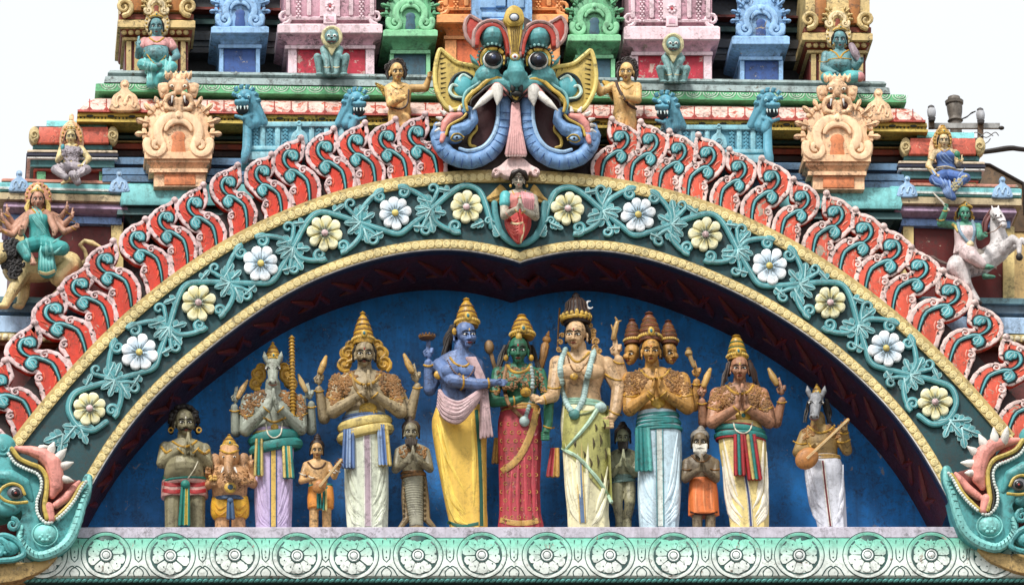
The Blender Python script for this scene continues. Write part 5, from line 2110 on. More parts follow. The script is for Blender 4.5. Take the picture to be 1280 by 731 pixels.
# ------------------------------------------------------------------ power line fitting and house behind on the right
pt = T(1110, 100, 4.57)
o = thing('stone_finial', 'weathered grey stone finial rising behind the right bay shrine', 'finial', *pt(388, 290), -330)
g = G(STONE)
p = pt(388, 290)
g.lathe(p[0], p[1], -330, [(-24, 9), (0, 8), (12, 8), (14, 10.5), (16, 9), (19, 8.5), (26, 10), (34, 10.6), (37, 10), (38, 12), (42, 12.5), (44, 9), (48, 8), (50, 4), (51, 1)], 16)
g.mats = [STONE]
mk('shaft', g, o)
for (x, y0, y1, y2, nm, lab) in ((250, 140, 210, 272, 'insulator_bracket', 'white insulator on a rusty bracket left of the stone finial'), (530, 150, 225, 382, 'insulator_bracket', 'white insulator on a long rusty bracket right of the stone finial')):
 t = thing(nm, lab, 'insulator', *pt(x, y2), -300, 'insulators of the power line')
 a = pt(x, y1 + 5)
 RU = P('rusty iron', 104, 76, 50, dirt=.6, var=.4)
 g = G(RU)
 c = pt(x, y2)
 g.box(c[0] - 3.4, a[1] - 4, c[0] + 3.4, c[1], -303, 7)
 mk('bracket', g, t)
 g = G(P('porcelain', 206, 208, 214, dirt=.2, rough=.25))
 g.lathe(a[0], a[1], -300, [(0, 3.6), (2, 5.4), (8, 6), (12, 5.4), (13, 4)], 14)
 mk('insulator', g, t)
 g = G(P('insulator cap', 92, 90, 92, dirt=.4))
 g.lathe(a[0], a[1], -300, [(-5, 4), (-1, 5.2), (0, 4)], 12)
 g.lathe(a[0], a[1], -300, [(13, 4.6), (15.5, 4.4), (17, 2.4), (18, .6)], 12)
 mk('cap', g, t)
t = thing('cross_arm', 'galvanised steel cross arm carrying the two insulators behind the right bay shrine', 'cross arm', *pt(450, 270), -306)
g = G(P('galvanised steel', 168, 168, 166, dirt=.5))
a, b = pt(262, 246), pt(640, 268)
g.box(a[0], a[1], b[0], b[1] + 1.5, -308, 5)
mk('bar', g, t)
g = G(P('dark clamp', 52, 46, 42, dirt=.4))
c = pt(648, 275)
g.ball(c[0], c[1], -306, 4, 2.8, 3)
mk('clamp', g, t)
for pts in ([(430, 300), (470, 330), (520, 330), (560, 300), (600, 320)], [(440, 350), (500, 300), (560, 330), (610, 300), (632, 318)], [(480, 300), (500, 350), (530, 352)], [(545, 370), (570, 355), (585, 335)]):
 g = G(P('loose wire', 130, 128, 124, dirt=.4))
 g.tube([(x, y, -302) for x, y in catmull(pt.l(pts), 5)], .7, 5)
 mk('wire', g, t)
t = tag(mk('bead_wire', G(P('dark wire', 30, 28, 28)).tube([(x, y, -315) for x, y in catmull(pt.l([(420, 225), (450, 212), (475, 192), (500, 180)]), 5)], [.9, 1.2, .8, 1.3, .8], 5), None, W(*pt(460, 205), -315)), 'thin dark wire between the stone finial and right insulator', 'wire')
t = tag(mk('power_cable', G(P('cable black', 40, 32, 30, dirt=.5)).tube([(x, y, -290) for x, y in catmull(pt.l([(500, 418), (600, 404), (700, 390), (777, 398), (1100, 430), (1900, 560)]), 5)], [3.2, 4, 3.2, 4], 8), None, W(*pt(640, 400), -290)), 'thick dark cable bundle crossing the sky at the right edge', 'cable')
t = thing('neighbour_house', 'brown gabled house with ochre wall behind the right bay', 'house', 1262, 420, -420)
t.location.z = 0
ho = Vector((0, 0, 0))
g = G(P('house ochre', 208, 176, 116, dirt=.4))
a, b = W(1222, 275, -420), W(1500, 275, -420)
v = [g.bm.verts.new(Vector(q_)) for q_ in ((a.x, 4.2, 0), (b.x, 4.2, 0), (b.x, 12, 0), (a.x, 12, 0), (a.x, 4.2, a.z), (b.x, 4.2, a.z), (b.x, 12, a.z), (a.x, 12, a.z))]
for q_ in ((0, 1, 5, 4), (1, 2, 6, 5), (2, 3, 7, 6), (3, 0, 4, 7), (4, 5, 6, 7)):
 g.f([v[i] for i in q_])
mk('wall', g, t)
g = G(P('house roof brown', 110, 86, 62, dirt=.6, var=.4))
rp = [(1200, 262), (1224, 205), (1236, 206), (1279, 229), (1290, 262), (1290, 290), (1200, 290)]
g.plate(rp, -418, 700, 1)
rf = mk('roof', g, t)
g = G(P('roof rim dark', 44, 34, 30))
g.tube([(1222, 204.6, -417), (1237, 206, -417), (1279, 229, -417), (1281, 268, -417)], 2.0, 6)
mk('rim', g, rf)

# ------------------------------------------------------------------ painted statues
EYEW = P('eye white', 232, 230, 222, dirt=.08, streak=0, rough=.35)
EYEB = P('eye black', 14, 12, 14, dirt=0, streak=0, rough=.3)
LIP = P('lip red', 150, 44, 42, dirt=.15, streak=0)
CRG = P('crown gold', 196, 152, 58, dirt=.55, rough=.38, streak=.35)
CRD = P('crown bronze', 128, 88, 40, dirt=.55, rough=.4, streak=.4)
GARL = P('shoulder ornament brown', 150, 108, 62, dirt=.6, rough=.6, var=.4)
FEET_PY = 671.5


class Fig:
 def __init__(s, label, tx, X, Y, skin, d=-36, cat='statue', name='statue', group=None):
  s.tx, s.k, s.d = tx, tx.k, d
  s.root = thing(name, label, cat, *tx(X, Y), d, group)
  s.skin = skin
  s.g = G(skin)
  s.bv = []
  s.heads = []

 def q(s, X, Y, z=0):
  return s.tx(X, Y) + (s.d + z,)

 def p(s, X, Y):
  return s.tx(X, Y)

 def L(s, pts, rad):
  s.g.limb([s.q(*p) for p in pts], [r / s.k for r in rad])

 def B(s, X, Y, z, rx, ry=None, rz=None, rot=0):
  k = s.k
  s.g.ball(*s.q(X, Y, z), rx / k, (ry or rx) / k, (rz or min(rx, ry or rx)) / k, rot)

 def torso(s, secs):
  """(X, Y, z, half width, half depth) from the neck to the hips"""
  s.g.loft([s.q(a, b, c) + (w_ / s.k, h_ / s.k) for a, b, c, w_, h_ in secs], 56)

 def head(s, X, Y, h, z=0, turn=0.0, ears=True, jaw=1.0):
  f = turn * .13
  e = h / s.k
  b = lambda dx, dy, dz, rx, ry, rz: s.g.ball(s.p(X, Y)[0] + dx * e, s.p(X, Y)[1] + dy * e, s.d + z + dz * e, rx * e, ry * e, rz * e)
  b(0, -.08, 0, .345, .40, .38)
  b(f * .6, .16, .06, .27 * jaw, .31, .3)
  b(f, .37, .2, .12, .11, .12)
  for sg in (-1, 1):
   b(f + sg * .15, .12, .19, .14, .14, .13)
   if ears:
    b(f * -.5 + sg * .345, .06, -.03, .05, .12, .07)
    b(f * -.5 + sg * .345, .2, -.01, .045, .07, .05)
  c = s.p(X, Y)
  s.g.limb([(c[0] + f * 1.3 * e, c[1] - .06 * e, s.d + z + .34 * e), (c[0] + f * 1.7 * e, c[1] + .14 * e, s.d + z + .42 * e)], [.034 * e, .05 * e])
  for sg in (-1, 1):
   b(f * 1.5 + sg * .055, .16, .37, .045, .04, .05)
   b(f * 1.2 + sg * .06, .27, .33, .06, .03, .04)
  s.heads.append((X, Y, h, turn))

 def neck(s, X, Y0, Y1, r, z=0):
  s.L([(X, Y0, z), (X, Y1, z - 2)], [r, r * 1.15])

 def pray(s, X, Y, ln=46, z=20):
  """palms pressed together, fingertips at (X, Y - ln/2)"""
  for sg in (-1, 1):
   s.L([(X + sg * ln * .2, Y + ln * .52, z - 1), (X + sg * ln * .1, Y + ln * .12, z + 1)], [ln * .12, ln * .13])
   for j in range(4):
    zz = z - 4 + j * 2.6
    t_ = (.5, .56, .52, .42)[j]
    s.L([(X + sg * ln * .09, Y + ln * .05, zz), (X + sg * ln * .06, Y - ln * .25, zz), (X + sg * ln * .03, Y - ln * t_, zz)], [ln * .065, ln * .058, ln * .042])
   s.L([(X + sg * ln * .14, Y + ln * .2, z + 6), (X + sg * ln * .1, Y - ln * .12, z + 7)], [ln * .055, ln * .045])

 def two_up(s, X, Y, ln=40, lean=0.0, z=2):
  """raised hand, two fingers up, two folded, thumb across"""
  s.B(X, Y, z, ln * .24, ln * .3, ln * .16)
  for dx, l_ in ((-.1, .9), (.06, .95)):
   s.L([(X + dx * ln, Y - ln * .15, z), (X + (dx + lean * .5) * ln, Y - ln * .55, z), (X + (dx + lean) * ln, Y - ln * l_, z - 1)], [ln * .085, ln * .075, ln * .055])
  for dx in (.17, .27):
   s.L([(X + dx * ln, Y - ln * .1, z), (X + dx * ln, Y - ln * .38, z + 3), (X + dx * ln * .8, Y - ln * .14, z + 6)], [ln * .08, ln * .075, ln * .06])
  s.L([(X - ln * .2, Y + ln * .1, z + 3), (X - ln * .3, Y - ln * .16, z + 4), (X - ln * .14, Y - ln * .32, z + 5)], [ln * .08, ln * .075, ln * .06])

 def fist(s, X, Y, ln=30, z=4, sg=1):
  s.B(X, Y, z, ln * .3, ln * .32, ln * .22)
  for j in range(4):
   y = Y - ln * .27 + j * ln * .18
   s.L([(X - sg * ln * .25, y, z + 2), (X + sg * ln * .12, y + 1, z + ln * .1), (X + sg * ln * .3, y + 1, z + 2)], [ln * .1, ln * .1, ln * .08])
  s.L([(X - sg * ln * .2, Y - ln * .3, z + 4), (X + sg * ln * .05, Y - ln * .36, z + 6)], [ln * .1, ln * .08])

 def palm(s, X, Y, dx, dy, ln=34, z=12):
  """open hand reaching along (dx, dy)"""
  a = math.hypot(dx, dy)
  ux, uy = dx / a, dy / a
  s.L([(X, Y, z), (X + ux * ln * .4, Y + uy * ln * .4, z + 1)], [ln * .16, ln * .2])
  for j in range(4):
   o = (j - 1.5) * ln * .12
   l_ = (.82, .95, .92, .78)[j]
   s.L([(X + ux * ln * .42 - uy * o, Y + uy * ln * .42 + ux * o, z + 1), (X + ux * ln * .68 - uy * o * 1.1, Y + uy * ln * .68 + ux * o * 1.1, z + 3), (X + ux * ln * l_ - uy * o, Y + uy * ln * l_ + ux * o, z + 2)], [ln * .075, ln * .066, ln * .05])
  s.L([(X + ux * ln * .12 + uy * ln * .12, Y + uy * ln * .12 - ux * ln * .12, z + 3), (X + ux * ln * .45 + uy * ln * .26, Y + uy * ln * .45 - ux * ln * .26, z + 5)], [ln * .08, ln * .06])

 def done(s, vox=.75, smooth=2):
  fu = fuse(s.g, vox, smooth)
  s.bv = [fu.bvh]
  s.body = mk('body', fu, s.root)
  return s.body

 def on(s, X, Y, lift=.4, z=0):
  p = s.p(X, Y)
  return on(s.bv, p[0], p[1], lift, s.d + z)

 def hit(s, X, Y):
  o, v = ray(*s.p(X, Y))
  return any(b.ray_cast(o, v, 500)[0] is not None for b in s.bv)

 def tubeon(s, g, pts, r, lift=.3, n=6, sm=4, flat=1.0, z=0, closed=False):
  P_ = catmull([tuple(map(float, p)) for p in pts], sm, closed)
  g.tube3([s.on(p[0], p[1], lift, z) for p in P_], [x / s.k for x in r] if isinstance(r, (list, tuple)) else r / s.k, n, flat, closed)

 def part(s, name, g, par=None, use=True):
  if use == 'bv':
   s.bv.append(BVHTree.FromBMesh(g.bm))
  return mk(name, g, par or s.root)

 def face(s, i=0, brow=EYEB, lips=None, mous=None, mark=None, big=1.0, cap=True):
  X, Y, h, turn = s.heads[i]
  lips = lips or P('lip brown red', 128, 48, 42, dirt=.2, streak=0)
  if cap and i == 0:
   g = G(P('hair dark', 40, 32, 24, dirt=.3))
   e = h / s.k
   c = s.p(X, Y)
   z0 = s.d + 4
   g.ball(c[0] - turn * .12 * e, c[1] - .1 * e, z0 - .17 * e, .4 * e, .44 * e, .36 * e)
   for sg in (-1, 1):
    g.tube([(c[0] + sg * .3 * e - turn * .1 * e, c[1] - .3 * e, z0 + .1 * e), (c[0] + sg * .38 * e - turn * .12 * e, c[1] - .08 * e, z0 + .02 * e), (c[0] + sg * .4 * e - turn * .14 * e, c[1] + .3 * e, z0 - .12 * e)], [.05 * e, .075 * e, .05 * e], 7)
   mk('hairline', g, s.body)
  f = turn * .18 * h
  for sg in (-1, 1):
   if abs(turn) > .8 and sg * turn > 0:
    continue
   ex, ey = X + f + sg * .155 * h * (1 - .25 * abs(turn)), Y + .0 * h
   if not s.hit(ex, ey):
    continue
   g = G(EYEW)
   c = s.on(ex, ey, .1)
   g.ball3(c, .078 * h / s.k * big, .034 * h / s.k * big, .03 * h / s.k, 0, 10, 6)
   g.m(EYEB)
   g.ball3(s.on(ex + turn * .02 * h, ey + .002 * h, .035 * h / s.k + .1), .036 * h / s.k * big, .034 * h / s.k * big, .018 * h / s.k, 0, 8, 6)
   s.tubeon(g, [(ex - .1 * h, ey + .008 * h), (ex - .05 * h, ey - .034 * h), (ex + .04 * h, ey - .036 * h), (ex + .1 * h, ey + .005 * h)], .018 * h, .5)
   mk('eye', g, s.body)
   g = G(brow)
   s.tubeon(g, [(ex - sg * .12 * h, ey - .095 * h), (ex, ey - .13 * h), (ex + sg * .12 * h, ey - .085 * h)], [.014 * h, .027 * h, .012 * h], .3)
   mk('eyebrow', g, s.body)
  g = G(lips)
  mx_, my = X + f * 1.15, Y + .285 * h
  s.tubeon(g, [(mx_ - .1 * h, my - .006 * h), (mx_ - .035 * h, my - .022 * h), (mx_, my - .012 * h), (mx_ + .035 * h, my - .022 * h), (mx_ + .1 * h, my - .006 * h)], [.006 * h, .016 * h, .013 * h, .016 * h, .006 * h], .1)
  s.tubeon(g, [(mx_ - .075 * h, my + .012 * h), (mx_, my + .026 * h), (mx_ + .075 * h, my + .012 * h)], [.008 * h, .02 * h, .008 * h], .05)
  mk('lips', g, s.body)
  if mous:
   g = G(mous)
   for sg in (-1, 1):
    s.tubeon(g, [(mx_ + sg * .01 * h, my - .045 * h), (mx_ + sg * .1 * h, my - .03 * h), (mx_ + sg * .19 * h, my - .01 * h), (mx_ + sg * .25 * h, my - .07 * h)], [.03 * h, .04 * h, .028 * h, .01 * h], .5)
   mk('moustache', g, s.body)
  if mark:
   g = G(mark)
   c = s.on(X + f, Y - .17 * h, .2)
   g.ball3(c, .028 * h / s.k, .05 * h / s.k, .012 * h / s.k, 0, 8, 6)
   mk('forehead_mark', g, s.body)

 def crown(s, X, Y, w_, H, mat=CRG, z=0, tiers=4, gem=True, band=True, d2=CRD, top=.12, bulge=1.12):
  """a tiered crown standing on (X, Y); widths in window units"""
  k = s.k
  g = G(mat)
  r = w_ / 2 / k * .84
  h = H / k
  prof = [(-.1 * h, r * .98), (0, r * 1.02), (.06 * h, r * 1.04), (.11 * h, r * 1.0), (.14 * h, r * .96)]
  for i in range(tiers):
   f0, f1 = .13 + .72 * i / tiers, .13 + .72 * (i + 1) / tiers
   r0 = r * (1 - (1 - top * 2) * (i / tiers) ** 1.5)
   r1 = r * (1 - (1 - top * 2) * ((i + 1) / tiers) ** 1.5)
   prof += [((f0 + .02) * h, r0 * .86), (((f0 + f1) / 2) * h, (r0 + r1) / 2 * bulge * .9), ((f1 - .02) * h, r1 * .94)]
  prof += [(.87 * h, r * top * 1.2), (.91 * h, r * top * 2), (.95 * h, r * top * 1.5), (.97 * h, r * top * .5), (1.0 * h, r * top * .3)]
  c = s.p(X, Y)
  g.lathe(c[0], c[1], s.d + z, prof, 20)
  o = mk('crown', g, s.root)
  cb = BVHTree.FromBMesh(tmpbm(g_prof := (c, s.d + z, prof)))
  g = G(d2)
  for i in range(tiers):
   f = .13 + .72 * i / tiers
   r0 = r * (1 - (1 - top * 2) * (i / tiers) ** 1.5)
   n = 16
   cc = W(c[0], c[1], s.d + z) + Vector((0, 0, (f + .01) * h * S))
   for a in range(n):
    an = PI * a / (n - 1)
    g.ball3(cc + Vector((math.cos(an) * r0 * .9, -math.sin(an) * r0 * .9, 0)) * S, r * .1, r * .1, r * .08, 0, 6, 4)
  mk('crown_beads', g, o)
  if band:
   g = G(GOLD)
   n = 15
   cc = W(c[0], c[1], s.d + z) + Vector((0, 0, .06 * h * S))
   for a in range(n):
    an = PI * a / (n - 1)
    g.ball3(cc + Vector((math.cos(an) * r * 1.03, -math.sin(an) * r * 1.03, 0)) * S, r * .13, r * .17, r * .08, 0, 7, 5)
   mk('crown_band', g, o)
  if gem:
   g = G(GOLD)
   cc = W(c[0], c[1], s.d + z) + Vector((0, -r * 1.08, .14 * h)) * S
   g.ball3(cc, r * .3, r * .42, r * .14, 0, 10, 7)
   g.m(P('crown gem', 60, 120, 130, rough=.25))
   g.ball3(cc + Vector((0, -r * .13 * S, 0)), r * .13, r * .18, r * .08, 0, 8, 6)
   mk('crown_gem', g, o)
  return o

 def crust(s, poly, n=150, mat=GARL, r=(1.1, 2.1), par=None, name='shoulder_ornament', skip=()):
  g = G(mat)
  pts = [s.p(*p) for p in poly]
  xs, ys = [p[0] for p in pts], [p[1] for p in pts]
  got = 0
  for _ in range(n * 8):
   if got >= n:
    break
   x, y = random.uniform(min(xs), max(xs)), random.uniform(min(ys), max(ys))
   ins = False
   for i in range(len(pts)):
    a, b = pts[i - 1], pts[i]
    if (a[1] > y) != (b[1] > y) and x < (b[0] - a[0]) * (y - a[1]) / (b[1] - a[1]) + a[0]:
     ins = not ins
   if not ins:
    continue
   o, v = ray(x, y)
   h = [b.ray_cast(o, v, 500) for b in s.bv]
   h = [q_ for q_ in h if q_[0] is not None]
   if not h:
    continue
   q_ = min(h, key=lambda t: t[3])
   rr = random.uniform(*r)
   g.ball3(q_[0], rr * random.uniform(.7, 1.4), rr, rr * .8, random.uniform(0, 3), 6, 4)
   got += 1
  return mk(name, g, par or s.body)

 def ring(s, pts, r, mat, name, lift=.2, par=None, beads=0, sm=4, z=0):
  g = G(mat)
  if beads:
   c = catmull([tuple(map(float, p)) for p in pts], 6)
   for p in resample(c, beads):
    g.ball3(s.on(p[0], p[1], lift, z), r / s.k, r / s.k, r / s.k * .8, 0, 8, 6)
  else:
   s.tubeon(g, pts, r, lift, 7, sm, z=z)
  return mk(name, g, par or s.body)

 def bracelet(s, X, Y, w_, ang=0, mat=CRG, r=2.6):
  a = math.radians(ang)
  pts = [(X + t_ * w_ * math.cos(a) - (1 - t_ * t_) * w_ * -.25 * math.sin(a), Y + t_ * w_ * math.sin(a) + (1 - t_ * t_) * w_ * .25) for t_ in (-1, -.5, 0, .5, 1)]
  s.ring(pts, r, mat, 'bracelet', .2)

 def skirt(s, secs, mat, name='dhoti', fold=.05, freq=9, n=56, phase=0.0, drift=1.5):
  g = G(mat)
  g.loft([s.q(a, b, c) + (w_ / s.k, h_ / s.k) for a, b, c, w_, h_ in secs], n, fold * 1.5, freq, phase=phase, drift=drift, cleft=.16)
  s.bv.append(BVHTree.FromBMesh(g.bm))
  s.sk = mk(name, g, s.root)
  return s.sk

 def ribbon(s, path, w_, mat, name, lift=.7, par=None, w1=None, edge=None):
  P_ = catmull([tuple(map(float, p)) for p in path], 5)
  n = len(P_)
  g = G(mat)
  rows = []
  for i, p in enumerate(P_):
   a, b = P_[max(0, i - 1)], P_[min(n - 1, i + 1)]
   tt = Vector((b[0] - a[0], b[1] - a[1])).normalized()
   nn = Vector((-tt.y, tt.x))
   ww = (w_ + ((w1 if w1 is not None else w_) - w_) * i / (n - 1)) / 2
   row = []
   for f, l_ in ((-1, -1.2), (-1, lift * .8), (-.5, lift * 1.3), (0, lift), (.5, lift * 1.3), (1, lift * .8), (1, -1.2)):
    row.append(g.bm.verts.new(s.on(p[0] + nn.x * ww * f, p[1] + nn.y * ww * f, l_, 16)))
   rows.append(row)
  for a, b in zip(rows, rows[1:]):
   g.bridge(a, b, False)
  o = mk(name, g, par or s.sk)
  if edge:
   for f in (-1, 1):
    g = G(edge)
    c = []
    for i, p in enumerate(P_):
     a, b = P_[max(0, i - 1)], P_[min(n - 1, i + 1)]
     tt = Vector((b[0] - a[0], b[1] - a[1])).normalized()
     ww = (w_ + ((w1 if w1 is not None else w_) - w_) * i / (n - 1)) / 2
     c.append(s.on(p[0] - tt.y * ww * f, p[1] + tt.x * ww * f, lift, 16))
    g.tube3(c, 2.0 / s.k, 5)
    mk('edging', g, o)
  return o

 def swags(s, arcs, mat, r=3.2, name='fold', lift=0.0):
  r = r * 1.6
  """raised drapery folds: each an arc on the cloth"""
  g = G(mat)
  full = list(arcs)
  if len(arcs) > 4 and all(len(a) == 3 for a in arcs):
   for a, b in zip(arcs, arcs[1:]):
    if abs(a[0][0] - b[0][0]) < 40:
     full.append([((p[0] + q[0]) / 2, (p[1] + q[1]) / 2) for p, q in zip(a, b)])
   for a in arcs:
    full.append([(p[0], p[1] - 46) for p in a[:2]] + [((a[1][0] + a[2][0]) / 2, a[2][1] - 40)])
  for a in full:
   n = len(a)
   s.tubeon(g, a, [r * .3] + [r] * (n - 2) + [r * .3] if n > 2 else r, -.22 * r / s.k, 7, 5)
  return mk(name, g, s.sk)

 def tail(s, X0, Y0, X1, Y1, w0, w1, mats, folds=3, z=22, name='sash_tail', par=None, sway=0):
  """hanging end of a sash: pleated cloth, stripes of colour down its length"""
  n, m = folds * 6, 10
  g = G(mats[0])
  fr, bk = [], []
  for j in range(m + 1):
   f = j / m
   ra, rb = [], []
   for i in range(n + 1):
    u = i / n
    x = X0 + (X1 - X0) * f + (u - .5) * (w0 + (w1 - w0) * f) + sway * math.sin(f * 3)
    y = Y0 + (Y1 - Y0) * f + (2.5 * abs(math.sin(u * folds * PI)) if j == m else 0)
    zz = z + 3.2 * abs(math.sin(u * folds * PI)) * (.5 + .5 * f)
    ra.append(g.bm.verts.new(W(*s.p(x, y), s.d + zz)))
    rb.append(g.bm.verts.new(W(*s.p(x, y), s.d + zz) + Vector((0, .05, 0))))
   fr.append(ra)
   bk.append(rb)
  for j in range(m):
   for i in range(n):
    g.m(mats[int(i / n * len(mats)) % len(mats)])
    g.f([fr[j][i], fr[j][i + 1], fr[j + 1][i + 1], fr[j + 1][i]])
    g.f([bk[j][i], bk[j + 1][i], bk[j + 1][i + 1], bk[j][i + 1]])
  for j in range(m):
   g.f([fr[j][0], fr[j + 1][0], bk[j + 1][0], bk[j][0]])
   g.f([fr[j][n], bk[j][n], bk[j + 1][n], fr[j + 1][n]])
  for i in range(n):
   g.f([fr[m][i], fr[m][i + 1], bk[m][i + 1], bk[m][i]])
   g.f([fr[0][i], bk[0][i], bk[0][i + 1], fr[0][i + 1]])
  return mk(name, g, par or s.root)

 def belt(s, secs, mat, name='sash', rolls=3, z=0, tilt=0):
  rolls = rolls + 2 if name == 'sash' else rolls
  """wrapped sash: a few stacked rolls round the hips; secs (X, Y, hw, hd) top to bottom"""
  g = G(mat)
  (x0, y0, w0, h0), (x1, y1, w1, h1) = secs
  for i in range(rolls):
   f = i / max(1, rolls - 1)
   X, Y = x0 + (x1 - x0) * f, y0 + (y1 - y0) * f
   hw, hd = (w0 + (w1 - w0) * f) * .95 / s.k, (h0 + (h1 - h0) * f) * .95 / s.k
   c = W(*s.p(X, Y), s.d + z)
   tl = (tilt + 5 * math.sin(i * 2.1)) / s.k
   P_ = [c + Vector((hw * math.cos(a), -hd * math.sin(a), tl * math.cos(a) - 1.6 * math.sin(a))) * S for a in [2 * PI * k / 28 for k in range(28)]]
   g.tube3(P_, max(1.7, (abs(y1 - y0) / s.k / max(1, rolls - 1)) * .6), 8, .8, closed=True)
  s.bv.append(BVHTree.FromBMesh(g.bm))
  return mk(name, g, s.root)

 def fan(s, X, Y, w_, h_, mat=CRG, z=-12, name='side_curl'):
  """openwork gold curls standing out beside the head"""
  for sg in (-1, 1):
   g = G(mat)
   for (dx, dy, r, a0, cw) in ((.62, -.1, .34, 90, sg), (.72, .32, .3, 60, -sg), (.5, -.42, .24, 120, sg)):
    c = s.p(X + sg * dx * w_, Y + dy * h_)
    g.tube([(a, b, s.d + z) for a, b in spiral(c[0], c[1], r * w_ / s.k, a0, 1.3, .2, 14, cw)], [r * w_ * .26 / s.k * (1 - .04 * i) for i in range(15)], 7)
    g.ball(c[0], c[1], s.d + z - 2, r * w_ * .9 / s.k, r * w_ * .9 / s.k, 2)
   mk(name, g, s.root)

 def hair(s, lst, mat, name='hair', r=None):
  g = G(mat)
  for pts, rad in lst:
   c = catmull([tuple(map(float, p)) for p in pts], 5)
   R = sum(rad) / len(rad)
   for j in range(8):
    o = (random.uniform(-.75, .75) * R, random.uniform(-.3, .3) * R, random.uniform(-.15, .2) * R)
    ph = random.uniform(0, 6)
    m = len(c)
    g.tube([s.q(p[0] + o[0] * (.6 + .6 * i / m) + .16 * R * math.sin(i * 1.1 + ph), p[1] + o[1] * (i / m), p[2] + o[2]) for i, p in enumerate(c)], [x * .4 / s.k for x in rad[:-1]] + [rad[-1] * .2 / s.k], 6)
  return mk(name, g, s.root)

 def legs(s, lst):
  for pts, rad in lst:
   s.L(pts, rad)

 def lute(s, bx, by, nx, ny, r, mat, z=30):
  g = G(mat)
  a, b = s.p(bx, by), s.p(nx, ny)
  u = Vector((b[0] - a[0], b[1] - a[1]))
  ln = u.length
  u.normalize()
  rot = math.degrees(math.atan2(-u.y, u.x))
  g.ball(a[0], a[1], s.d + z, r * 1.25 / s.k, r / s.k, r * .5 / s.k, rot=-rot, nu=18, nv=12)
  o = mk('lute', g, s.root)
  g = G(P('lute neck', 190, 140, 74, dirt=.4))
  g.tube([a + (s.d + z + 2,), ((a[0] + b[0]) / 2, (a[1] + b[1]) / 2, s.d + z + 3), b + (s.d + z + 2,)], [4.2 / s.k * 1.6, 3.4 / s.k * 1.5, 4 / s.k * 1.5], 8, .6)
  mk('lute_neck', g, o)
  g = G(P('lute strings', 232, 214, 170))
  nn = Vector((-u.y, u.x))
  for t_ in (-1.2, 0, 1.2):
   g.tube([(a[0] + nn.x * t_, a[1] + nn.y * t_, s.d + z + r * .5 / s.k + 1), (b[0] + nn.x * t_ * .6, b[1] + nn.y * t_ * .6, s.d + z + 7)], .3, 4)
  mk('lute_strings', g, o)
  g = G(P('lute pegs', 90, 58, 30))
  for f in (.8, .88, .96):
   for sg in (-1, 1):
    c = (a[0] + u.x * ln * f, a[1] + u.y * ln * f)
    g.tube([c + (s.d + z + 2,), (c[0] + nn.x * sg * 4, c[1] + nn.y * sg * 4, s.d + z + 2)], [.8, 1.0], 5)
  mk('lute_pegs', g, o)


def tmpbm(a):
 c, d, prof = a
 g = G()
 g.lathe(c[0], c[1], d, prof, 16)
 return g.bm
T5, T6, T7, T8 = T(180, 400, 2.7077), T(360, 370, 2.4385), T(580, 360, 2.358), T(760, 370, 2.4375)


def bot(tx):
 return (FEET_PY - tx.y0) * tx.k


# --- portly moustached man in striped shorts
SK = P('skin olive grey', 139, 133, 104, dirt=.5, streak=.42, var=.26, dirtcol=(.04, .024, .012))
f = Fig('portly moustached statue in red shorts with green belt at the far left of the niche', T5, 135, 700, SK)
b = bot(T5)
f.head(137, 345, 92, 4, turn=.25, jaw=1.12)
f.neck(137, 385, 415, 24, -2)
f.torso([(137, 405, -2, 34, 26), (138, 425, -2, 74, 36), (138, 455, 0, 68, 46), (136, 490, 6, 66, 58), (136, 525, 6, 68, 58), (136, 555, 2, 66, 46)])
f.B(136, 498, 10, 62, 50, 58)
for a in ([(72, 430, 0), (60, 484, 8), (122, 440, 26)], [(205, 436, 0), (216, 492, 8), (176, 440, 26)]):
 f.L(a, [21, 19, 13])
f.pray(150, 418, 68, 30)
f.legs([([(98, 560, 0), (97, 630, 2), (95, b, 0)], [34, 28, 25]), ([(176, 560, 0), (180, 630, 2), (182, b, 0)], [34, 28, 25])])
f.done()
f.face(mous=EYEB, mark=P('mark white', 226, 220, 210))
g = G(P('hair black', 28, 22, 20, dirt=.2))
for i in range(46):
 a = PI * (1.04 - 1.08 * random.random())
 rr = random.uniform(.86, 1.06)
 x, y = 137 + 46 * rr * math.cos(a), 340 - 48 * rr * math.sin(a)
 g.ball(*f.q(x, y, random.uniform(-12, 8) if abs(math.cos(a)) > .5 or rr > .95 else -4), 3.6, 3.4, 3.4, nu=8, nv=6)
for sg in (-1, 1):
 for y in (345, 362, 378):
  g.ball(*f.q(137 + sg * 45, y, -8), 3.4, 3.4, 3.4, nu=8, nv=6)
mk('curly_hair', g, f.root)
for x in (91, 186):
 g = G(CRG)
 c = f.p(x, 372)
 g.tube([(p[0], p[1], f.d + 2) for p in circle(c[0], c[1], 2.9, 12)], 1.0, 6, closed=True)
 mk('earring', g, f.root)
g = G(P('shorts stripe', 196, 150, 142, dirt=.4))
for sg, x in ((-1, 99), (1, 176)):
 g.loft([f.q(x, y, 1) + (w_ / f.k, w_ / f.k * .95) for y, w_ in ((545, 38), (570, 40), (596, 41), (602, 40))], 24)
g.loft([f.q(137, y, 0) + (w_ / f.k, h / f.k) for y, w_, h in ((532, 70, 54), (556, 74, 56), (566, 72, 50))], 32)
f.sk = f.part('shorts', g, use='bv')
for y, m_ in ((552, P('shorts red', 170, 44, 48, dirt=.3)), (575, MATS['shorts red'])):
 for pts in ([(62, y), (98, y + 5), (130, y + 2)], [(148, y + 2), (178, y + 5), (210, y)]):
  f.ribbon(pts, 13, m_, 'shorts_stripe', .5)
BTG = P('belt green', 30, 120, 108, dirt=.3)
f.belt([(137, 528, 72, 60), (138, 546, 76, 60)], BTG, rolls=3)
g = G(BTG)
g.ball(*f.q(140, 556, 26), 6, 6, 5)
mk('sash_knot', g, f.root)
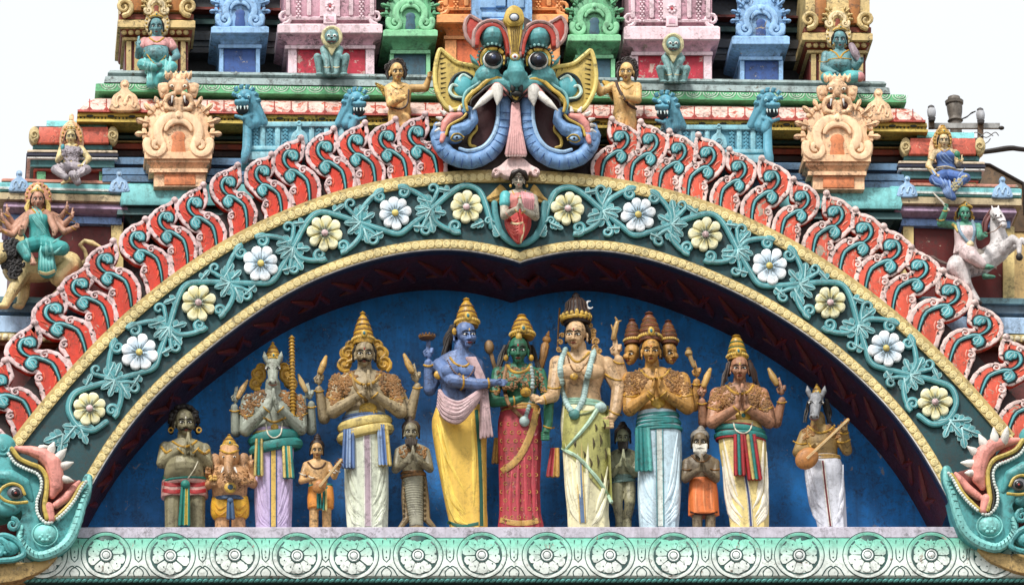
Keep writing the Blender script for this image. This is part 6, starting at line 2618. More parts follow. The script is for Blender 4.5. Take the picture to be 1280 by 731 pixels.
f.tail(140, 560, 136, 690, 30, 42, [BTG, BTG, P('belt gold line', 190, 170, 80), BTG], 3, 26)
f.ring([(60, 430), (75, 448), (92, 440)], 5, CRG, 'armlet')
f.ring([(186, 440), (205, 452), (220, 440)], 5, CRG, 'armlet')
f.ring([(96, 410), (120, 425), (137, 428), (160, 422), (178, 408)], 4, CRG, 'necklace')
f.bracelet(124, 442, 14, 40)
f.bracelet(175, 440, 14, -40)
f.ring([(182, 478), (168, 508), (148, 536)], 2, P('thread white', 220, 214, 190), 'sacred_thread')

# --- elephant-headed statue
SKE = P('skin warm clay', 191, 146, 104, dirt=.5, streak=.42, var=.26, dirtcol=(.04, .024, .012))
f = Fig('small elephant headed statue in yellow trousers holding sweets', T5, 290, 700, SKE)
f.B(288, 462, 6, 36, 42, 34)
f.B(288, 440, 4, 32, 26, 28)
f.B(336, 476, -2, 22, 30, 9, 12)
f.B(242, 478, -2, 22, 30, 9, -12)
f.L([(286, 470, 22), (284, 502, 32), (290, 525, 36), (308, 540, 38), (322, 540, 38)], [16, 14, 12, 10, 7])
f.torso([(290, 495, 0, 40, 26), (290, 515, 0, 62, 34), (290, 560, 6, 60, 54), (290, 595, 4, 58, 48), (290, 615, 0, 54, 40)])
f.B(290, 560, 10, 54, 48, 50)
for a, r in (([(240, 505, -4), (214, 560, 4), (236, 548, 24)], [18, 16, 11]), ([(242, 510, -6), (208, 540, 0), (216, 512, 10)], [16, 14, 10]), ([(340, 505, -4), (372, 555, 4), (340, 545, 24)], [18, 16, 11]), ([(340, 508, -6), (374, 535, 0), (362, 490, 8)], [16, 14, 10])):
 f.L(a, r)
f.fist(236, 546, 34, 26)
f.fist(216, 508, 30, 12)
f.fist(340, 545, 34, 28, -1)
f.two_up(362, 484, 32, 0, 8)
f.legs([([(264, 640, 0), (264, b, 0)], [26, 24]), ([(318, 640, 0), (320, b, 0)], [26, 24])])
f.done()
for sg in (-1, 1):
 g = G(EYEW)
 g.ball3(f.on(288 + sg * 18, 462, .1), 1.9, 1.1, .9, 0, 8, 6)
 g.m(EYEB)
 g.ball3(f.on(288 + sg * 18, 462, .7), 1, 1, .6, 0, 8, 6)
 mk('eye', g, f.body)
 g = G(TOOTH)
 g.tube([f.q(288 + sg * 18, 500, 22), f.q(288 + sg * 26, 515, 28)], [2, .8], 7)
 mk('tusk', g, f.body)
f.crown(289, 432, 66, 50, tiers=2, z=2)
f.crust([(232, 490), (262, 505), (300, 520), (345, 500), (372, 540), (350, 560), (300, 540), (250, 550), (205, 545), (212, 500)], 120, r=(1, 1.8))
f.ring([(258, 440), (288, 450), (320, 440)], 4, CRG, 'head_band')
g = G(GOLD)
c = f.on(292, 566, .6)
g.ball3(c, 7.5, 7.5, 2.4, 0, 16, 8)
g.m(P('pendant blue', 60, 90, 110))
g.ball3(c + Vector((0, -.02, 0)), 3.6, 3.6, 1.6, 0, 10, 6)
mk('pendant', g, f.body)
YEL = P('cloth yellow', 226, 172, 52, dirt=.3)
g = G(YEL)
for x in (262, 320):
 g.loft([f.q(x, y, 2) + (w_ / f.k, w_ / f.k * .95) for y, w_ in ((600, 32), (630, 36), (660, 34), (672, 26))], 30, .07, 7)
f.sk = f.part('trousers', g, use='bv')
f.swags([[(238, 620), (256, 640), (284, 625)], [(236, 638), (256, 660), (284, 642)], [(298, 625), (322, 642), (346, 620)], [(298, 642), (324, 662), (348, 640)]], P('cloth yellow deep', 196, 138, 36, dirt=.3), 3)
f.belt([(290, 600, 60, 50), (290, 612, 60, 50)], P('belt slate blue', 62, 88, 120, dirt=.35), rolls=2)
g = G(MATS['belt slate blue'])
g.ball(*f.q(292, 610, 24), 4, 4, 3)
mk('sash_knot', g, f.root)
f.tail(292, 615, 294, 668, 22, 30, [MATS['belt slate blue']], 2, 24)
g = G(P('sweet ochre', 214, 170, 90, dirt=.4))
for i in range(10):
 g.ball(*f.q(232 + random.uniform(-14, 14), 536 + random.uniform(-8, 6), 32), 2, 2, 2, nu=7, nv=5)
mk('sweets', g, f.root)

# --- horse-headed figure with staff
SKH = P('skin pale grey green', 152, 159, 146, dirt=.5, streak=.42, var=.26, dirtcol=(.04, .024, .012))
LILAC = P('cloth lilac', 196, 178, 214, dirt=.3)


def horse_head(f, X, Y, h, z=4, tip=0):
 """long face seen from the front, muzzle down"""
 f.B(X, Y - h * .28, z, h * .28, h * .27, h * .3)
 f.L([(X, Y - h * .2, z + 4), (X + tip * .5, Y + h * .12, z + 10), (X + tip, Y + h * .34, z + 15)], [h * .24, h * .19, h * .17])
 f.B(X + tip, Y + h * .36, z + 16, h * .2, h * .13, h * .14)
 for sg in (-1, 1):
  f.B(X + sg * h * .2, Y - h * .18, z + 6, h * .09, h * .1, h * .08)
  f.L([(X + sg * h * .22, Y - h * .4, z + 4), (X + sg * h * .29, Y - h * .58, z + 5), (X + sg * h * .32, Y - h * .78, z + 4)], [h * .08, h * .1, h * .02])


def horse_face(f, X, Y, h, tip=0):
 for sg in (-1, 1):
  g = G(EYEW)
  x, y = X + sg * h * .2, Y - h * .16
  if f.hit(x, y):
   g.ball3(f.on(x, y, .1), .085 * h / f.k, .05 * h / f.k, .04 * h / f.k, 0, 8, 6)
   g.m(EYEB)
   g.ball3(f.on(x, y, .05 * h / f.k), .045 * h / f.k, .045 * h / f.k, .03 * h / f.k, 0, 8, 6)
   f.tubeon(g, [(x - .1 * h, y + .01 * h), (x, y - .07 * h), (x + .1 * h, y + .01 * h)], .016 * h, .4)
   mk('eye', g, f.body)
  g = G(P('nostril brown', 52, 30, 26))
  g.ball3(f.on(X + tip + sg * h * .1, Y + h * .34, .05), .04 * h / f.k, .05 * h / f.k, .02 * h / f.k, 0, 8, 6)
  mk('nostril', g, f.body)
 g = G(P('muzzle lip', 150, 84, 70))
 f.tubeon(g, [(X + tip - h * .14, Y + h * .43), (X + tip, Y + h * .46), (X + tip + h * .14, Y + h * .43)], .022 * h, .2)
 mk('lips', g, f.body)


f = Fig('horse headed statue in lilac robe with praying hands beside a tall gold staff', T5, 437, 700, SKH)
horse_head(f, 436, 178, 92, 6)
f.neck(436, 215, 255, 26, -2)
f.torso([(436, 240, -4, 36, 24), (436, 262, -4, 92, 34), (438, 300, -2, 84, 42), (440, 345, 0, 64, 36), (440, 385, 0, 62, 36)])
for a in ([(352, 275, -2), (345, 372, 8), (415, 300, 28)], [(524, 275, -2), (530, 368, 8), (462, 300, 28)]):
 f.L(a, [26, 23, 14])
f.pray(438, 268, 66, 30)
for a in ([(345, 300, -16), (312, 378, -12), (306, 295, -4)], [(532, 300, -16), (566, 372, -12), (566, 285, -4)]):
 f.L(a, [22, 19, 13])
f.two_up(310, 268, 46, .1, -2)
f.two_up(560, 256, 46, -.15, -2)
f.done()
horse_face(f, 436, 178, 92)
f.crown(437, 140, 66, 72, tiers=3, z=2)
f.fan(436, 190, 80, 70)
f.crust([(345, 250), (400, 228), (420, 262), (380, 300), (345, 340), (322, 300)], 170)
f.crust([(530, 250), (470, 228), (455, 262), (500, 300), (532, 340), (552, 300)], 170)
f.skirt([(440, 372, 0, 64, 40), (438, 420, 0, 68, 44), (438, 500, 0, 64, 42), (437, 600, 0, 62, 40), (437, 690, 0, 58, 38), (437, b, 0, 54, 36)], LILAC, fold=.04)
f.swags([[(385, 560), (400, 650), (425, 690)], [(382, 600), (392, 670), (412, 698)], [(385, 500), (408, 610), (430, 670)], [(492, 560), (476, 650), (452, 690)], [(496, 600), (482, 670), (464, 698)], [(492, 500), (470, 610), (448, 670)]], LILAC, 4)
f.ribbon([(438, 400), (438, 550), (438, 698)], 20, P('strip gold', 206, 172, 84, dirt=.4), 'front_strip', .8, edge=P('strip blue', 62, 84, 140))
SG = P('sash gold', 206, 184, 112, dirt=.4)
STG = P('sash teal', 40, 128, 122, dirt=.35)
f.belt([(438, 385, 70, 46), (440, 425, 76, 50)], SG, rolls=4)
f.belt([(440, 400, 74, 49), (446, 432, 78, 51)], STG, 'sash_stripe', 2, tilt=10)
f.tail(390, 400, 388, 522, 26, 34, [SG, STG, SG], 3, 20)
f.tail(484, 425, 490, 530, 34, 40, [SG, STG, SG, STG], 3, 20)
f.ring([(405, 330), (440, 345), (478, 330)], 4, CRG, 'necklace')
f.ring([(412, 350), (420, 385), (440, 398), (462, 385), (468, 350)], 2.6, P('pearl string', 226, 218, 196), 'pearl_string')
g = G(CRG)
g.ball3(f.on(442, 362, .4), 5, 4.4, 2, 0, 12, 8)
mk('pendant', g, f.body)
for x, y, w_, a in ((306, 305, 16, 0), (566, 292, 16, 0), (415, 302, 14, 40), (462, 302, 14, -40), (345, 318, 24, 10), (530, 318, 24, -10)):
 f.bracelet(x, y, w_, a)
g = G(CRG)
g.tube([f.q(500, 56, 8), f.q(502, 150, 10), f.q(504, 322, 12)], [6.5 / f.k, 8 / f.k, 7 / f.k], 10)
for i in range(22):
 g.tube3([W(*f.p(500 + 4 * i / 22, 62 + 11.5 * i), f.d + 8 + i * .2) + Vector((math.cos(a), -math.sin(a), 0)) * .036 for a in [2 * PI * q_ / 10 for q_ in range(10)]], .75, 5, closed=True)
mk('staff', g, f.root)
g = G(P('conch tan', 186, 150, 92, dirt=.4))
g.tube([f.q(318, 262, 4), f.q(334, 232, 2), f.q(350, 204, 0)], [3, 4, 1.4], 8)
mk('conch', g, f.root)
g = G(P('wheel tan', 176, 150, 100, dirt=.4))
g.tube([f.q(548, 240, 4), f.q(532, 208, 2), f.q(522, 184, 0)], [3, 3.6, 1.4], 8)
mk('discus', g, f.root)

# --- boy with lute
SKB = P('skin boy tan', 206, 163, 109, dirt=.5, streak=.42, var=.26, dirtcol=(.04, .024, .012))
f = Fig('small boy statue in orange shorts playing a lute', T5, 600, 700, SKB)
f.head(585, 440, 56, 4, turn=.1)
f.neck(585, 460, 482, 13)
f.torso([(585, 472, 0, 18, 14), (586, 484, 0, 42, 20), (586, 515, 2, 38, 24), (590, 550, 2, 32, 24), (594, 575, 0, 36, 24)])
for a in ([(548, 490, 0), (532, 545, 6), (578, 535, 24)], [(624, 490, 0), (644, 530, 10), (660, 492, 22)]):
 f.L(a, [12, 10.5, 8])
f.palm(572, 538, 1, -.2, 26, 26)
f.fist(660, 486, 26, 24, -1)
f.legs([([(576, 620, 0), (574, b, 0)], [17, 15]), ([(618, 620, 0), (619, b, 0)], [17, 15])])
f.done()
f.face()
g = G(P('hair brown dark', 44, 28, 22, dirt=.2))
g.ball(*f.q(586, 424, -3), 9.4, 8.2, 9)
for y, r in ((408, 4.6), (402, 4.8), (394, 3.8), (387, 1.8)):
 g.ball(*f.q(587, y, 0), r * 1.05, r * .75, r)
mk('hair_bun', g, f.root)
g = G(P('shorts orange', 222, 144, 62, dirt=.3))
for x in (578, 618):
 g.loft([f.q(x, y, 1) + (w_ / f.k, w_ / f.k) for y, w_ in ((566, 22), (600, 25), (632, 24), (638, 22))], 24, .05, 6)
f.sk = f.part('shorts', g, use='bv')
f.belt([(597, 560, 38, 28), (598, 572, 40, 28)], STG, rolls=2)
f.tail(592, 570, 594, 632, 14, 18, [STG], 2, 20)
f.tail(612, 570, 612, 640, 14, 18, [STG, SG], 2, 20)
f.lute(594, 562, 668, 472, 22, P('lute wood', 176, 118, 62, dirt=.4), 30)
f.ring([(555, 480), (575, 500), (600, 498), (614, 482)], 3.4, P('cord dark', 90, 60, 36), 'necklace')
for x, y, w_ in ((566, 530, 9), (655, 510, 9), (536, 520, 12), (638, 512, 12)):
 f.bracelet(x, y, w_, 20, P('bracelet white', 214, 206, 190), 2.4)

# --- tall moustached figure with four arms
SKC = P('skin sand', 165, 148, 115, dirt=.5, streak=.42, var=.26, dirtcol=(.04, .024, .012))
b = bot(T6)
f = Fig('tall moustached four armed statue with high gold crown, white robe and blue sash', T6, 237, 700, SKC)
f.head(233, 174, 84, 6, jaw=1.08)
f.neck(233, 208, 245, 22)
f.torso([(234, 228, -4, 34, 24), (234, 250, -4, 84, 34), (234, 290, -2, 80, 42), (236, 330, 0, 62, 36), (237, 370, 0, 60, 36)])
for a in ([(150, 262, -2), (138, 352, 8), (222, 300, 28)], [(318, 262, -2), (342, 352, 8), (262, 300, 28)]):
 f.L(a, [25, 22, 13])
f.pray(245, 264, 68, 30)
for a in ([(142, 285, -16), (110, 372, -12), (94, 285, -4)], [(330, 285, -16), (370, 366, -12), (394, 275, -4)]):
 f.L(a, [22, 19, 12])
f.two_up(94, 258, 46, .12, -2)
f.two_up(390, 250, 46, -.18, -2)
f.done()
f.face(mous=EYEB, mark=P('mark red', 170, 40, 40))
f.crown(230, 140, 78, 102, tiers=4, z=3, top=.14)
f.fan(232, 182, 82, 76)
f.crust([(135, 240), (190, 215), (212, 245), (180, 300), (132, 335), (112, 285)], 260, r=(1.2, 2.4))
f.crust([(330, 240), (282, 215), (262, 245), (295, 300), (344, 335), (360, 285)], 260, r=(1.2, 2.4))
WG = P('cloth white green', 214, 220, 200, dirt=.3)
f.skirt([(236, 360, 0, 62, 40), (236, 420, 0, 70, 46), (238, 520, 0, 66, 44), (239, 610, 0, 64, 42), (240, 690, 0, 60, 40), (240, b, 0, 56, 38)], WG, fold=.04)
f.swags([[(175, 520), (182, 620), (215, 670)], [(176, 570), (186, 650), (214, 692)], [(178, 470), (196, 590), (224, 640)], [(186, 640), (200, 685), (222, 700)], [(300, 520), (294, 620), (264, 670)], [(301, 570), (292, 650), (266, 692)], [(296, 470), (280, 590), (256, 640)], [(292, 640), (280, 685), (262, 700)]], WG, 4.5)
f.ribbon([(240, 400), (243, 550), (244, 700)], 20, P('strip mauve grey', 170, 150, 160, dirt=.4), 'front_strip', .8, edge=P('strip white', 224, 222, 214))
BS = P('sash steel blue', 96, 124, 172, dirt=.35)
BSL = P('sash pale blue', 156, 178, 210, dirt=.35)
f.belt([(232, 368, 66, 44), (234, 412, 76, 50)], BS, rolls=5, tilt=4)
f.belt([(234, 392, 72, 48), (236, 420, 76, 50)], SG, 'sash_stripe', 2, tilt=12)
f.tail(186, 405, 184, 520, 34, 42, [BS, BSL, BS], 4, 20)
f.tail(288, 390, 296, 512, 34, 42, [BSL, BS, SG], 4, 20)
g = G(GOLD)
c = f.on(244, 340, .5)
g.ball3(c, 11, 7, 3, 0, 14, 8)
for a in range(7):
 g.ball3(c + Vector(((a - 3) * .034, -.012, -.05 - .012 * (3 - abs(a - 3)))), 1.7, 2.4, 1.4, 0, 7, 5)
mk('pendant', g, f.body)
f.ring([(190, 240), (212, 262), (236, 270), (262, 262), (282, 240)], 4.5, CRG, 'necklace')
f.ring([(196, 235), (206, 280), (240, 318)], 5, P('chest band', 150, 120, 70, dirt=.4), 'chest_band')
for x, y, w_, a in ((94, 288, 14, 0), (395, 278, 14, 0), (222, 302, 13, 40), (264, 302, 13, -40), (146, 310, 24, 6), (334, 310, 24, -6)):
 f.bracelet(x, y, w_, a)
CON = P('conch gold', 190, 152, 84, dirt=.4)
for pts in ([(98, 232, 6), (108, 208, 4), (116, 184, 2)], [(378, 230, 6), (366, 206, 4), (354, 178, 2)]):
 g = G(CON)
 g.tube([f.q(*p) for p in pts], [4, 4.4, 2], 10)
 mk('conch' if pts[0][0] < 200 else 'club', g, f.root)

# --- small sage with a serpent's body
SKG = P('skin grey stone', 132, 126, 104, dirt=.5, streak=.42, var=.26, dirtcol=(.04, .024, .012))
f = Fig('small bearded sage statue with a ringed serpent body and praying hands', T6, 385, 700, SKG)
f.head(375, 414, 62, 4)
f.neck(376, 440, 462, 15)
f.torso([(378, 450, 0, 20, 15), (379, 466, 0, 48, 22), (380, 500, 2, 42, 25), (381, 535, 0, 32, 22), (382, 545, 0, 32, 22)])
for a in ([(338, 474, 0), (328, 528, 6), (370, 500, 24)], [(420, 474, 0), (432, 526, 6), (392, 500, 24)]):
 f.L(a, [14, 13, 9])
f.pray(381, 482, 48, 26)
f.done()
f.face()
g = G(P('beard dark', 52, 42, 34, dirt=.3))
for i in range(7):
 x = 360 + i * 5.2
 g.tube([f.q(x, 432 + 2 * abs(i - 3), 14), f.q(375 + (x - 375) * .8, 452, 16), f.q(377 + (x - 375) * .3, 470 - abs(i - 3) * 3, 15)], [2, 2.2, .8], 6)
mk('beard', g, f.root)
g = G(P('hair grey brown', 76, 62, 50, dirt=.4))
g.ball(*f.q(375, 400, -2), 12, 10, 10)
for y, r in ((384, 6), (377, 4.6), (370, 3)):
 g.ball(*f.q(371, y, 0), r, r * .7, r)
mk('hair_bun', g, f.root)
SER = P('serpent grey', 150, 148, 130, dirt=.4)
g = G(SER)
secs = []
for i in range(23):
 y = 538 + i * 7.2
 w_ = 34 - (y - 538) * .075
 secs += [f.q(380 + (y - 538) * .07, y, 0) + (w_ / f.k, w_ * .8 / f.k), f.q(380 + (y + 4 - 538) * .07, y + 4.6, 0) + (w_ * .92 / f.k, w_ * .74 / f.k)]
g.loft(secs, 28, sub=1)
f.sk = f.part('serpent_body', g, use='bv')
g = G(P('serpent hem', 124, 104, 70, dirt=.5))
for sg in (-1, 1):
 g.tube([f.q(384 + sg * 30, 540, -2), f.q(388 + sg * 32, 620, -4), f.q(392 + sg * 30, 680, -2), f.q(394 + sg * 52, 705, 4)], [3, 4.4, 5, 3], 8)
 for i in range(9):
  g.ball(*f.q(385 + sg * (31 + .2 * i), 552 + i * 16, 3), 1.7, 1.9, 1.4, nu=7, nv=5)
g.tube([f.q(350, 714, 12), f.q(394, 708, 20), f.q(440, 714, 12)], [3, 5, 3], 8)
mk('serpent_fringe', g, f.root)
f.belt([(381, 540, 36, 28), (381, 548, 36, 28)], CRD, 'waist_band', 2)
f.crust([(338, 462), (360, 455), (375, 475), (345, 500)], 25)
f.crust([(420, 462), (400, 455), (386, 475), (418, 500)], 25)

# --- blue figure in yellow robe turning to the right
SKU = P('skin blue', 98, 122, 168, dirt=.5, streak=.42, var=.26, dirtcol=(.04, .024, .012))
f = Fig('tall blue skinned statue in yellow robe balancing a disc on a raised finger', T6, 540, 700, SKU)
f.head(541, 116, 88, 8, turn=.75, jaw=.95)
f.neck(528, 150, 188, 22, 2)
f.torso([(522, 172, -2, 34, 26), (520, 195, -4, 66, 34), (520, 235, -2, 62, 42), (524, 280, 0, 58, 38), (526, 320, 0, 60, 38), (528, 350, 0, 60, 38)])
for sg in (-1, 1):
 f.B(522 + sg * 28, 226, 26, 30, 22, 15)
f.L([(462, 212, 4), (500, 258, 24), (578, 268, 34), (628, 264, 36)], [24, 22, 17, 12])
f.palm(628, 264, 1, -.02, 44, 36)
f.L([(576, 210, -6), (590, 270, -12), (600, 300, -10)], [22, 18, 14])
f.L([(462, 225, -12), (432, 285, -8), (428, 205, 0)], [22, 20, 14])
f.two_up(428, 178, 48, .02, 0)
f.done()
f.face(mark=P('mark gold', 206, 170, 90))
f.crown(546, 86, 84, 88, tiers=3, z=4, mat=CRG, top=.16)
f.hair([([(505, 90, -6), (488, 130, -10), (486, 175, -8)], [12, 18, 8]), ([(500, 110, 0), (482, 150, -2), (474, 190, 0)], [9, 10, 5]), ([(512, 80, -4), (500, 110, 4), (504, 140, 2)], [8, 8, 4])], P('hair black brown', 36, 28, 26, dirt=.3))
g = G(CRG)
c = f.p(507, 108)
g.ball(c[0], c[1], f.d + 12, 3, 5, 3)
mk('ear_ornament', g, f.root)
YR = P('robe yellow', 226, 186, 84, dirt=.22, var=.1)
f.skirt([(526, 340, 0, 76, 46), (522, 390, 0, 84, 52), (526, 470, 0, 78, 50), (534, 560, 0, 70, 46), (542, 640, 0, 62, 42), (548, 690, 0, 58, 40), (548, b, 0, 54, 38)], YR, fold=.025, freq=7)
f.swags([[(462, 420), (480, 560), (540, 660)], [(470, 500), (490, 620), (540, 690)], [(478, 560), (498, 650), (536, 700)], [(490, 610), (512, 680), (560, 700)], [(560, 420), (566, 540), (566, 640)], [(455, 390), (480, 480), (540, 600)]], P('robe yellow light', 240, 206, 96, dirt=.2), 5)
f.ribbon([(574, 346), (582, 450), (588, 580), (590, 700)], 14, P('stripe green', 34, 100, 84, dirt=.3), 'green_stripe', .8, edge=P('stripe gold', 200, 166, 80))
f.ribbon([(486, 688), (530, 700), (592, 690)], 10, MATS['stripe green'], 'hem_stripe', .8)
MV = P('sash mauve', 186, 158, 160, dirt=.4)
g = G(MV)
for i, (dy, dz) in enumerate(((0, 0), (11, 3), (22, 4), (34, 5), (46, 4), (58, 2))):
 pts = [(462 - i, 288 + dy * .8, 20), (480, 312 + dy, 34 + dz), (520, 326 + dy * .95, 42 + dz), (560, 306 + dy * .6, 38 + dz), (590, 282 + dy * .3, 26)]
 g.tube([f.q(*p) for p in catmull([tuple(map(float, p)) for p in pts], 5)], [2.4, 3.2, 3.4, 3.2, 2.2], 7)
mk('sash', g, f.root)
g = G(MV)
for i in range(7):
 j = i - 3
 g.tube([f.q(*p) for p in catmull([(545 + i * 4, 188, 30 - i), (566 + i * 3.4, 225, 28), (582 + i * 3, 262, 26 + abs(j)), (590 + i * 3.2 + 2 * math.sin(i), 320, 25), (588 + i * 4.4, 380, 24 + (i % 2) * 2), (588 + i * 5.6, 432 - 5 * (i % 2) - i, 24)], 4)], [2, 2.4, 2.2, 2.3, 2], 7)
mk('scarf', g, f.root)
for x, y, w_, a in ((428, 210, 14, 0), (610, 266, 15, 90), (530, 264, 22, 100)):
 f.bracelet(x, y, w_, a, CRG, 3.4)
g = G(CRG)
g.ball3(f.on(527, 240, .6), 6, 6.4, 2.6, 0, 14, 8)
g.ball3(f.on(458, 240, .6), 5.6, 6, 2.6, 0, 14, 8)
mk('arm_disc', g, f.body)
f.ring([(494, 188), (512, 208), (540, 214), (562, 196)], 4, CRG, 'necklace')
f.ring([(486, 196), (506, 230), (540, 250), (562, 232), (570, 210)], 3, P('necklace brown', 124, 96, 84), 'necklace', beads=22)
g = G(CRD)
c = f.p(424, 122)
g.lathe(c[0], c[1] + 2, f.d + 2, [(-2, 6), (-1, 9.6), (1, 9.8), (2, 8)], 20)
for i in range(14):
 a = 2 * PI * i / 14
 g.ball3(W(c[0], c[1], f.d + 2) + Vector((math.cos(a) * .098, -math.sin(a) * .098, 0)), 1.2, 1.6, 1.2, 0, 6, 4)
mk('discus', g, f.root)

# --- green woman in red sari
SKV = P('skin green', 40, 113, 85, dirt=.5, streak=.42, var=.26, dirtcol=(.04, .024, .012))
b = bot(T7)
f = Fig('green skinned female statue in red patterned sari between the blue and fair figures', T7, 165, 700, SKV)
f.head(160, 182, 84, 8, turn=-.05, jaw=.94)
f.neck(160, 212, 240, 17, 2)
f.torso([(160, 226, 0, 28, 22), (160, 244, 0, 62, 30), (162, 280, 4, 56, 40), (165, 325, 0, 44, 32), (166, 365, 0, 52, 34)])
for sg in (-1, 1):
 f.B(160 + sg * 26, 284, 20, 22, 20, 16)
f.L([(100, 250, 0), (86, 335, 10), (140, 334, 26), (170, 326, 32)], [19, 17, 13, 10])
f.palm(160, 328, 1, -.1, 36, 32)
f.L([(224, 252, 0), (250, 340, 6), (248, 400, 12), (240, 425, 14)], [18, 16, 14, 11])
f.fist(240, 435, 38, 16, -1)
f.done()
f.face(mark=P('mark crimson', 180, 36, 50))
f.crown(172, 142, 84, 70, tiers=3, z=4, top=.2)
g = G(GOLD)
c = f.on(162, 144, 1)
g.ball3(c, 4.2, 6, 3, 0, 12, 8)
mk('crown_front', g, f.root)
f.hair([([(122, 170, -8), (108, 210, -6), (98, 246, 2)], [10, 11, 5]), ([(200, 170, -8), (214, 210, -6), (226, 246, 2)], [10, 11, 5])], P('hair dark', 40, 32, 24, dirt=.3))
for x in (124, 198):
 g = G(CRG)
 g.ball(*f.q(x, 206, 6), 3.4, 4.4, 3)
 mk('earring', g, f.root)
SAR = P('sari red', 164, 52, 62, dirt=.3, chip=.12, chipcol=lin(214, 140, 140))
SARG = P('sari gold border', 192, 150, 80, dirt=.45)
f.skirt([(166, 352, 0, 56, 40), (164, 400, 0, 64, 46), (164, 480, 0, 62, 46), (163, 580, 0, 58, 42), (164, 660, 0, 58, 42), (166, 700, 0, 62, 44), (166, b, 0, 60, 42)], SAR, 'sari', fold=.06, freq=11)
g = G(SARG)
for j in range(12):
 for i in range(6):
  x, y = 112 + i * 20 + (j % 2) * 10, 400 + j * 25
  if f.hit(x, y) and abs(x - 163) < 56:
   c = f.on(x, y, .2)
   g.tube3([c + Vector((math.cos(a), 0, math.sin(a))) * .022 for a in [2 * PI * k / 8 for k in range(8)]], .5, 4, closed=True)
mk('sari_pattern', g, f.sk)
f.ribbon([(216, 352), (196, 430), (160, 500), (112, 540)], 20, SARG, 'sari_border', 1.4)
for y in (682,):
 f.ribbon([(106, y), (140, y + 8), (166, y + 10), (195, y + 8), (224, y)], 16, SARG, 'hem', 1)
f.swags([[(160, 520), (158, 600), (160, 690)], [(178, 500), (182, 600), (184, 690)], [(142, 540), (136, 620), (138, 690)], [(200, 460), (204, 580), (208, 690)]], P('sari fold', 190, 66, 78, dirt=.25), 5)
BRB = P('blouse brown', 146, 108, 70, dirt=.5)
f.crust([(100, 232), (140, 222), (160, 236), (190, 222), (226, 236), (246, 320), (226, 322), (205, 300), (165, 300), (120, 306), (84, 320)], 240, BRB, (1.2, 2.2), name='blouse')
f.ring([(128, 228), (140, 244), (160, 250), (182, 244), (196, 228)], 5, CRG, 'necklace')
GW = P('garland grey blue', 160, 180, 178, dirt=.35)
f.ring([(196, 225), (202, 270), (196, 330), (180, 385)], 7, GW, 'garland', .8, beads=18)
f.ring([(126, 226), (118, 280), (132, 340), (176, 386)], 6, BRB, 'garland_cord', .8)
g = G(GW)
g.ball3(f.on(178, 392, 2), 6.5, 7, 5, 0, 12, 8)
mk('garland_tassel', g, f.body)
f.belt([(165, 352, 56, 40), (165, 362, 57, 41)], SARG, 'waist_band', 2)
f.tail(268, 470, 262, 552, 26, 40, [SAR, SARG], 3, 6, name='sari_end')
f.tail(96, 440, 92, 512, 14, 22, [SARG], 2, -4, name='sari_end')
for x, y, w_, a in ((146, 332, 13, 90), (250, 408, 16, 10), (88, 300, 18, 0), (246, 300, 18, 0)):
 f.bracelet(x, y, w_, a)
g = G(P('lotus bud bronze', 150, 118, 80, dirt=.5))
g.tube([f.q(92, 240, -14), f.q(84, 210, -12), f.q(80, 195, -12)], [2.6, 2.8, 3], 7)
g.ball(*f.q(74, 174, -10), 6.4, 9.4, 6)
mk('bud_stem', g, f.root)
g = G(P('sceptre bronze', 176, 126, 66, dirt=.5))
g.tube([f.q(220, 250, -14), f.q(234, 200, -12), f.q(240, 168, -12)], [4.4, 4.8, 5.4], 8)
g.ball(*f.q(244, 152, -12), 5.6, 5, 4)
g.tube([f.q(246, 140, -12), f.q(250, 128, -12)], [3, 1], 7)
mk('sceptre', g, f.root)
g = G(CRG)
c = f.p(182, 300)
g.lathe(c[0], c[1] + 4, f.d + 40, [(-4, 3), (-2, 6), (2, 7), (5, 5.4), (7, 3), (9, 4.4), (10, 2)], 14)
mk('gold_pot', g, f.root)

# --- fair figure with crescent moon
SKF = P('skin fair', 204, 169, 128, dirt=.5, streak=.42, var=.26, dirtcol=(.04, .024, .012))
f = Fig('fair bare chested statue with crescent moon in its dark topknot and tiger skin wrap', T7, 350, 700, SKF)
f.head(330, 136, 88, 8, turn=-.45)
f.neck(338, 170, 208, 23, 2)
f.torso([(345, 190, -2, 36, 26), (346, 212, -4, 78, 36), (346, 255, -2, 70, 44), (346, 300, 0, 56, 38), (350, 345, 0, 58, 38)])
for sg in (-1, 1):
 f.B(346 + sg * 34, 246, 26, 36, 24, 16)
f.L([(275, 222, 0), (262, 318, 12), (230, 330, 28)], [24, 20, 13])
f.palm(234, 330, -1, -.22, 46, 30)
f.L([(420, 225, -4), (456, 296, 2), (446, 360, 10), (432, 388, 14)], [25, 22, 18, 13])
f.fist(426, 396, 48, 16, -1)
f.L([(425, 225, -12), (474, 290, -10), (456, 212, 0)], [22, 20, 15])
f.two_up(448, 188, 52, -.06, 0)
f.done()
f.face(mous=None, mark=P('mark deep red', 150, 40, 34))
g = G(P('topknot dark', 44, 30, 26, dirt=.4))
c = f.p(330, 96)
g.lathe(c[0] + 1, c[1], f.d + 2, [(-6, 16), (2, 17.5), (8, 17), (13, 14), (16, 13), (20, 13.4), (24, 12), (28, 8), (30, 5), (33, 5.4), (36, 3.4), (38, 1)], 18)
tk = mk('topknot', g, f.root)
g = G(P('topknot strand', 70, 50, 40, dirt=.4))
for i in range(9):
 a = PI * (i + .5) / 9
 g.tube3([W(c[0] + 1, c[1], f.d + 2) + Vector((math.cos(a) * r, -math.sin(a) * r, h)) * S for h, r in ((-2, 17.6), (8, 17.4), (14, 14), (22, 13.4), (28, 8.4))], [1.4, 1.4, 1.1, 1.1, .8], 5)
mk('hair_strands', g, tk)
g = G(GOLD)
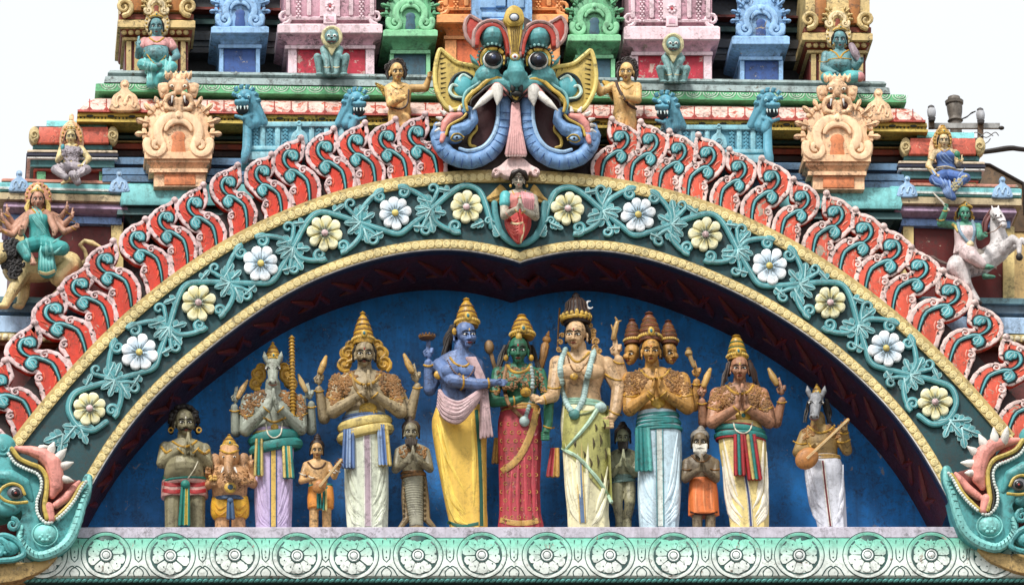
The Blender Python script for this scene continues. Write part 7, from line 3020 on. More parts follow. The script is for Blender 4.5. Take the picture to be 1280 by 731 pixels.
g.tube3([W(*f.p(329, 96), f.d + 2) + Vector((math.cos(a) * .175, -math.sin(a) * .175, 0)) for a in [2 * PI * k / 24 for k in range(24)]], 2.6, 8, closed=True)
for i in range(9):
 a = PI * (i + .5) / 9
 g.ball3(W(*f.p(329, 92), f.d + 2) + Vector((math.cos(a) * .185, -math.sin(a) * .185, .02)), 2.6, 3.4 + 2 * (i == 4), 1.8, 0, 8, 6)
mk('head_band', g, f.root)
g = G(WHITE)
c = f.p(371, 49)
g.tube([(c[0] + 4.6 * math.cos(math.radians(t_)), c[1] + 4.6 * math.sin(math.radians(t_)), f.d + 6) for t_ in range(40, 300, 20)], [.5, 1.6, 2.1, 1.6, .5], 7, .6)
mk('crescent_moon', g, f.root)
g = G(P('hair gold', 180, 138, 76, dirt=.45))
for x, y, r in ((372, 112, 4.4), (382, 128, 4.8), (380, 146, 4.4), (390, 158, 4.8), (388, 176, 4.2), (400, 186, 4), (290, 140, 3.4), (284, 160, 3.6), (280, 180, 3.6)):
 c = f.q(x, y, 2)
 g.tube([(p[0], p[1], c[2]) for p in spiral(c[0], c[1], r, random.uniform(0, 360), 1.3, .2, 12)], [r * .34 * (1 - .04 * i) for i in range(13)], 6)
 g.ball(c[0], c[1], c[2] - 2, r * .8, r * .8, 2.4, nu=8, nv=6)
mk('hair', g, f.root)
f.ring([(282, 60), (278, 120), (276, 180)], 3, CRD, 'trident_shaft', z=-16)
GT = P('garland pale teal', 172, 200, 196, dirt=.3)
f.ring([(306, 190), (322, 212), (340, 216), (368, 190)], 4, CRG, 'necklace')
f.ring([(304, 196), (318, 236), (340, 246), (362, 220), (374, 196)], 3, CRD, 'necklace', beads=24)
g = G(CRG)
g.ball3(f.on(324, 260, .5), 5, 5, 2.4, 0, 12, 8)
g.m(P('stone blue', 50, 90, 110))
g.ball3(f.on(324, 260, 1.8), 2.4, 2.4, 1.2, 0, 8, 6)
mk('pendant', g, f.body)
DC = P('dhoti cream', 224, 218, 178, dirt=.28)
f.skirt([(352, 340, 0, 62, 42), (356, 400, 0, 72, 48), (360, 480, 0, 70, 48), (362, 580, 0, 66, 44), (364, 660, 0, 60, 42), (366, 700, 0, 60, 42), (366, b, 0, 56, 40)], DC, fold=.03)
f.swags([[(300, 500), (312, 620), (350, 690)], [(304, 560), (318, 650), (345, 698)], [(330, 470), (336, 560), (346, 650)], [(424, 560), (410, 640), (380, 690)], [(420, 610), (400, 670), (376, 700)], [(366, 480), (364, 580), (362, 690)]], P('dhoti cream fold', 232, 228, 196, dirt=.2), 5)
f.ribbon([(338, 450), (342, 560), (350, 690)], 16, P('stripe grey blue', 96, 122, 156, dirt=.3), 'blue_stripe', 1, edge=P('stripe cream gold', 214, 186, 120))
TIG = P('tiger skin green ochre', 168, 166, 96, dirt=.35, var=.3)
TEDGE = P('tiger edge mint', 176, 206, 180, dirt=.3)
g = G(TIG)
rows = []
for j in range(15):
 v_ = j / 14
 row = []
 for i in range(17):
  u_ = i / 16
  x0, y0 = 296 + 130 * u_, 345 + 15 * math.sin(u_ * PI)
  x1, y1 = 288 + 150 * u_, 470 + 170 * u_ ** 1.1
  x, y = x0 + (x1 - x0) * v_, y0 + (y1 - y0) * v_
  row.append(g.bm.verts.new(f.on(x, y, 1.5 + .7 * math.sin(u_ * 17 + v_ * 4), 18)))
 rows.append(row)
for a, c in zip(rows, rows[1:]):
 g.bridge(a, c, False)
for v_ in rows[-1]:
 pass
f.bv.append(BVHTree.FromBMesh(g.bm))
tg_ = mk('tiger_skin', g, f.root)
g = G(P('tiger stripe', 70, 60, 28, dirt=.2))
for (x, y, dx, dy) in ((400, 430, 6, 36), (416, 470, 4, 40), (392, 490, 6, 40), (424, 520, 2, 44), (404, 545, 6, 36), (380, 440, 4, 34), (370, 500, 8, 30), (410, 390, 8, 26), (352, 480, 6, 20), (428, 560, 1, 36), (330, 450, -4, 18), (386, 400, 6, 22)):
 f.tubeon(g, [(x, y), (x + dx * .7, y + dy * .5), (x + dx * .4, y + dy)], [1, 4, .8], .4)
mk('stripe_pattern', g, tg_)
g = G(TEDGE)
f.tubeon(g, [(290, 474), (310, 484), (330, 494), (350, 512), (370, 534), (392, 560), (414, 592), (434, 630)], [5, 6, 5, 6.5, 5, 6.5, 5, 6], .6)
f.tubeon(g, [(404, 340), (372, 390), (340, 430), (300, 474)], [7, 7, 6, 4], .8)
mk('skin_edge', g, tg_)
f.belt([(352, 338, 62, 44), (354, 352, 66, 46)], P('sash mint', 140, 180, 158, dirt=.35), rolls=2, tilt=-6)
f.ring([(300, 182), (284, 230), (296, 320), (324, 366), (350, 330), (362, 270), (384, 184)], 9.5, GT, 'garland', 1.0, beads=52)
g = G(P('garland tassel teal', 84, 140, 136, dirt=.3))
g.ball3(f.on(325, 372, 2.5), 7, 7, 6, 0, 12, 8)
mk('garland_tassel', g, f.body)
f.ring([(300, 350), (345, 372), (400, 352)], 4, P('snake belt', 120, 130, 90, dirt=.4), 'cord_belt')
g = G(GT)
g.ball3(f.on(403, 352, 3), 8, 7, 6, 0, 12, 8)
mk('sash_knot', g, f.root)
for x, y, w_, a in ((456, 218, 16, 10), (446, 366, 20, 20), (238, 332, 14, 80), (266, 290, 24, 0), (440, 262, 26, 20)):
 f.bracelet(x, y, w_, a)
g = G(P('deer gold', 190, 152, 90, dirt=.45))
f2 = [(440, 150, 2), (446, 122, 2), (452, 100, 2)]
g.tube([f.q(*p) for p in f2], [3, 3.6, 2.6], 8)
g.tube([f.q(452, 100, 2), f.q(446, 86, 4)], [2.2, 1], 6)
g.tube([f.q(440, 128, 2), f.q(434, 108, 2)], [1.4, .8], 6)
g.tube([f.q(452, 100, 2), f.q(464, 96, 2)], [1.6, .6], 6)
mk('deer_figure', g, f.root)

# --- small dark sage between the big figures
SKD = P('skin dark grey green', 138, 140, 112, dirt=.5, streak=.42, var=.26, dirtcol=(.04, .024, .012))
f = Fig('small grey green bearded sage statue with animal legs behind the tiger skin figure', T7, 470, 700, SKD, d=-58)
b2 = b + 14
f.head(468, 440, 56, 4)
f.neck(470, 465, 482, 13)
f.torso([(470, 474, 0, 18, 14), (470, 488, 0, 42, 20), (470, 520, 2, 38, 22), (470, 560, 0, 34, 22)])
for a in ([(434, 496, 0), (436, 548, 8), (462, 520, 22)], [(506, 496, 0), (504, 548, 8), (478, 520, 22)]):
 f.L(a, [13, 12, 8])
f.pray(470, 500, 46, 24)
f.done()
f.face()
g = G(P('beard black', 38, 32, 28, dirt=.3))
for i in range(6):
 x = 456 + i * 5
 g.tube([f.q(x, 455, 14), f.q(469 + (x - 469) * .7, 474, 15), f.q(469 + (x - 469) * .3, 490 - abs(i - 2.5) * 3, 14)], [2, 2.2, .8], 6)
mk('beard', g, f.root)
g = G(MATS['hair grey brown'])
g.ball(*f.q(468, 426, -2), 11, 9, 9)
g.ball(*f.q(468, 408, 0), 6, 5, 5)
g.ball(*f.q(468, 400, 0), 4, 3.4, 4)
mk('hair_bun', g, f.root)
g = G(P('fur legs grey', 150, 146, 116, dirt=.5, var=.3))
for sg in (-1, 1):
 g.limb([f.q(470 + sg * 16, 568, 0), f.q(470 + sg * 19, 630, 8), f.q(470 + sg * 12, 680, -2), f.q(470 + sg * 14, b2, 0)], [21 / f.k, 17 / f.k, 12 / f.k, 13 / f.k])
f.sk = f.part('animal_legs', fuse(g, .8, 2), use=True)
g = G(MATS['tiger stripe'])
f.bv.append(bvh_of(g)[0])
for i in range(18):
 x = 448 + (i % 4) * 14 + random.uniform(-3, 3)
 y = 585 + i * 6
 if f.hit(x, y):
  g.ball3(f.on(x, y, .1), .9, 2.2, .6, 0, 6, 4)
if len(g.bm.verts) == 0:
 g.ball(*f.q(470, 600, 14), 1, 2, .6, nu=6, nv=4)
mk('fur_pattern', g, f.sk)
f.belt([(470, 556, 36, 26), (470, 572, 38, 28)], P('wrap teal grey', 112, 140, 134, dirt=.4), rolls=3)

# --- three-headed figure
SKO = P('skin ochre', 189, 141, 72, dirt=.5, streak=.42, var=.26, dirtcol=(.04, .024, .012))
b = bot(T8)
f = Fig('three headed ochre statue with pale blue robe and teal sash', T8, 150, 700, SKO)
f.head(131, 166, 82, 10)
f.head(74, 176, 72, -8, turn=-.95)
f.head(186, 174, 72, -8, turn=.95)
f.neck(134, 200, 238, 22)
f.torso([(140, 222, -2, 36, 26), (146, 244, -4, 88, 36), (148, 285, -2, 80, 44), (150, 330, 0, 60, 38), (150, 370, 0, 58, 38)])
for a in ([(66, 255, -2), (66, 345, 10), (132, 295, 28)], [(226, 255, -2), (242, 340, 10), (166, 295, 28)]):
 f.L(a, [25, 22, 13])
f.pray(148, 260, 68, 30)
f.L([(232, 275, -16), (262, 335, -12), (270, 262, -4)], [20, 18, 12])
f.two_up(270, 236, 42, -.2, -2)
f.done()
f.face(0, mark=P('mark gold red', 170, 90, 40))
f.face(1)
f.face(2)
CRB = P('crown red brown', 116, 66, 42, dirt=.5)
f.crown(76, 142, 66, 80, CRB, -8, 4, gem=False, d2=CRD, top=.2)
f.crown(186, 142, 66, 76, CRB, -8, 4, gem=False, d2=CRD, top=.2)
f.crown(128, 132, 82, 92, CRB, 6, 4, d2=CRD, top=.2)
f.crust([(60, 236), (105, 220), (126, 248), (100, 290), (58, 312), (42, 275)], 200, r=(1.1, 2))
f.crust([(225, 236), (180, 220), (166, 248), (190, 290), (236, 312), (250, 275)], 200, r=(1.1, 2))
PB = P('dhoti pale blue', 190, 214, 226, dirt=.25)
f.skirt([(150, 356, 0, 60, 42), (154, 420, 0, 68, 46), (158, 520, 0, 66, 46), (156, 600, 0, 64, 44), (155, 690, 0, 58, 40), (155, b, 0, 54, 38)], PB, fold=.035, freq=10)
f.swags([[(98, 520), (104, 630), (140, 680)], [(96, 570), (106, 660), (138, 698)], [(102, 460), (118, 580), (148, 640)], [(216, 520), (210, 630), (176, 680)], [(218, 570), (208, 660), (178, 698)], [(212, 460), (196, 580), (168, 640)]], P('dhoti pale fold', 206, 226, 236, dirt=.2), 4.6)
f.ribbon([(156, 400), (158, 550), (160, 700)], 20, P('front strip pale', 206, 214, 208, dirt=.3), 'front_strip', 1, edge=P('strip edge teal', 96, 150, 160))
TS = P('sash deep teal', 44, 130, 128, dirt=.35)
f.belt([(152, 366, 64, 44), (154, 412, 74, 50)], TS, rolls=5, tilt=4)
f.tail(106, 400, 110, 528, 44, 54, [TS, TS, P('sash teal light', 92, 172, 166, dirt=.3)], 4, 20)
g = G(GOLD)
c = f.on(152, 324, .6)
g.ball3(c, 9, 7, 3, 0, 14, 8)
g.ball3(c + Vector((0, -.02, -.05)), 4, 4, 2, 0, 10, 6)
mk('pendant', g, f.body)
f.ring([(96, 222), (120, 246), (142, 252), (170, 244), (190, 222)], 4, CRG, 'necklace')
f.ring([(118, 300), (136, 322), (152, 328), (170, 322), (184, 300)], 2.6, CRG, 'necklace')
for x, y, w_, a in ((270, 268, 14, 0), (132, 298, 13, 40), (168, 298, 13, -40), (66, 300, 26, 4), (234, 300, 24, -4)):
 f.bracelet(x, y, w_, a)
g = G(P('water pot bronze', 170, 140, 90, dirt=.4))
g.tube([f.q(262, 215, 4), f.q(252, 190, 2), f.q(248, 176, 2)], [2.6, 3, 3.4], 8)
c = f.p(246, 166)
g.lathe(c[0], c[1] + 4, f.d + 2, [(-4, 2.4), (-1, 5), (3, 4.6), (5, 2.4), (7, 3.6), (8, 2)], 12)
mk('water_pot', g, f.root)

# --- old sage in an orange cloth
SKS = P('skin brown grey', 119, 104, 81, dirt=.5, streak=.42, var=.26, dirtcol=(.04, .024, .012))
f = Fig('old white bearded sage statue in an orange loincloth with praying hands', T8, 290, 700, SKS)
f.head(280, 444, 64, 4)
f.neck(281, 470, 492, 15)
f.torso([(282, 482, 0, 22, 15), (283, 500, 0, 50, 24), (285, 530, 2, 44, 26), (288, 565, 0, 38, 26), (290, 580, 0, 38, 26)])
for a in ([(240, 508, 0), (236, 556, 8), (278, 530, 24)], [(326, 508, 0), (328, 556, 8), (294, 530, 24)]):
 f.L(a, [15, 14, 9])
f.pray(286, 506, 46, 26)
f.legs([([(272, 650, 0), (272, b, 0)], [17, 15]), ([(312, 650, 0), (312, b, 0)], [17, 15])])
f.done()
f.face()
g = G(P('beard white', 206, 202, 190, dirt=.35))
for i in range(9):
 x = 262 + i * 4.6
 g.tube([f.q(x, 456 + abs(i - 4) * -1, 14), f.q(281 + (x - 281) * .85, 474, 17), f.q(282 + (x - 281) * .4, 492 - abs(i - 4) * 2, 16)], [2, 2.3, .8], 6)
for sg in (-1, 1):
 g.tube([f.q(281, 460, 18), f.q(281 + sg * 12, 464, 17), f.q(281 + sg * 18, 474, 14)], [1.4, 1.6, .6], 6)
bd = mk('beard', g, f.root)
g = G(P('hair grey', 140, 134, 124, dirt=.4))
g.ball(*f.q(280, 428, -2), 12.4, 10, 10)
for y, r in ((412, 6.4), (405, 5), (399, 3)):
 g.ball(*f.q(283, y, 0), r, r * .7, r)
mk('hair_bun', g, f.root)
OC = P('loincloth orange', 226, 122, 62, dirt=.25)
f.skirt([(288, 560, 0, 40, 30), (290, 590, 0, 43, 32), (291, 630, 0, 44, 33), (292, 664, 0, 44, 33), (292, 668, 0, 42, 31)], OC, 'loincloth', .05, 8)
f.ribbon([(250, 656), (275, 664), (310, 664), (334, 656)], 5, P('hem dark', 70, 40, 36), 'hem', .7)
f.swags([[(270, 570), (268, 620), (270, 655)], [(290, 572), (292, 620), (296, 658)], [(312, 570), (314, 620), (318, 655)]], P('loincloth fold', 236, 146, 92, dirt=.2), 3)
f.ring([(256, 486), (270, 500), (284, 504), (300, 500), (312, 486)], 3.4, CRD, 'bead_string', beads=18)
for x, y in ((240, 526), (326, 526)):
 f.bracelet(x, y, 14, 0, CRD)

# --- long-haired crowned figure
SKL = P('skin rosy brown', 172, 124, 96, dirt=.5, streak=.42, var=.26, dirtcol=(.04, .024, .012))
f = Fig('long haired crowned statue in pale yellow robe with red and green sash tails', T8, 410, 700, SKL)
f.head(401, 219, 80, 8, turn=.05, jaw=.94)
f.neck(401, 250, 282, 20)
f.torso([(402, 268, -2, 34, 24), (402, 290, -4, 78, 34), (404, 325, -2, 72, 42), (406, 360, 0, 54, 36), (406, 400, 0, 58, 38)])
for a in ([(332, 300, -2), (318, 385, 10), (392, 340, 28)], [(468, 300, -2), (490, 385, 10), (424, 340, 28)]):
 f.L(a, [23, 20, 13])
f.pray(409, 304, 66, 30)
for a in ([(325, 320, -16), (292, 385, -12), (286, 322, -4)], [(476, 320, -16), (512, 385, -12), (530, 318, -4)]):
 f.L(a, [20, 18, 12])
f.two_up(286, 296, 44, .15, -2)
f.two_up(528, 290, 44, -.2, -2)
f.done()
f.face(mark=P('mark yellow', 220, 190, 90))
f.crown(394, 190, 74, 78, tiers=3, z=4, top=.24, mat=CRG, d2=P('crown green', 60, 96, 60, dirt=.4))
HB = P('hair dark brown', 58, 40, 32, dirt=.35)
f.hair([([(366, 205, -2), (356, 240, -2), (344, 282, 2)], [9, 12, 6]), ([(436, 205, -2), (446, 240, -2), (458, 282, 2)], [9, 12, 6]), ([(372, 195, 6), (364, 222, 8), (358, 262, 6)], [6, 8, 4]), ([(430, 195, 6), (438, 222, 8), (446, 262, 6)], [6, 8, 4])], HB)
f.crust([(330, 280), (375, 262), (398, 290), (365, 340), (325, 355), (304, 325)], 220)
f.crust([(470, 280), (428, 262), (414, 290), (440, 340), (484, 355), (500, 325)], 220)
DY_ = P('robe pale yellow', 232, 210, 140, dirt=.25)
f.skirt([(406, 390, 0, 62, 42), (408, 440, 0, 72, 48), (416, 530, 0, 68, 46), (424, 610, 0, 64, 42), (429, 690, 0, 58, 40), (430, b, 0, 54, 38)], DY_, fold=.035)
f.swags([[(350, 520), (366, 630), (404, 686)], [(354, 570), (372, 660), (402, 698)], [(350, 470), (376, 590), (414, 650)], [(482, 520), (482, 630), (450, 686)], [(486, 570), (480, 660), (454, 698)], [(474, 470), (466, 590), (440, 650)]], P('robe white fold', 234, 226, 206, dirt=.2), 5)
f.ribbon([(418, 540), (430, 620), (436, 700)], 10, P('stripe navy', 52, 70, 120, dirt=.3), 'blue_stripe', 1, edge=P('stripe pale', 214, 206, 180))
SR = P('sash red', 176, 44, 52, dirt=.35)
f.belt([(402, 400, 64, 46), (404, 440, 78, 54)], SR, rolls=5, tilt=-4)
f.belt([(402, 412, 72, 50), (404, 430, 76, 52)], STG, 'sash_stripe', 2, tilt=-8)
f.tail(398, 420, 402, 542, 30, 36, [SR, STG, SR], 3, 24)
f.tail(430, 420, 448, 555, 40, 44, [SR, SG, STG, SR], 4, 22)
g = G(GOLD)
c = f.on(412, 365, .6)
g.ball3(c, 10, 6.5, 3, 0, 14, 8)
g.m(P('gem turquoise', 60, 130, 130))
g.ball3(c + Vector((0, -.025, 0)), 3, 3, 1.6, 0, 8, 6)
mk('pendant', g, f.body)
f.ring([(382, 385), (390, 408), (412, 418), (432, 408), (440, 385)], 2.4, MATS['pearl string'], 'pearl_string')
f.ring([(360, 272), (380, 292), (402, 298), (426, 292), (442, 272)], 4, CRG, 'necklace')
for x, y, w_, a in ((286, 326, 14, 0), (530, 322, 14, 0), (392, 344, 13, 40), (426, 344, 13, -40), (326, 340, 22, 6), (480, 340, 22, -6)):
 f.bracelet(x, y, w_, a)
for pts in ([(292, 274, 4), (302, 246, 2), (312, 222, 0)], [(514, 268, 4), (502, 246, 2), (490, 222, 0)]):
 g = G(CON)
 g.tube([f.q(*p) for p in pts], [3.6, 4.6, 2.2], 10)
 mk('conch' if pts[0][0] < 400 else 'club', g, f.root)

# --- horse-headed lute player
f = Fig('horse headed statue in white robe playing a long necked lute at the far right', T8, 655, 700, P('skin bronze', 146, 119, 72, dirt=.5, streak=.42, var=.26, dirtcol=(.04, .024, .012)))
f.skin = MATS['skin bronze']
f.torso([(648, 396, 0, 30, 20), (646, 412, 0, 56, 30), (650, 450, 2, 50, 34), (656, 490, 0, 44, 32), (660, 505, 0, 44, 32)])
f.L([(600, 422, 0), (578, 476, 10), (628, 458, 28)], [19, 17, 11])
f.L([(700, 420, 0), (728, 470, 8), (720, 405, 24)], [19, 17, 11])
f.palm(618, 460, 1, -.25, 36, 30)
f.fist(719, 398, 34, 26, -1)
f.neck(640, 370, 405, 22)
f.done()
hs = Fig.__new__(Fig)
hs.tx, hs.k, hs.d, hs.root, hs.skin, hs.g, hs.bv, hs.heads = f.tx, f.k, f.d, f.root, None, G(P('horse white', 138, 140, 144, dirt=.5)), [], []
horse_head(hs, 634, 338, 84, 8, -6)
fu = fuse(hs.g, .7, 2)
hs.bv = [fu.bvh]
hs.body = mk('horse_head', fu, f.root)
horse_face(hs, 634, 338, 84, -6)
f.crown(638, 306, 44, 42, tiers=2, z=0)
f.hair([([(664, 315, -4), (674, 350, -6), (672, 385, 2)], [8, 12, 6]), ([(656, 325, 0), (668, 365, 2), (684, 400, 4)], [6, 8, 4]), ([(612, 320, -8), (606, 350, -10), (600, 385, -4)], [6, 8, 5])], MATS['hair black'])
f.crust([(596, 398), (630, 385), (640, 410), (620, 430), (594, 440)], 60)
f.crust([(704, 398), (672, 385), (660, 410), (680, 430), (712, 440)], 60)
WB = P('dhoti white', 214, 216, 226, dirt=.3)
f.skirt([(658, 490, 0, 48, 34), (656, 520, 0, 58, 40), (662, 580, 0, 58, 40), (674, 650, 0, 50, 36), (682, 700, 0, 44, 32), (684, b, 0, 42, 30)], WB, fold=.035)
f.swags([[(604, 560), (622, 640), (658, 690)], [(612, 600), (630, 665), (656, 698)], [(716, 560), (712, 640), (690, 690)], [(716, 600), (708, 660), (692, 698)], [(606, 530), (630, 610), (664, 660)]], WB, 4.4)
f.ribbon([(654, 500), (664, 590), (678, 700)], 9, P('stripe maroon', 120, 44, 48, dirt=.35), 'maroon_stripe', 1, edge=P('stripe white', 224, 222, 216))
f.belt([(658, 492, 50, 37), (658, 500, 50, 37)], P('waist gold', 176, 140, 76, dirt=.4), 'waist_band', 2)
f.lute(606, 494, 732, 376, 32, MATS['lute wood'], 36)
f.ring([(610, 396), (630, 412), (650, 416), (676, 408), (690, 394)], 4, CRG, 'necklace')
for x, y, w_, a in ((616, 460, 12, 70), (720, 416, 13, 0), (584, 445, 20, 10), (718, 440, 20, -10)):
 f.bracelet(x, y, w_, a)

# ------------------------------------------------------------------ statues on the tower
def halo(f, X, Y, rx, ry, mat, z=-8, lobes=18, edge=None, name='halo'):
 c = f.p(X, Y)
 pts = []
 for i in range(lobes * 4):
  a = 2 * PI * i / (lobes * 4)
  m = 1 + .06 * abs(math.sin(a * lobes / 2))
  pts.append((c[0] + rx / f.k * m * math.cos(a), c[1] + ry / f.k * m * math.sin(a)))
 g = G(mat)
 g.plate(pts, f.d + z, 6, 1)
 o = mk(name, g, f.root)
 g = G(edge or GOLD)
 for i in range(lobes):
  a = 2 * PI * i / lobes
  g.ball(c[0] + rx / f.k * .9 * math.cos(a), c[1] + ry / f.k * .9 * math.sin(a), f.d + z + .6, 1.5, 1.5, 1, nu=7, nv=5)
 mk('halo_beads', g, o)


def cloth(f, limbs, balls, mat, name, vox=.8):
 g = G(mat)
 for pts, rad in limbs:
  g.limb([f.q(*p) for p in pts], [r / f.k for r in rad])
 for b in balls:
  g.ball(*f.q(*b[:3]), *[v / f.k for v in b[3:6]])
 fu = fuse(g, vox, 2)
 f.bv.append(fu.bvh)
 f.sk = mk(name, fu, f.root)
 return f.sk


# --- seated pot-bellied figures at the ends of the upper ledge
SKT = P('skin blue grey', 104, 152, 158, dirt=.5, streak=.42, var=.26, dirtcol=(.04, .024, .012))
T1 = T(0, 0, 3.994)
f = Fig('pot bellied blue grey seated statue in pink blouse on the upper ledge', T1, 790, 400, SKT, d=-80)
f.head(780, 132, 92, 4)
f.neck(782, 165, 195, 24)
f.torso([(782, 188, 0, 36, 24), (784, 205, 0, 72, 36), (782, 235, 4, 62, 44), (778, 275, 8, 64, 54), (780, 310, 4, 60, 44)])
f.B(778, 275, 10, 64, 50, 56)
f.L([(718, 212, 0), (690, 280, 8), (690, 240, 18)], [22, 19, 14])
f.two_up(690, 222, 44, .1, 18)
f.L([(852, 215, 0), (884, 280, 4), (846, 308, 20)], [22, 19, 14])
f.fist(838, 308, 34, 22)
f.done()
f.face()
halo(f, 784, 116, 60, 66, CREAM)
f.crown(780, 92, 76, 40, tiers=2, z=2, mat=CREAM, d2=CRG)
g = G(P('blouse pink', 206, 150, 148, dirt=.5))
g.loft([f.q(x, y, z) + (w_ / f.k, h / f.k) for x, y, z, w_, h in ((783, 196, 1, 60, 33), (784, 212, 2, 74, 40), (782, 236, 5, 64, 48), (781, 242, 6, 60, 46))], 36, .04, 8)
for sg in (-1, 1):
 g.limb([f.q(784 + sg * 62, 212, 0), f.q(784 + sg * 78, 238, 4)], [6.4, 6])
f.bv.append(BVHTree.FromBMesh(g.bm))
mk('blouse', g, f.root)
LT = P('leggings teal', 96, 178, 178, dirt=.3)
cloth(f, [([(770, 325, 6), (712, 322, 26), (775, 335, 34)], [34, 30, 22]), ([(800, 325, 6), (858, 335, 26), (800, 385, 30), (790, 420, 26)], [34, 30, 24, 18]), ([(760, 345, 26), (755, 420, 24)], [24, 26])], [], LT, 'leggings')
f.swags([[(725, 312), (720, 330), (735, 345)], [(742, 360), (738, 390), (742, 412)], [(758, 362), (756, 390), (760, 412)], [(845, 320), (850, 345), (830, 370)], [(822, 330), (830, 355), (812, 385)]], P('leggings fold', 138, 204, 202, dirt=.2), 5)
g = G(SKT)
g.limb([f.q(770, 328, 34), f.q(800, 326, 38)], [3.6, 3.2])
mk('foot', g, f.root)
f.ring([(746, 190), (782, 212), (818, 190)], 5, CRG, 'necklace')
f.ring([(720, 255), (780, 322), (842, 262)], 3, CRG, 'belly_string')

T4 = T(960, 0, 3.994)
f = Fig('pot bellied blue grey seated statue holding a mauve club on the upper ledge', T4, 370, 412, SKT, d=-80)
f.head(358, 198, 96, 4, turn=.05)
f.neck(358, 235, 262, 24)
f.torso([(358, 254, 0, 36, 24), (356, 272, 0, 72, 36), (356, 295, 4, 62, 44), (358, 330, 8, 60, 52), (360, 370, 4, 60, 44)])
f.B(358, 328, 10, 62, 46, 54)
f.L([(288, 278, 0), (278, 345, 8), (335, 366, 24)], [24, 20, 14])
f.palm(325, 364, 1, .2, 36, 24)
f.L([(424, 278, 0), (440, 335, 10), (464, 306, 20)], [22, 20, 14])
f.fist(466, 300, 36, 20, -1)
f.done()
f.face()
halo(f, 352, 172, 60, 70, CREAM)
f.crown(358, 156, 78, 40, tiers=2, z=2, mat=CREAM, d2=CRG)
cloth(f, [([(380, 380, 6), (452, 384, 26), (385, 396, 34)], [34, 32, 24]), ([(330, 380, 6), (290, 390, 26), (340, 400, 34)], [34, 30, 24])], [], LT, 'leggings')
g = G(P('knee pink', 206, 140, 140, dirt=.3))
g.ball(*f.q(458, 384, 30), 6.6, 7, 5)
mk('knee_patch', g, f.sk)
g = G(P('club mauve', 150, 132, 142, dirt=.4))
g.tube([f.q(416, 228, 10), f.q(436, 268, 14), f.q(452, 300, 18)], [4.4, 5.4, 3.4], 9)
mk('club', g, f.root)
f.ring([(312, 252), (340, 268), (358, 290), (376, 268), (402, 252)], 5, CRG, 'necklace')
f.ring([(300, 300), (356, 292), (416, 298)], 4, CRG, 'chest_band')
f.bracelet(278, 305, 26, 0)

# --- crouching lion figures before the pink shrines
SKLN = P('lion grey teal', 124, 164, 164, dirt=.45)
for (tx, X, Y0, wide, lab) in ((T(320, 0, 3.994), 378, 375, 0, 'crouching grey teal lion figure with cream mane before the left pink shrine'), (T(640, 0, 3.994), 805, 412, 1, 'crouching grey teal lion figure with splayed knees before the right pink shrine')):
 f = Fig(lab, tx, X, Y0, SKLN, d=-82, name='lion_figure')
 y = Y0 - 190
 f.B(X, y, 14, 38, 40, 34)
 f.B(X, y + 14, 26, 26, 18, 18)
 for sg in (-1, 1):
  f.B(X + sg * 14, y - 8, 34, 13, 11, 10)
  f.B(X + sg * 12, y + 14, 38, 12, 9, 8)
  f.B(X + sg * 34, y - 30, 6, 10, 12, 7)
  if wide:
   f.L([(X + sg * 42, y + 70, 4), (X + sg * 26, y + 110, 16), (X + sg * 12, Y0 - 14, 26)], [20, 16, 11])
   f.L([(X + sg * 30, y + 130, 0), (X + sg * 68, y + 122, 22), (X + sg * 56, Y0 - 10, 18)], [24, 20, 14])
   f.B(X + sg * 48, Y0 - 4, 24, 20, 9, 12)
  else:
   f.L([(X + sg * 40, y + 64, 4), (X + sg * 26, y + 120, 14), (X + sg * 22, Y0 - 10, 20)], [20, 17, 13])
   f.L([(X + sg * 52, y + 125, 0), (X + sg * 72, y + 100, 16), (X + sg * 62, Y0 - 12, 12)], [26, 20, 15])
   f.B(X + sg * 62, Y0 - 4, 18, 22, 9, 12)
  f.B(X + sg * 14, Y0 - 4, 26, 14, 8, 10)
 f.torso([(X, y + 30, 0, 34, 30), (X, y + 65, 0, 54, 34), (X, y + 110, 0, 46, 36), (X, Y0 - 20, 0, 56, 40), (X, Y0 + 4, 0, 50, 36)])
 f.done()
 g = G(P('mane cream', 214, 204, 158, dirt=.4))
 g.tube([f.q(X + 44 * math.cos(a), y + 46 * math.sin(a), 12) for a in [2 * PI * i / 22 for i in range(22)]], [2.6 + .5 * (i % 2) for i in range(22)], 7, closed=True)
 g.plate(catmull([f.p(X - 34, y + 40), f.p(X - 20, y + 56), f.p(X, y + 92), f.p(X + 20, y + 56), f.p(X + 34, y + 40), f.p(X, y + 34)], 3, True), f.d + 40 / f.k + 3, 5, 1)
 mk('mane', g, f.body)
 for sg in (-1, 1):
  g = G(EYEW)
  g.ball3(f.on(X + sg * 15, y - 6, .2), 2.4, 2, 1.4, 0, 8, 6)
  g.m(EYEB)
  g.ball3(f.on(X + sg * 15, y - 6, 1.5), 1.3, 1.3, .8, 0, 8, 6)
  mk('eye', g, f.body)
 g = G(P('lion nose dark', 40, 24, 24))
 g.ball3(f.on(X, y + 6, .2), 2, 1.6, 1.2, 0, 8, 6)
 mk('nose', g, f.body)
 g = G(P('lion mouth red', 120, 40, 40))
 f.tubeon(g, [(X - 20, y + 22), (X - 8, y + 27), (X, y + 22), (X + 8, y + 27), (X + 20, y + 22)], 3, .4)
 mk('mouth', g, f.body)
 for sg in (-1, 1):
  f.ring([(X + sg * 38, Y0 - 40), (X + sg * 22, Y0 - 36), (X + sg * 8, Y0 - 40)], 2.6, CREAM, 'anklet')

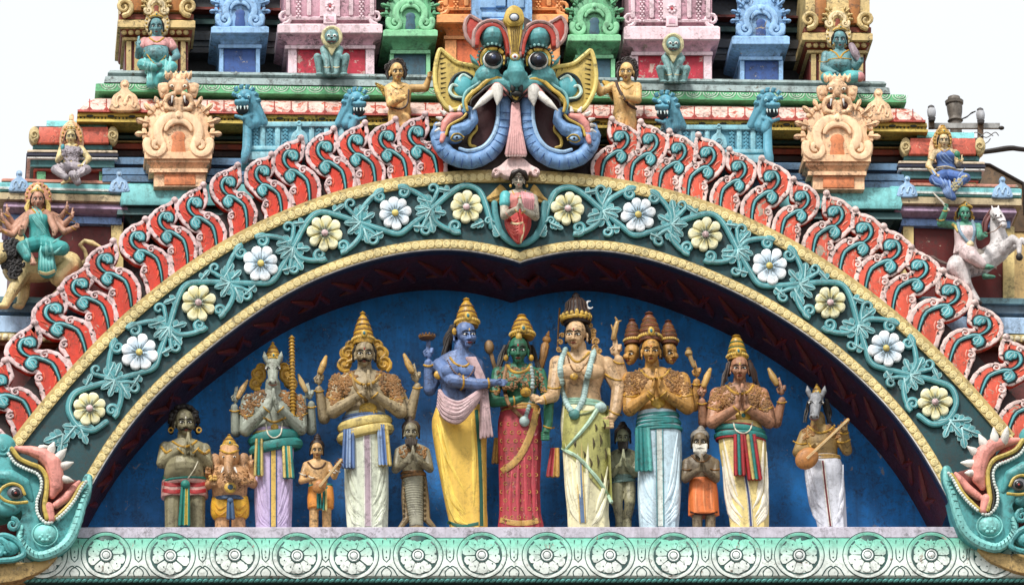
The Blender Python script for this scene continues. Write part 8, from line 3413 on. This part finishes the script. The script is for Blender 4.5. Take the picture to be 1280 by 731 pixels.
# --- seated women on the bay shrines
T3 = T(20, 130, 6.094)
SKY_ = P('skin ivory', 208, 189, 139, dirt=.5, streak=.42, var=.26, dirtcol=(.04, .024, .012))
f = Fig('seated statue in grey dress with peach halo on the left bay cornice', T3, 420, 600, SKY_, d=-50)
f.head(418, 248, 104, 4)
f.neck(420, 290, 320, 26)
f.torso([(420, 308, 0, 40, 28), (424, 330, 0, 84, 40), (424, 370, 2, 74, 46), (420, 420, 0, 58, 40), (420, 470, 0, 76, 46)])
f.L([(350, 335, 0), (320, 430, 14), (362, 386, 36)], [26, 24, 17])
f.fist(358, 372, 46, 36)
f.L([(496, 340, 0), (556, 418, 8), (508, 470, 30)], [26, 24, 17])
f.palm(505, 468, -1, .1, 44, 34)
f.L([(420, 560, 30), (380, 590, 36), (350, 606, 40)], [22, 17, 12])
f.done()
f.face()
halo(f, 424, 250, 78, 100, P('halo peach', 232, 170, 122, dirt=.35), z=-8)
f.crown(420, 204, 86, 100, tiers=3, z=3, mat=CREAM, d2=PEACH, top=.2)
GDR = P('dress grey mauve', 166, 158, 166, dirt=.45)
f.crust([(352, 330), (420, 322), (490, 330), (510, 380), (470, 440), (380, 440), (350, 400)], 160, GDR, (1.6, 2.6), name='bodice')
cloth(f, [([(400, 480, 8), (300, 500, 30), (380, 560, 40)], [44, 36, 26]), ([(440, 480, 8), (540, 500, 30), (450, 550, 40)], [44, 36, 28]), ([(430, 540, 34), (470, 596, 36)], [34, 30])], [], GDR, 'skirt')
f.swags([[(300, 485), (330, 520), (380, 540)], [(320, 475), (350, 505), (400, 525)], [(530, 480), (510, 520), (460, 545)], [(440, 545), (450, 570), (455, 596)], [(470, 540), (480, 570), (490, 596)]], P('dress fold', 196, 188, 192, dirt=.35), 6)
f.hair([([(370, 250, -4), (362, 300, 0), (372, 320, 6)], [8, 12, 6]), ([(468, 250, -4), (476, 300, 0), (466, 320, 6)], [8, 12, 6])], P('hair auburn', 110, 56, 44, dirt=.4))
f.ring([(384, 312), (424, 332), (464, 312)], 5, CRG, 'necklace')
g = G(P('flower bud teal', 70, 150, 160, dirt=.3))
g.ball(*f.q(356, 330, 34), 2.6, 4.4, 2.4)
mk('flower_bud', g, f.root)

TP = T(1110, 100, 4.57)
f = Fig('seated statue in blue sari with gold crown on the right bay cornice', TP, 345, 680, P('skin cream', 206, 184, 143, dirt=.5, streak=.42, var=.26, dirtcol=(.04, .024, .012)), d=-46)
f.head(318, 345, 84, 4, turn=.2)
f.neck(322, 380, 402, 19)
f.torso([(324, 392, 0, 30, 22), (326, 408, 0, 64, 30), (328, 440, 4, 56, 38), (330, 480, 0, 46, 32), (334, 520, 0, 60, 36)])
f.L([(268, 414, 0), (230, 490, 12), (272, 545, 34)], [21, 19, 13])
f.palm(268, 540, 1, .3, 34, 36)
f.L([(384, 414, 0), (402, 480, 10), (418, 468, 28)], [19, 17, 12])
f.two_up(420, 462, 38, .1, 28)
f.done()
f.face(mark=P('mark maroon', 140, 30, 40))
f.crown(316, 312, 72, 60, tiers=2, z=3, top=.22)
halo(f, 312, 340, 52, 66, P('halo dull gold', 204, 160, 96, dirt=.4), z=-9)
SBL = P('sari blue', 78, 112, 176, dirt=.3)
g = G(SBL)
g.loft([f.q(x, y, z) + (w_ / f.k, h / f.k) for x, y, z, w_, h in ((326, 412, 1, 52, 32), (328, 440, 4, 58, 41), (330, 480, 1, 49, 35), (334, 515, 0, 58, 37))], 36, .05, 8)
f.bv.append(BVHTree.FromBMesh(g.bm))
mk('blouse', g, f.root)
cloth(f, [([(320, 545, 8), (264, 570, 30), (320, 600, 36)], [36, 32, 24]), ([(350, 545, 8), (446, 560, 28), (390, 600, 36), (360, 640, 34)], [36, 28, 26, 24]), ([(330, 600, 32), (350, 650, 34), (372, 672, 36)], [30, 32, 20])], [], SBL, 'sari')
f.swags([[(296, 600), (320, 640), (340, 672)], [(312, 596), (335, 640), (352, 676)], [(330, 590), (352, 630), (366, 676)], [(250, 560), (270, 590), (300, 600)], [(440, 550), (410, 590), (380, 620)]], P('sari blue light', 132, 162, 210, dirt=.25), 5)
f.crust([(370, 560), (450, 545), (420, 600), (380, 640), (350, 600)], 60, P('sari worn cream', 200, 190, 150, dirt=.4), (1.1, 1.8))
f.ring([(276, 502), (330, 494), (380, 506)], 4, CREAM, 'waist_band')
f.swags([[(300, 414), (330, 450), (372, 486)], [(318, 410), (345, 445), (378, 470)], [(290, 424), (312, 462), (350, 492)]], MATS['sari blue light'], 4)
f.ring([(296, 394), (322, 410), (352, 394)], 4, CRG, 'necklace')
for x, y, w_ in ((248, 452, 20), (232, 500, 16), (404, 455, 16)):
 f.bracelet(x, y, w_, 20)
g = G(P('bud green', 60, 130, 100, dirt=.3))
g.ball(*f.q(396, 425, 30), 4, 4.6, 3.4)
g.tube([f.q(396, 425, 30), f.q(410, 460, 30)], 1.2, 6)
mk('flower_bud', g, f.root)

# --- many-armed rider and her lion
TLF = T(0, 210, 3.4786)
CRM = P('lion cream', 214, 192, 138, dirt=.4, chip=.05, chipcol=(.12, .09, .05))
f = Fig('cream lion statue with dark mane and curled tail standing on the left bay ledge', TLF, 150, 606, CRM, d=-40, name='lion_statue')
f.L([(70, 440, 0), (180, 445, 4), (300, 420, 0)], [62, 54, 58])
f.L([(100, 460, 8), (52, 540, 16), (22, 596, 18)], [38, 25, 20])
f.B(8, 600, 24, 28, 14, 18)
f.L([(100, 490, -10), (104, 550, -8), (88, 596, -6)], [34, 26, 20])
f.B(80, 600, 0, 28, 14, 18)
f.L([(300, 430, 8), (248, 478, 18), (286, 520, 14), (240, 556, 18)], [50, 34, 22, 18])
f.B(228, 562, 22, 26, 13, 16)
f.L([(310, 440, -12), (330, 520, -14), (320, 600, -12)], [40, 26, 18])
f.B(2, 372, 12, 46, 52, 40)
f.L([(2, 385, 24), (-30, 400, 34)], [30, 24])
f.L([(345, 425, -6), (380, 400, -4), (370, 360, -2), (348, 334, 0), (368, 316, 2), (400, 326, 4), (436, 342, 6)], [14, 11, 9, 9, 9, 13, 6])
f.done(1.0)
for x in (-14, 14):
 g = G(EYEB)
 g.ball3(f.on(x, 362, .3), 1.8, 1.6, 1, 0, 8, 6)
 mk('eye', g, f.body)
g = G(P('mane dark grey', 62, 60, 62, dirt=.4))
for i in range(95):
 x, y = random.uniform(18, 96), random.uniform(318, 470)
 if ((x - 52) / 50) ** 2 + ((y - 392) / 82) ** 2 > 1:
  continue
 c = f.q(x, y, random.uniform(10, 20))
 sp = spiral(c[0], c[1], 4.2, random.uniform(0, 360), .9, .3, 7, 1)
 g.tube([(a, b_, c[2] + 3) for a, b_ in sp], [1.9 - .1 * i_ for i_ in range(8)], 5)
g.ball(*f.q(56, 392, 4), 13, 23, 9)
mk('mane', g, f.root)
f = Fig('many armed statue in teal sari sitting sideways on the cream lion', TLF, 190, 430, P('skin rose', 182, 137, 115, dirt=.5, streak=.42, var=.26, dirtcol=(.04, .024, .012)), d=-30)
f.head(164, 136, 74, 6, turn=.1)
f.neck(164, 168, 188, 17)
f.torso([(164, 180, 0, 26, 18), (166, 192, 0, 54, 26), (166, 225, 2, 48, 32), (170, 270, 0, 38, 28), (176, 320, 0, 50, 32)])
for i, a in enumerate(([(116, 205, -8), (60, 250, -6), (30, 196, 2)], [(116, 210, -4), (50, 270, 2), (8, 216, 8)], [(118, 215, 0), (56, 292, 8), (0, 268, 14)], [(118, 215, 4), (92, 285, 18), (96, 262, 26)])):
 f.L(a, [17, 15, 10])
for i, a in enumerate(([(216, 200, -8), (262, 220, -6), (290, 180, 2)], [(218, 205, -4), (276, 250, 0), (312, 212, 6)], [(218, 210, 0), (280, 278, 8), (334, 254, 12)], [(216, 215, 4), (240, 270, 18), (236, 284, 24)])):
 f.L(a, [17, 15, 10])
for X, Y, z in ((32, 184, 2), (8, 206, 8), (290, 174, 2), (314, 202, 6)):
 f.two_up(X, Y, 32, .1 if X > 150 else -.1, z)
for X, Y, z in ((0, 262, 14), (336, 250, 12), (96, 258, 26), (234, 284, 26)):
 f.fist(X, Y, 28, z)
f.L([(130, 380, 34), (146, 410, 38)], [14, 11])
f.B(146, 416, 42, 18, 9, 12)
f.done()
f.face(mark=LIP)
halo(f, 166, 124, 56, 60, P('halo salmon', 214, 150, 120, dirt=.4), z=-7)
f.crown(162, 108, 62, 44, tiers=2, z=3, mat=CREAM, d2=PEACH)
f.hair([([(130, 140, -4), (116, 170, -2), (120, 196, 2)], [9, 13, 6]), ([(198, 140, -4), (212, 170, -2), (206, 196, 2)], [9, 13, 6])], P('hair straw', 196, 170, 96, dirt=.4))
SRT = P('sari teal', 62, 152, 150, dirt=.3)
g = G(SRT)
g.loft([f.q(x, y, z) + (w_ / f.k, h / f.k) for x, y, z, w_, h in ((166, 205, 1, 50, 28), (166, 228, 3, 51, 35), (170, 270, 1, 42, 31), (176, 315, 0, 52, 34))], 36, .05, 8)
f.bv.append(BVHTree.FromBMesh(g.bm))
mk('blouse', g, f.root)
cloth(f, [([(160, 330, 8), (100, 345, 30), (120, 390, 36)], [38, 30, 20]), ([(190, 330, 8), (272, 350, 28), (200, 358, 38)], [38, 32, 22]), ([(200, 370, 24), (205, 440, 26)], [34, 42])], [], SRT, 'sari')
f.swags([[(180, 370), (178, 410), (176, 450)], [(200, 368), (202, 410), (204, 455)], [(220, 366), (226, 410), (232, 450)], [(100, 330), (116, 360), (132, 390)], [(270, 340), (240, 366), (200, 372)], [(140, 215), (165, 250), (196, 290)], [(150, 208), (176, 240), (200, 270)]], P('sari teal light', 116, 190, 186, dirt=.25), 5)
f.ribbon([(166, 452), (204, 460), (240, 446)], 14, P('hem cream', 226, 212, 160, dirt=.3), 'hem', 1)
f.ring([(140, 180), (164, 198), (190, 180)], 4, CRG, 'necklace')
for x, y in ((30, 205), (10, 232), (296, 195), (316, 228), (320, 262), (20, 276)):
 f.bracelet(x, y, 12, 30)

# --- rider and white horse
TRF = T(1140, 220, 3.4786)
HW = P('horse white worn', 214, 208, 208, dirt=.4, chip=.05, chipcol=(.16, .12, .1))
f = Fig('white horse statue rearing with forelegs raised over the right bay ledge', TRF, 300, 520, HW, d=-38, name='horse_statue')
f.L([(210, 392, 0), (300, 380, 6), (372, 330, 4), (384, 280, 4)], [60, 52, 50, 42])
f.L([(380, 280, 4), (368, 220, 6), (366, 170, 10)], [42, 32, 26])
f.L([(364, 164, 12), (386, 190, 22), (398, 214, 28)], [28, 22, 17])
f.L([(352, 148, 8), (346, 130, 8)], [8, 3])
f.L([(374, 146, 10), (376, 128, 10)], [8, 3])
f.L([(395, 320, 14), (436, 274, 22), (466, 290, 26), (466, 334, 28)], [28, 20, 14, 11])
f.L([(400, 330, -6), (450, 300, -2), (478, 278, 2), (498, 300, 4)], [26, 18, 13, 11])
f.L([(200, 400, 10), (232, 470, 14), (256, 500, 10), (282, 540, 14)], [52, 30, 19, 16])
f.L([(190, 410, -12), (190, 480, -14), (240, 530, -12)], [44, 26, 16])
f.done(1.0)
g = G(P('hoof dark', 40, 38, 40))
g.ball(*f.q(467, 352, 28), 4.6, 5, 4.4)
g.ball(*f.q(288, 552, 16), 5.4, 3.6, 4.6)
mk('hoof', g, f.root)
MRD = P('mane dark red', 104, 40, 40, dirt=.4)
f.hair([([(352, 140, 0), (322, 180, 0), (308, 240, 2)], [9, 14, 8]), ([(356, 150, 4), (330, 200, 6), (316, 270, 6)], [9, 14, 6]), ([(350, 150, -4), (312, 200, -4), (304, 260, -2)], [8, 12, 5])], MRD, 'mane')
f.hair([([(160, 385, 0), (120, 372, 0), (84, 352, 4), (70, 348, 4)], [10, 16, 14, 4])], P('tail grey brown', 112, 96, 90, dirt=.5), 'tail')
for x in (366, 386):
 g = G(EYEB)
 g.ball3(f.on(x, 172, .3), 1.6, 1.4, 1, 0, 8, 6)
 mk('eye', g, f.body)
g = G(P('bridle grey', 120, 112, 112))
f.tubeon(g, [(376, 206), (392, 196), (408, 198)], 3, .4)
f.tubeon(g, [(350, 190), (368, 182), (392, 178)], 3, .4)
f.tubeon(g, [(385, 200), (368, 190), (352, 164)], 3, .4)
mk('bridle', g, f.body)
g = G(P('saddle grey brown', 150, 140, 130, dirt=.5))
g.plate(catmull([f.p(240, 330), f.p(320, 320), f.p(334, 380), f.p(290, 404), f.p(240, 380)], 3, True), f.d + 17, 6, 1.5, (1.5, 4))
mk('saddle_cloth', g, f.root)
f = Fig('green skinned statue with blue garland riding the white horse, arm raised', TRF, 240, 340, P('skin jade', 81, 148, 124, dirt=.5, streak=.42, var=.26, dirtcol=(.04, .024, .012)), d=-28)
f.head(228, 162, 70, 6, turn=.35)
f.neck(230, 192, 212, 17)
f.torso([(232, 202, 0, 28, 18), (234, 216, 0, 58, 28), (234, 250, 2, 48, 32), (232, 290, 0, 42, 28), (236, 330, 0, 50, 32)])
f.L([(178, 215, 0), (124, 208, 4), (142, 160, 14), (148, 142, 16)], [17, 17, 13, 11])
f.fist(148, 132, 30, 16)
f.L([(288, 220, 0), (296, 266, 14), (320, 256, 26)], [17, 15, 11])
f.fist(320, 254, 30, 28)
f.L([(310, 392, 24), (336, 396, 28)], [15, 12])
f.B(338, 396, 32, 22, 9, 11)
f.L([(316, 436, 0), (340, 438, 4)], [14, 10])
f.B(342, 438, 8, 24, 9, 11)
f.done()
f.face()
f.crown(232, 140, 66, 34, tiers=2, z=3, mat=CRG)
f.fan(226, 168, 44, 44)
PKB = P('tunic pale pink', 216, 196, 196, dirt=.4)
g = G(PKB)
g.loft([f.q(x, y, z) + (w_ / f.k, h / f.k) for x, y, z, w_, h in ((234, 225, 1, 54, 30), (234, 252, 3, 51, 35), (232, 290, 1, 46, 32), (236, 335, 0, 56, 36))], 36, .05, 8)
f.bv.append(BVHTree.FromBMesh(g.bm))
mk('tunic', g, f.root)
cloth(f, [([(240, 330, 6), (262, 350, 26), (308, 386, 26)], [40, 32, 20])], [], PKB, 'trousers')
f.ring([(200, 195), (206, 235), (232, 275), (254, 292), (268, 268), (272, 230), (262, 196)], 8, P('garland slate blue', 132, 158, 176, dirt=.4), 'garland', 1, beads=36)
g = G(CREAM)
g.ball3(f.on(254, 298, 2), 5, 5, 4, 0, 10, 7)
mk('garland_tassel', g, f.body)
f.bracelet(124, 190, 16, 0)
f.bracelet(146, 150, 13, 0)
f.ring([(176, 210), (190, 222), (200, 240)], 7, P('sleeve yellow', 216, 190, 110, dirt=.3), 'sleeve')
g = G(P('whip pale', 216, 210, 196, dirt=.3))
g.tube([f.q(160, 150, 18), f.q(130, 112, 18), f.q(92, 74, 18)], [1.6, 1.4, .8], 6)
mk('whip', g, f.root)
g = G(P('rein brown', 120, 80, 50))
g.tube([f.q(322, 252, 32), f.q(360, 240, 30), f.q(392, 212, 30)], .6, 5)
mk('rein', g, f.root)

# --- cherubs either side of the mask
SKCH = P('skin golden', 215, 176, 115, dirt=.5, streak=.42, var=.26, dirtcol=(.04, .024, .012))


def wing(f, pts, mat, z, name='wing'):
 g = G(mat)
 P_ = [f.p(*p) for p in pts]
 g.plate(catmull(P_, 3, True), f.d + z, 5, 1.2)
 o = mk(name, g, f.root)
 g = G(P('wing line', 150, 116, 52, dirt=.4))
 a = P_[0]
 n = len(P_)
 for i in range(n // 2, n):
  b_ = P_[i]
  g.tube([(a[0] * .75 + b_[0] * .25, a[1] * .75 + b_[1] * .25, f.d + z + .4), (a[0] * .1 + b_[0] * .9, a[1] * .1 + b_[1] * .9, f.d + z + .4)], [.8, .4], 5)
 mk('groove', g, o)


T2 = T(320, 0, 3.994)
f = Fig('naked golden cherub statue with gold wing left of the mask', T2, 715, 690, SKCH, d=-30, name='cherub_statue')
f.head(702, 358, 96, 6, turn=.4)
f.neck(702, 395, 428, 22)
f.torso([(704, 416, 0, 34, 22), (712, 436, 0, 70, 34), (714, 475, 2, 62, 40), (718, 530, 2, 54, 40), (716, 570, 0, 60, 40), (714, 600, 0, 52, 36)])
f.L([(662, 445, 0), (672, 522, 12), (742, 486, 34)], [24, 22, 15])
f.fist(748, 484, 32, 34, -1)
f.L([(780, 442, 0), (846, 442, 2), (864, 392, 8)], [22, 20, 14])
f.fist(868, 372, 38, 10, -1)
f.L([(690, 595, 4), (684, 640, 8), (690, 700, 2)], [32, 28, 22])
f.L([(742, 595, 4), (748, 640, 8), (744, 700, 2)], [32, 28, 22])
f.done()
f.face(lips=P('lip rose', 190, 96, 80))
HBK = P('hair curls black', 38, 28, 26, dirt=.35)


def curls(f, X, Y, h, n=60, low=.5, turn=0, red=None):
 g = G(HBK)
 for i in range(n):
  a = random.uniform(-.25, 1.25) * PI
  rr = random.uniform(.36, .46) * h
  x, y = X + rr * math.cos(a), Y - .06 * h - rr * math.sin(a)
  z = random.uniform(-14, 8)
  c = f.q(x, y, z / 4)
  g.tube([(p[0], p[1], c[2]) for p in spiral(c[0], c[1], 3.4, random.uniform(0, 360), .9, .3, 7)], [1.7 - .12 * j for j in range(8)], 5)
 g.ball(*f.q(X - turn * 6, Y - .14 * h, -3), .39 * h / f.k, .36 * h / f.k, .34 * h / f.k)
 for sg in (-1, 1):
  g.tube([f.q(X + sg * .38 * h, Y - .1 * h, 0), f.q(X + sg * .46 * h, Y + .2 * h, 0), f.q(X + sg * .42 * h, Y + low * h, 2)], [.1 * h / f.k, .14 * h / f.k, .06 * h / f.k], 8)
 mk('curly_hair', g, f.root)


curls(f, 700, 352, 96, turn=.4, low=.42)
wing(f, [(660, 455), (640, 430), (595, 412), (606, 430), (625, 452), (640, 478)], GOLD, -6)
f.ring([(672, 535), (720, 545), (755, 520), (762, 450)], 5, P('sash dark brown', 74, 56, 50, dirt=.4), 'sash')
f.ring([(676, 428), (708, 446), (740, 430)], 3, CRG, 'necklace')

T9 = T(640, 0, 3.994)
f = Fig('naked golden cherub statue with diagonal dark sash right of the mask', T9, 570, 700, SKCH, d=-30, name='cherub_statue')
f.head(572, 358, 100, 6, turn=-.2)
f.neck(574, 395, 425, 22)
f.torso([(572, 412, 0, 36, 22), (568, 432, 0, 74, 34), (566, 475, 2, 64, 42), (562, 530, 2, 54, 42), (562, 570, 0, 60, 40), (564, 600, 0, 54, 36)])
f.L([(502, 432, 0), (440, 464, 2), (414, 392, 8)], [24, 20, 14])
f.palm(412, 400, -.1, -1, 46, 10)
f.L([(626, 434, 0), (628, 500, 12), (556, 486, 34)], [24, 21, 15])
f.palm(566, 488, -1, -.1, 40, 34)
f.L([(540, 595, 4), (534, 650, 8), (540, 710, 2)], [32, 27, 22])
f.L([(592, 595, 4), (598, 650, 8), (600, 710, 2)], [32, 27, 22])
f.done()
f.face(lips=MATS['lip rose'])
curls(f, 574, 350, 100, turn=-.1, low=.5)
wing(f, [(510, 430), (490, 410), (450, 404), (470, 440), (490, 480), (505, 500)], GOLD, -6)
f.ring([(520, 410), (540, 460), (580, 520), (618, 545)], 8, MATS['sash dark brown'], 'sash')
f.ring([(540, 425), (570, 446), (604, 426)], 3, CRG, 'necklace')
f.ring([(548, 440), (556, 500), (552, 470)], 2.5, CRG, 'pendant_string')

# --- praying winged woman at the point of the arch
TW = T(590, 190, 5.225)
f = Fig('praying winged statue in red sari with one teal sleeve at the point of the arch', TW, 305, 590, P('skin pale grey', 193, 184, 167, dirt=.5, streak=.42, var=.26, dirtcol=(.04, .024, .012)), d=12)
f.head(304, 182, 112, 8)
f.neck(306, 232, 262, 24)
f.torso([(306, 250, 0, 40, 28), (308, 272, 0, 92, 40), (306, 320, 2, 86, 50), (302, 380, 0, 72, 44), (300, 440, 0, 78, 48), (302, 500, 0, 76, 46), (304, 560, 0, 40, 30)])
f.L([(212, 300, 0), (212, 418, 14), (292, 372, 42)], [32, 28, 18])
f.L([(400, 305, 0), (414, 424, 14), (334, 376, 42)], [32, 28, 18])
f.pray(314, 335, 96, 46)
f.done()
f.face(mark=P('mark black red', 120, 30, 30), lips=P('lip pale red', 186, 100, 90))
g = G(HBK)
g.ball(*f.q(306, 150, -1), 12.4, 11, 10.4)
for sg in (-1, 1):
 g.tube([f.q(306, 122, 20), f.q(306 + sg * 34, 136, 18), f.q(306 + sg * 54, 180, 4)], [2.6, 3.6, 2.4], 8)
g.ball(*f.q(256, 106, -2), 2.6, 3.4, 2.6)
mk('hair', g, f.root)
for x in (252, 358):
 g = G(CRG)
 g.ball(*f.q(x, 222, 4), 1.8, 2.4, 1.6)
 mk('earring', g, f.root)
RS = P('sari brick red', 186, 56, 56, dirt=.25)
g = G(RS)
g.loft([f.q(x, y, z) + (w_ / f.k, h / f.k) for x, y, z, w_, h in ((302, 372, 0, 76, 47), (300, 420, 0, 84, 52), (300, 480, 0, 86, 52), (302, 540, 0, 60, 44), (306, 596, 2, 14, 14))], 40, .05, 9)
f.bv.append(BVHTree.FromBMesh(g.bm))
f.sk = mk('sari', g, f.root)
f.swags([[(220, 440), (270, 500), (350, 470)], [(222, 480), (276, 540), (340, 500)], [(300, 470), (310, 530), (305, 590)], [(330, 470), (330, 530), (315, 580)], [(250, 530), (280, 570), (304, 590)]], P('sari brick light', 214, 100, 92, dirt=.2), 6)
f.ribbon([(252, 462), (290, 470), (336, 460)], 14, CREAM, 'waist_band', 1)
f.ribbon([(336, 470), (336, 520), (316, 596)], 12, CREAM, 'sari_border', 1)
g = G(P('sleeve teal', 92, 186, 190, dirt=.25))
g.limb([f.q(218, 290, 4), f.q(214, 336, 8)], [7.4, 7])
mk('sleeve', g, f.root)
g = G(P('drape pink', 226, 160, 164, dirt=.3))
for i in range(6):
 g.tube([f.q(326 + i * 13, 264 + i * 3, 30 - i * 2), f.q(334 + i * 13, 310, 44 - i * 3), f.q(336 + i * 12, 372, 44 - i * 3)], [2, 2.2, 1.6], 7)
mk('drape', g, f.root)
g = G(P('blouse dusty pink', 206, 130, 124, dirt=.35))
g.loft([f.q(x, y, z) + (w_ / f.k, h / f.k) for x, y, z, w_, h in ((306, 282, 1, 84, 44), (306, 322, 3, 84, 54), (302, 376, 1, 76, 48))], 36, .05, 8)
mk('blouse', g, f.root)
f.ring([(262, 254), (284, 290), (306, 300), (330, 290), (350, 254)], 4, CRG, 'necklace')
wing(f, [(232, 262), (190, 214), (168, 226), (120, 276), (62, 328), (110, 322), (150, 336), (186, 330), (214, 300)], P('wing gold', 198, 160, 84, dirt=.4), -8)
wing(f, [(376, 262), (400, 216), (426, 228), (470, 290), (526, 340), (500, 336), (440, 330), (410, 310), (386, 290)], MATS['wing gold'], -8)
for x, y, a in ((292, 386, 40), (334, 392, -40)):
 f.bracelet(x, y, 16, a, CRG, 3)
# stems framing her
g = G(LTEAL)
for sg in (-1, 1):
 p_ = catmull([TW(312 + sg * 165, 330), TW(312 + sg * 155, 420), TW(312 + sg * 120, 530), TW(312 + sg * 50, 590), TW(312, 604)], 6)
 g.tube([(x, y, 5) for x, y in p_], [4, 4.4, 4.6, 4], 8, .8)
 p_ = [TW(312 + sg * 128, 520), TW(312 + sg * 150, 470)] + spiral(*TW(312 + sg * 205, 450), 5, 180 if sg > 0 else 0, 1.2, .2, 12, sg)
 curl(g, p_, 2.4, 1.2, 5)
 q_ = TW(312 + sg * 130, 545)
 leafy(g, q_[0], q_[1], -60 if sg > 0 else -120, 15, 6, 3, 6)
mk('frame_stem', g, arch)
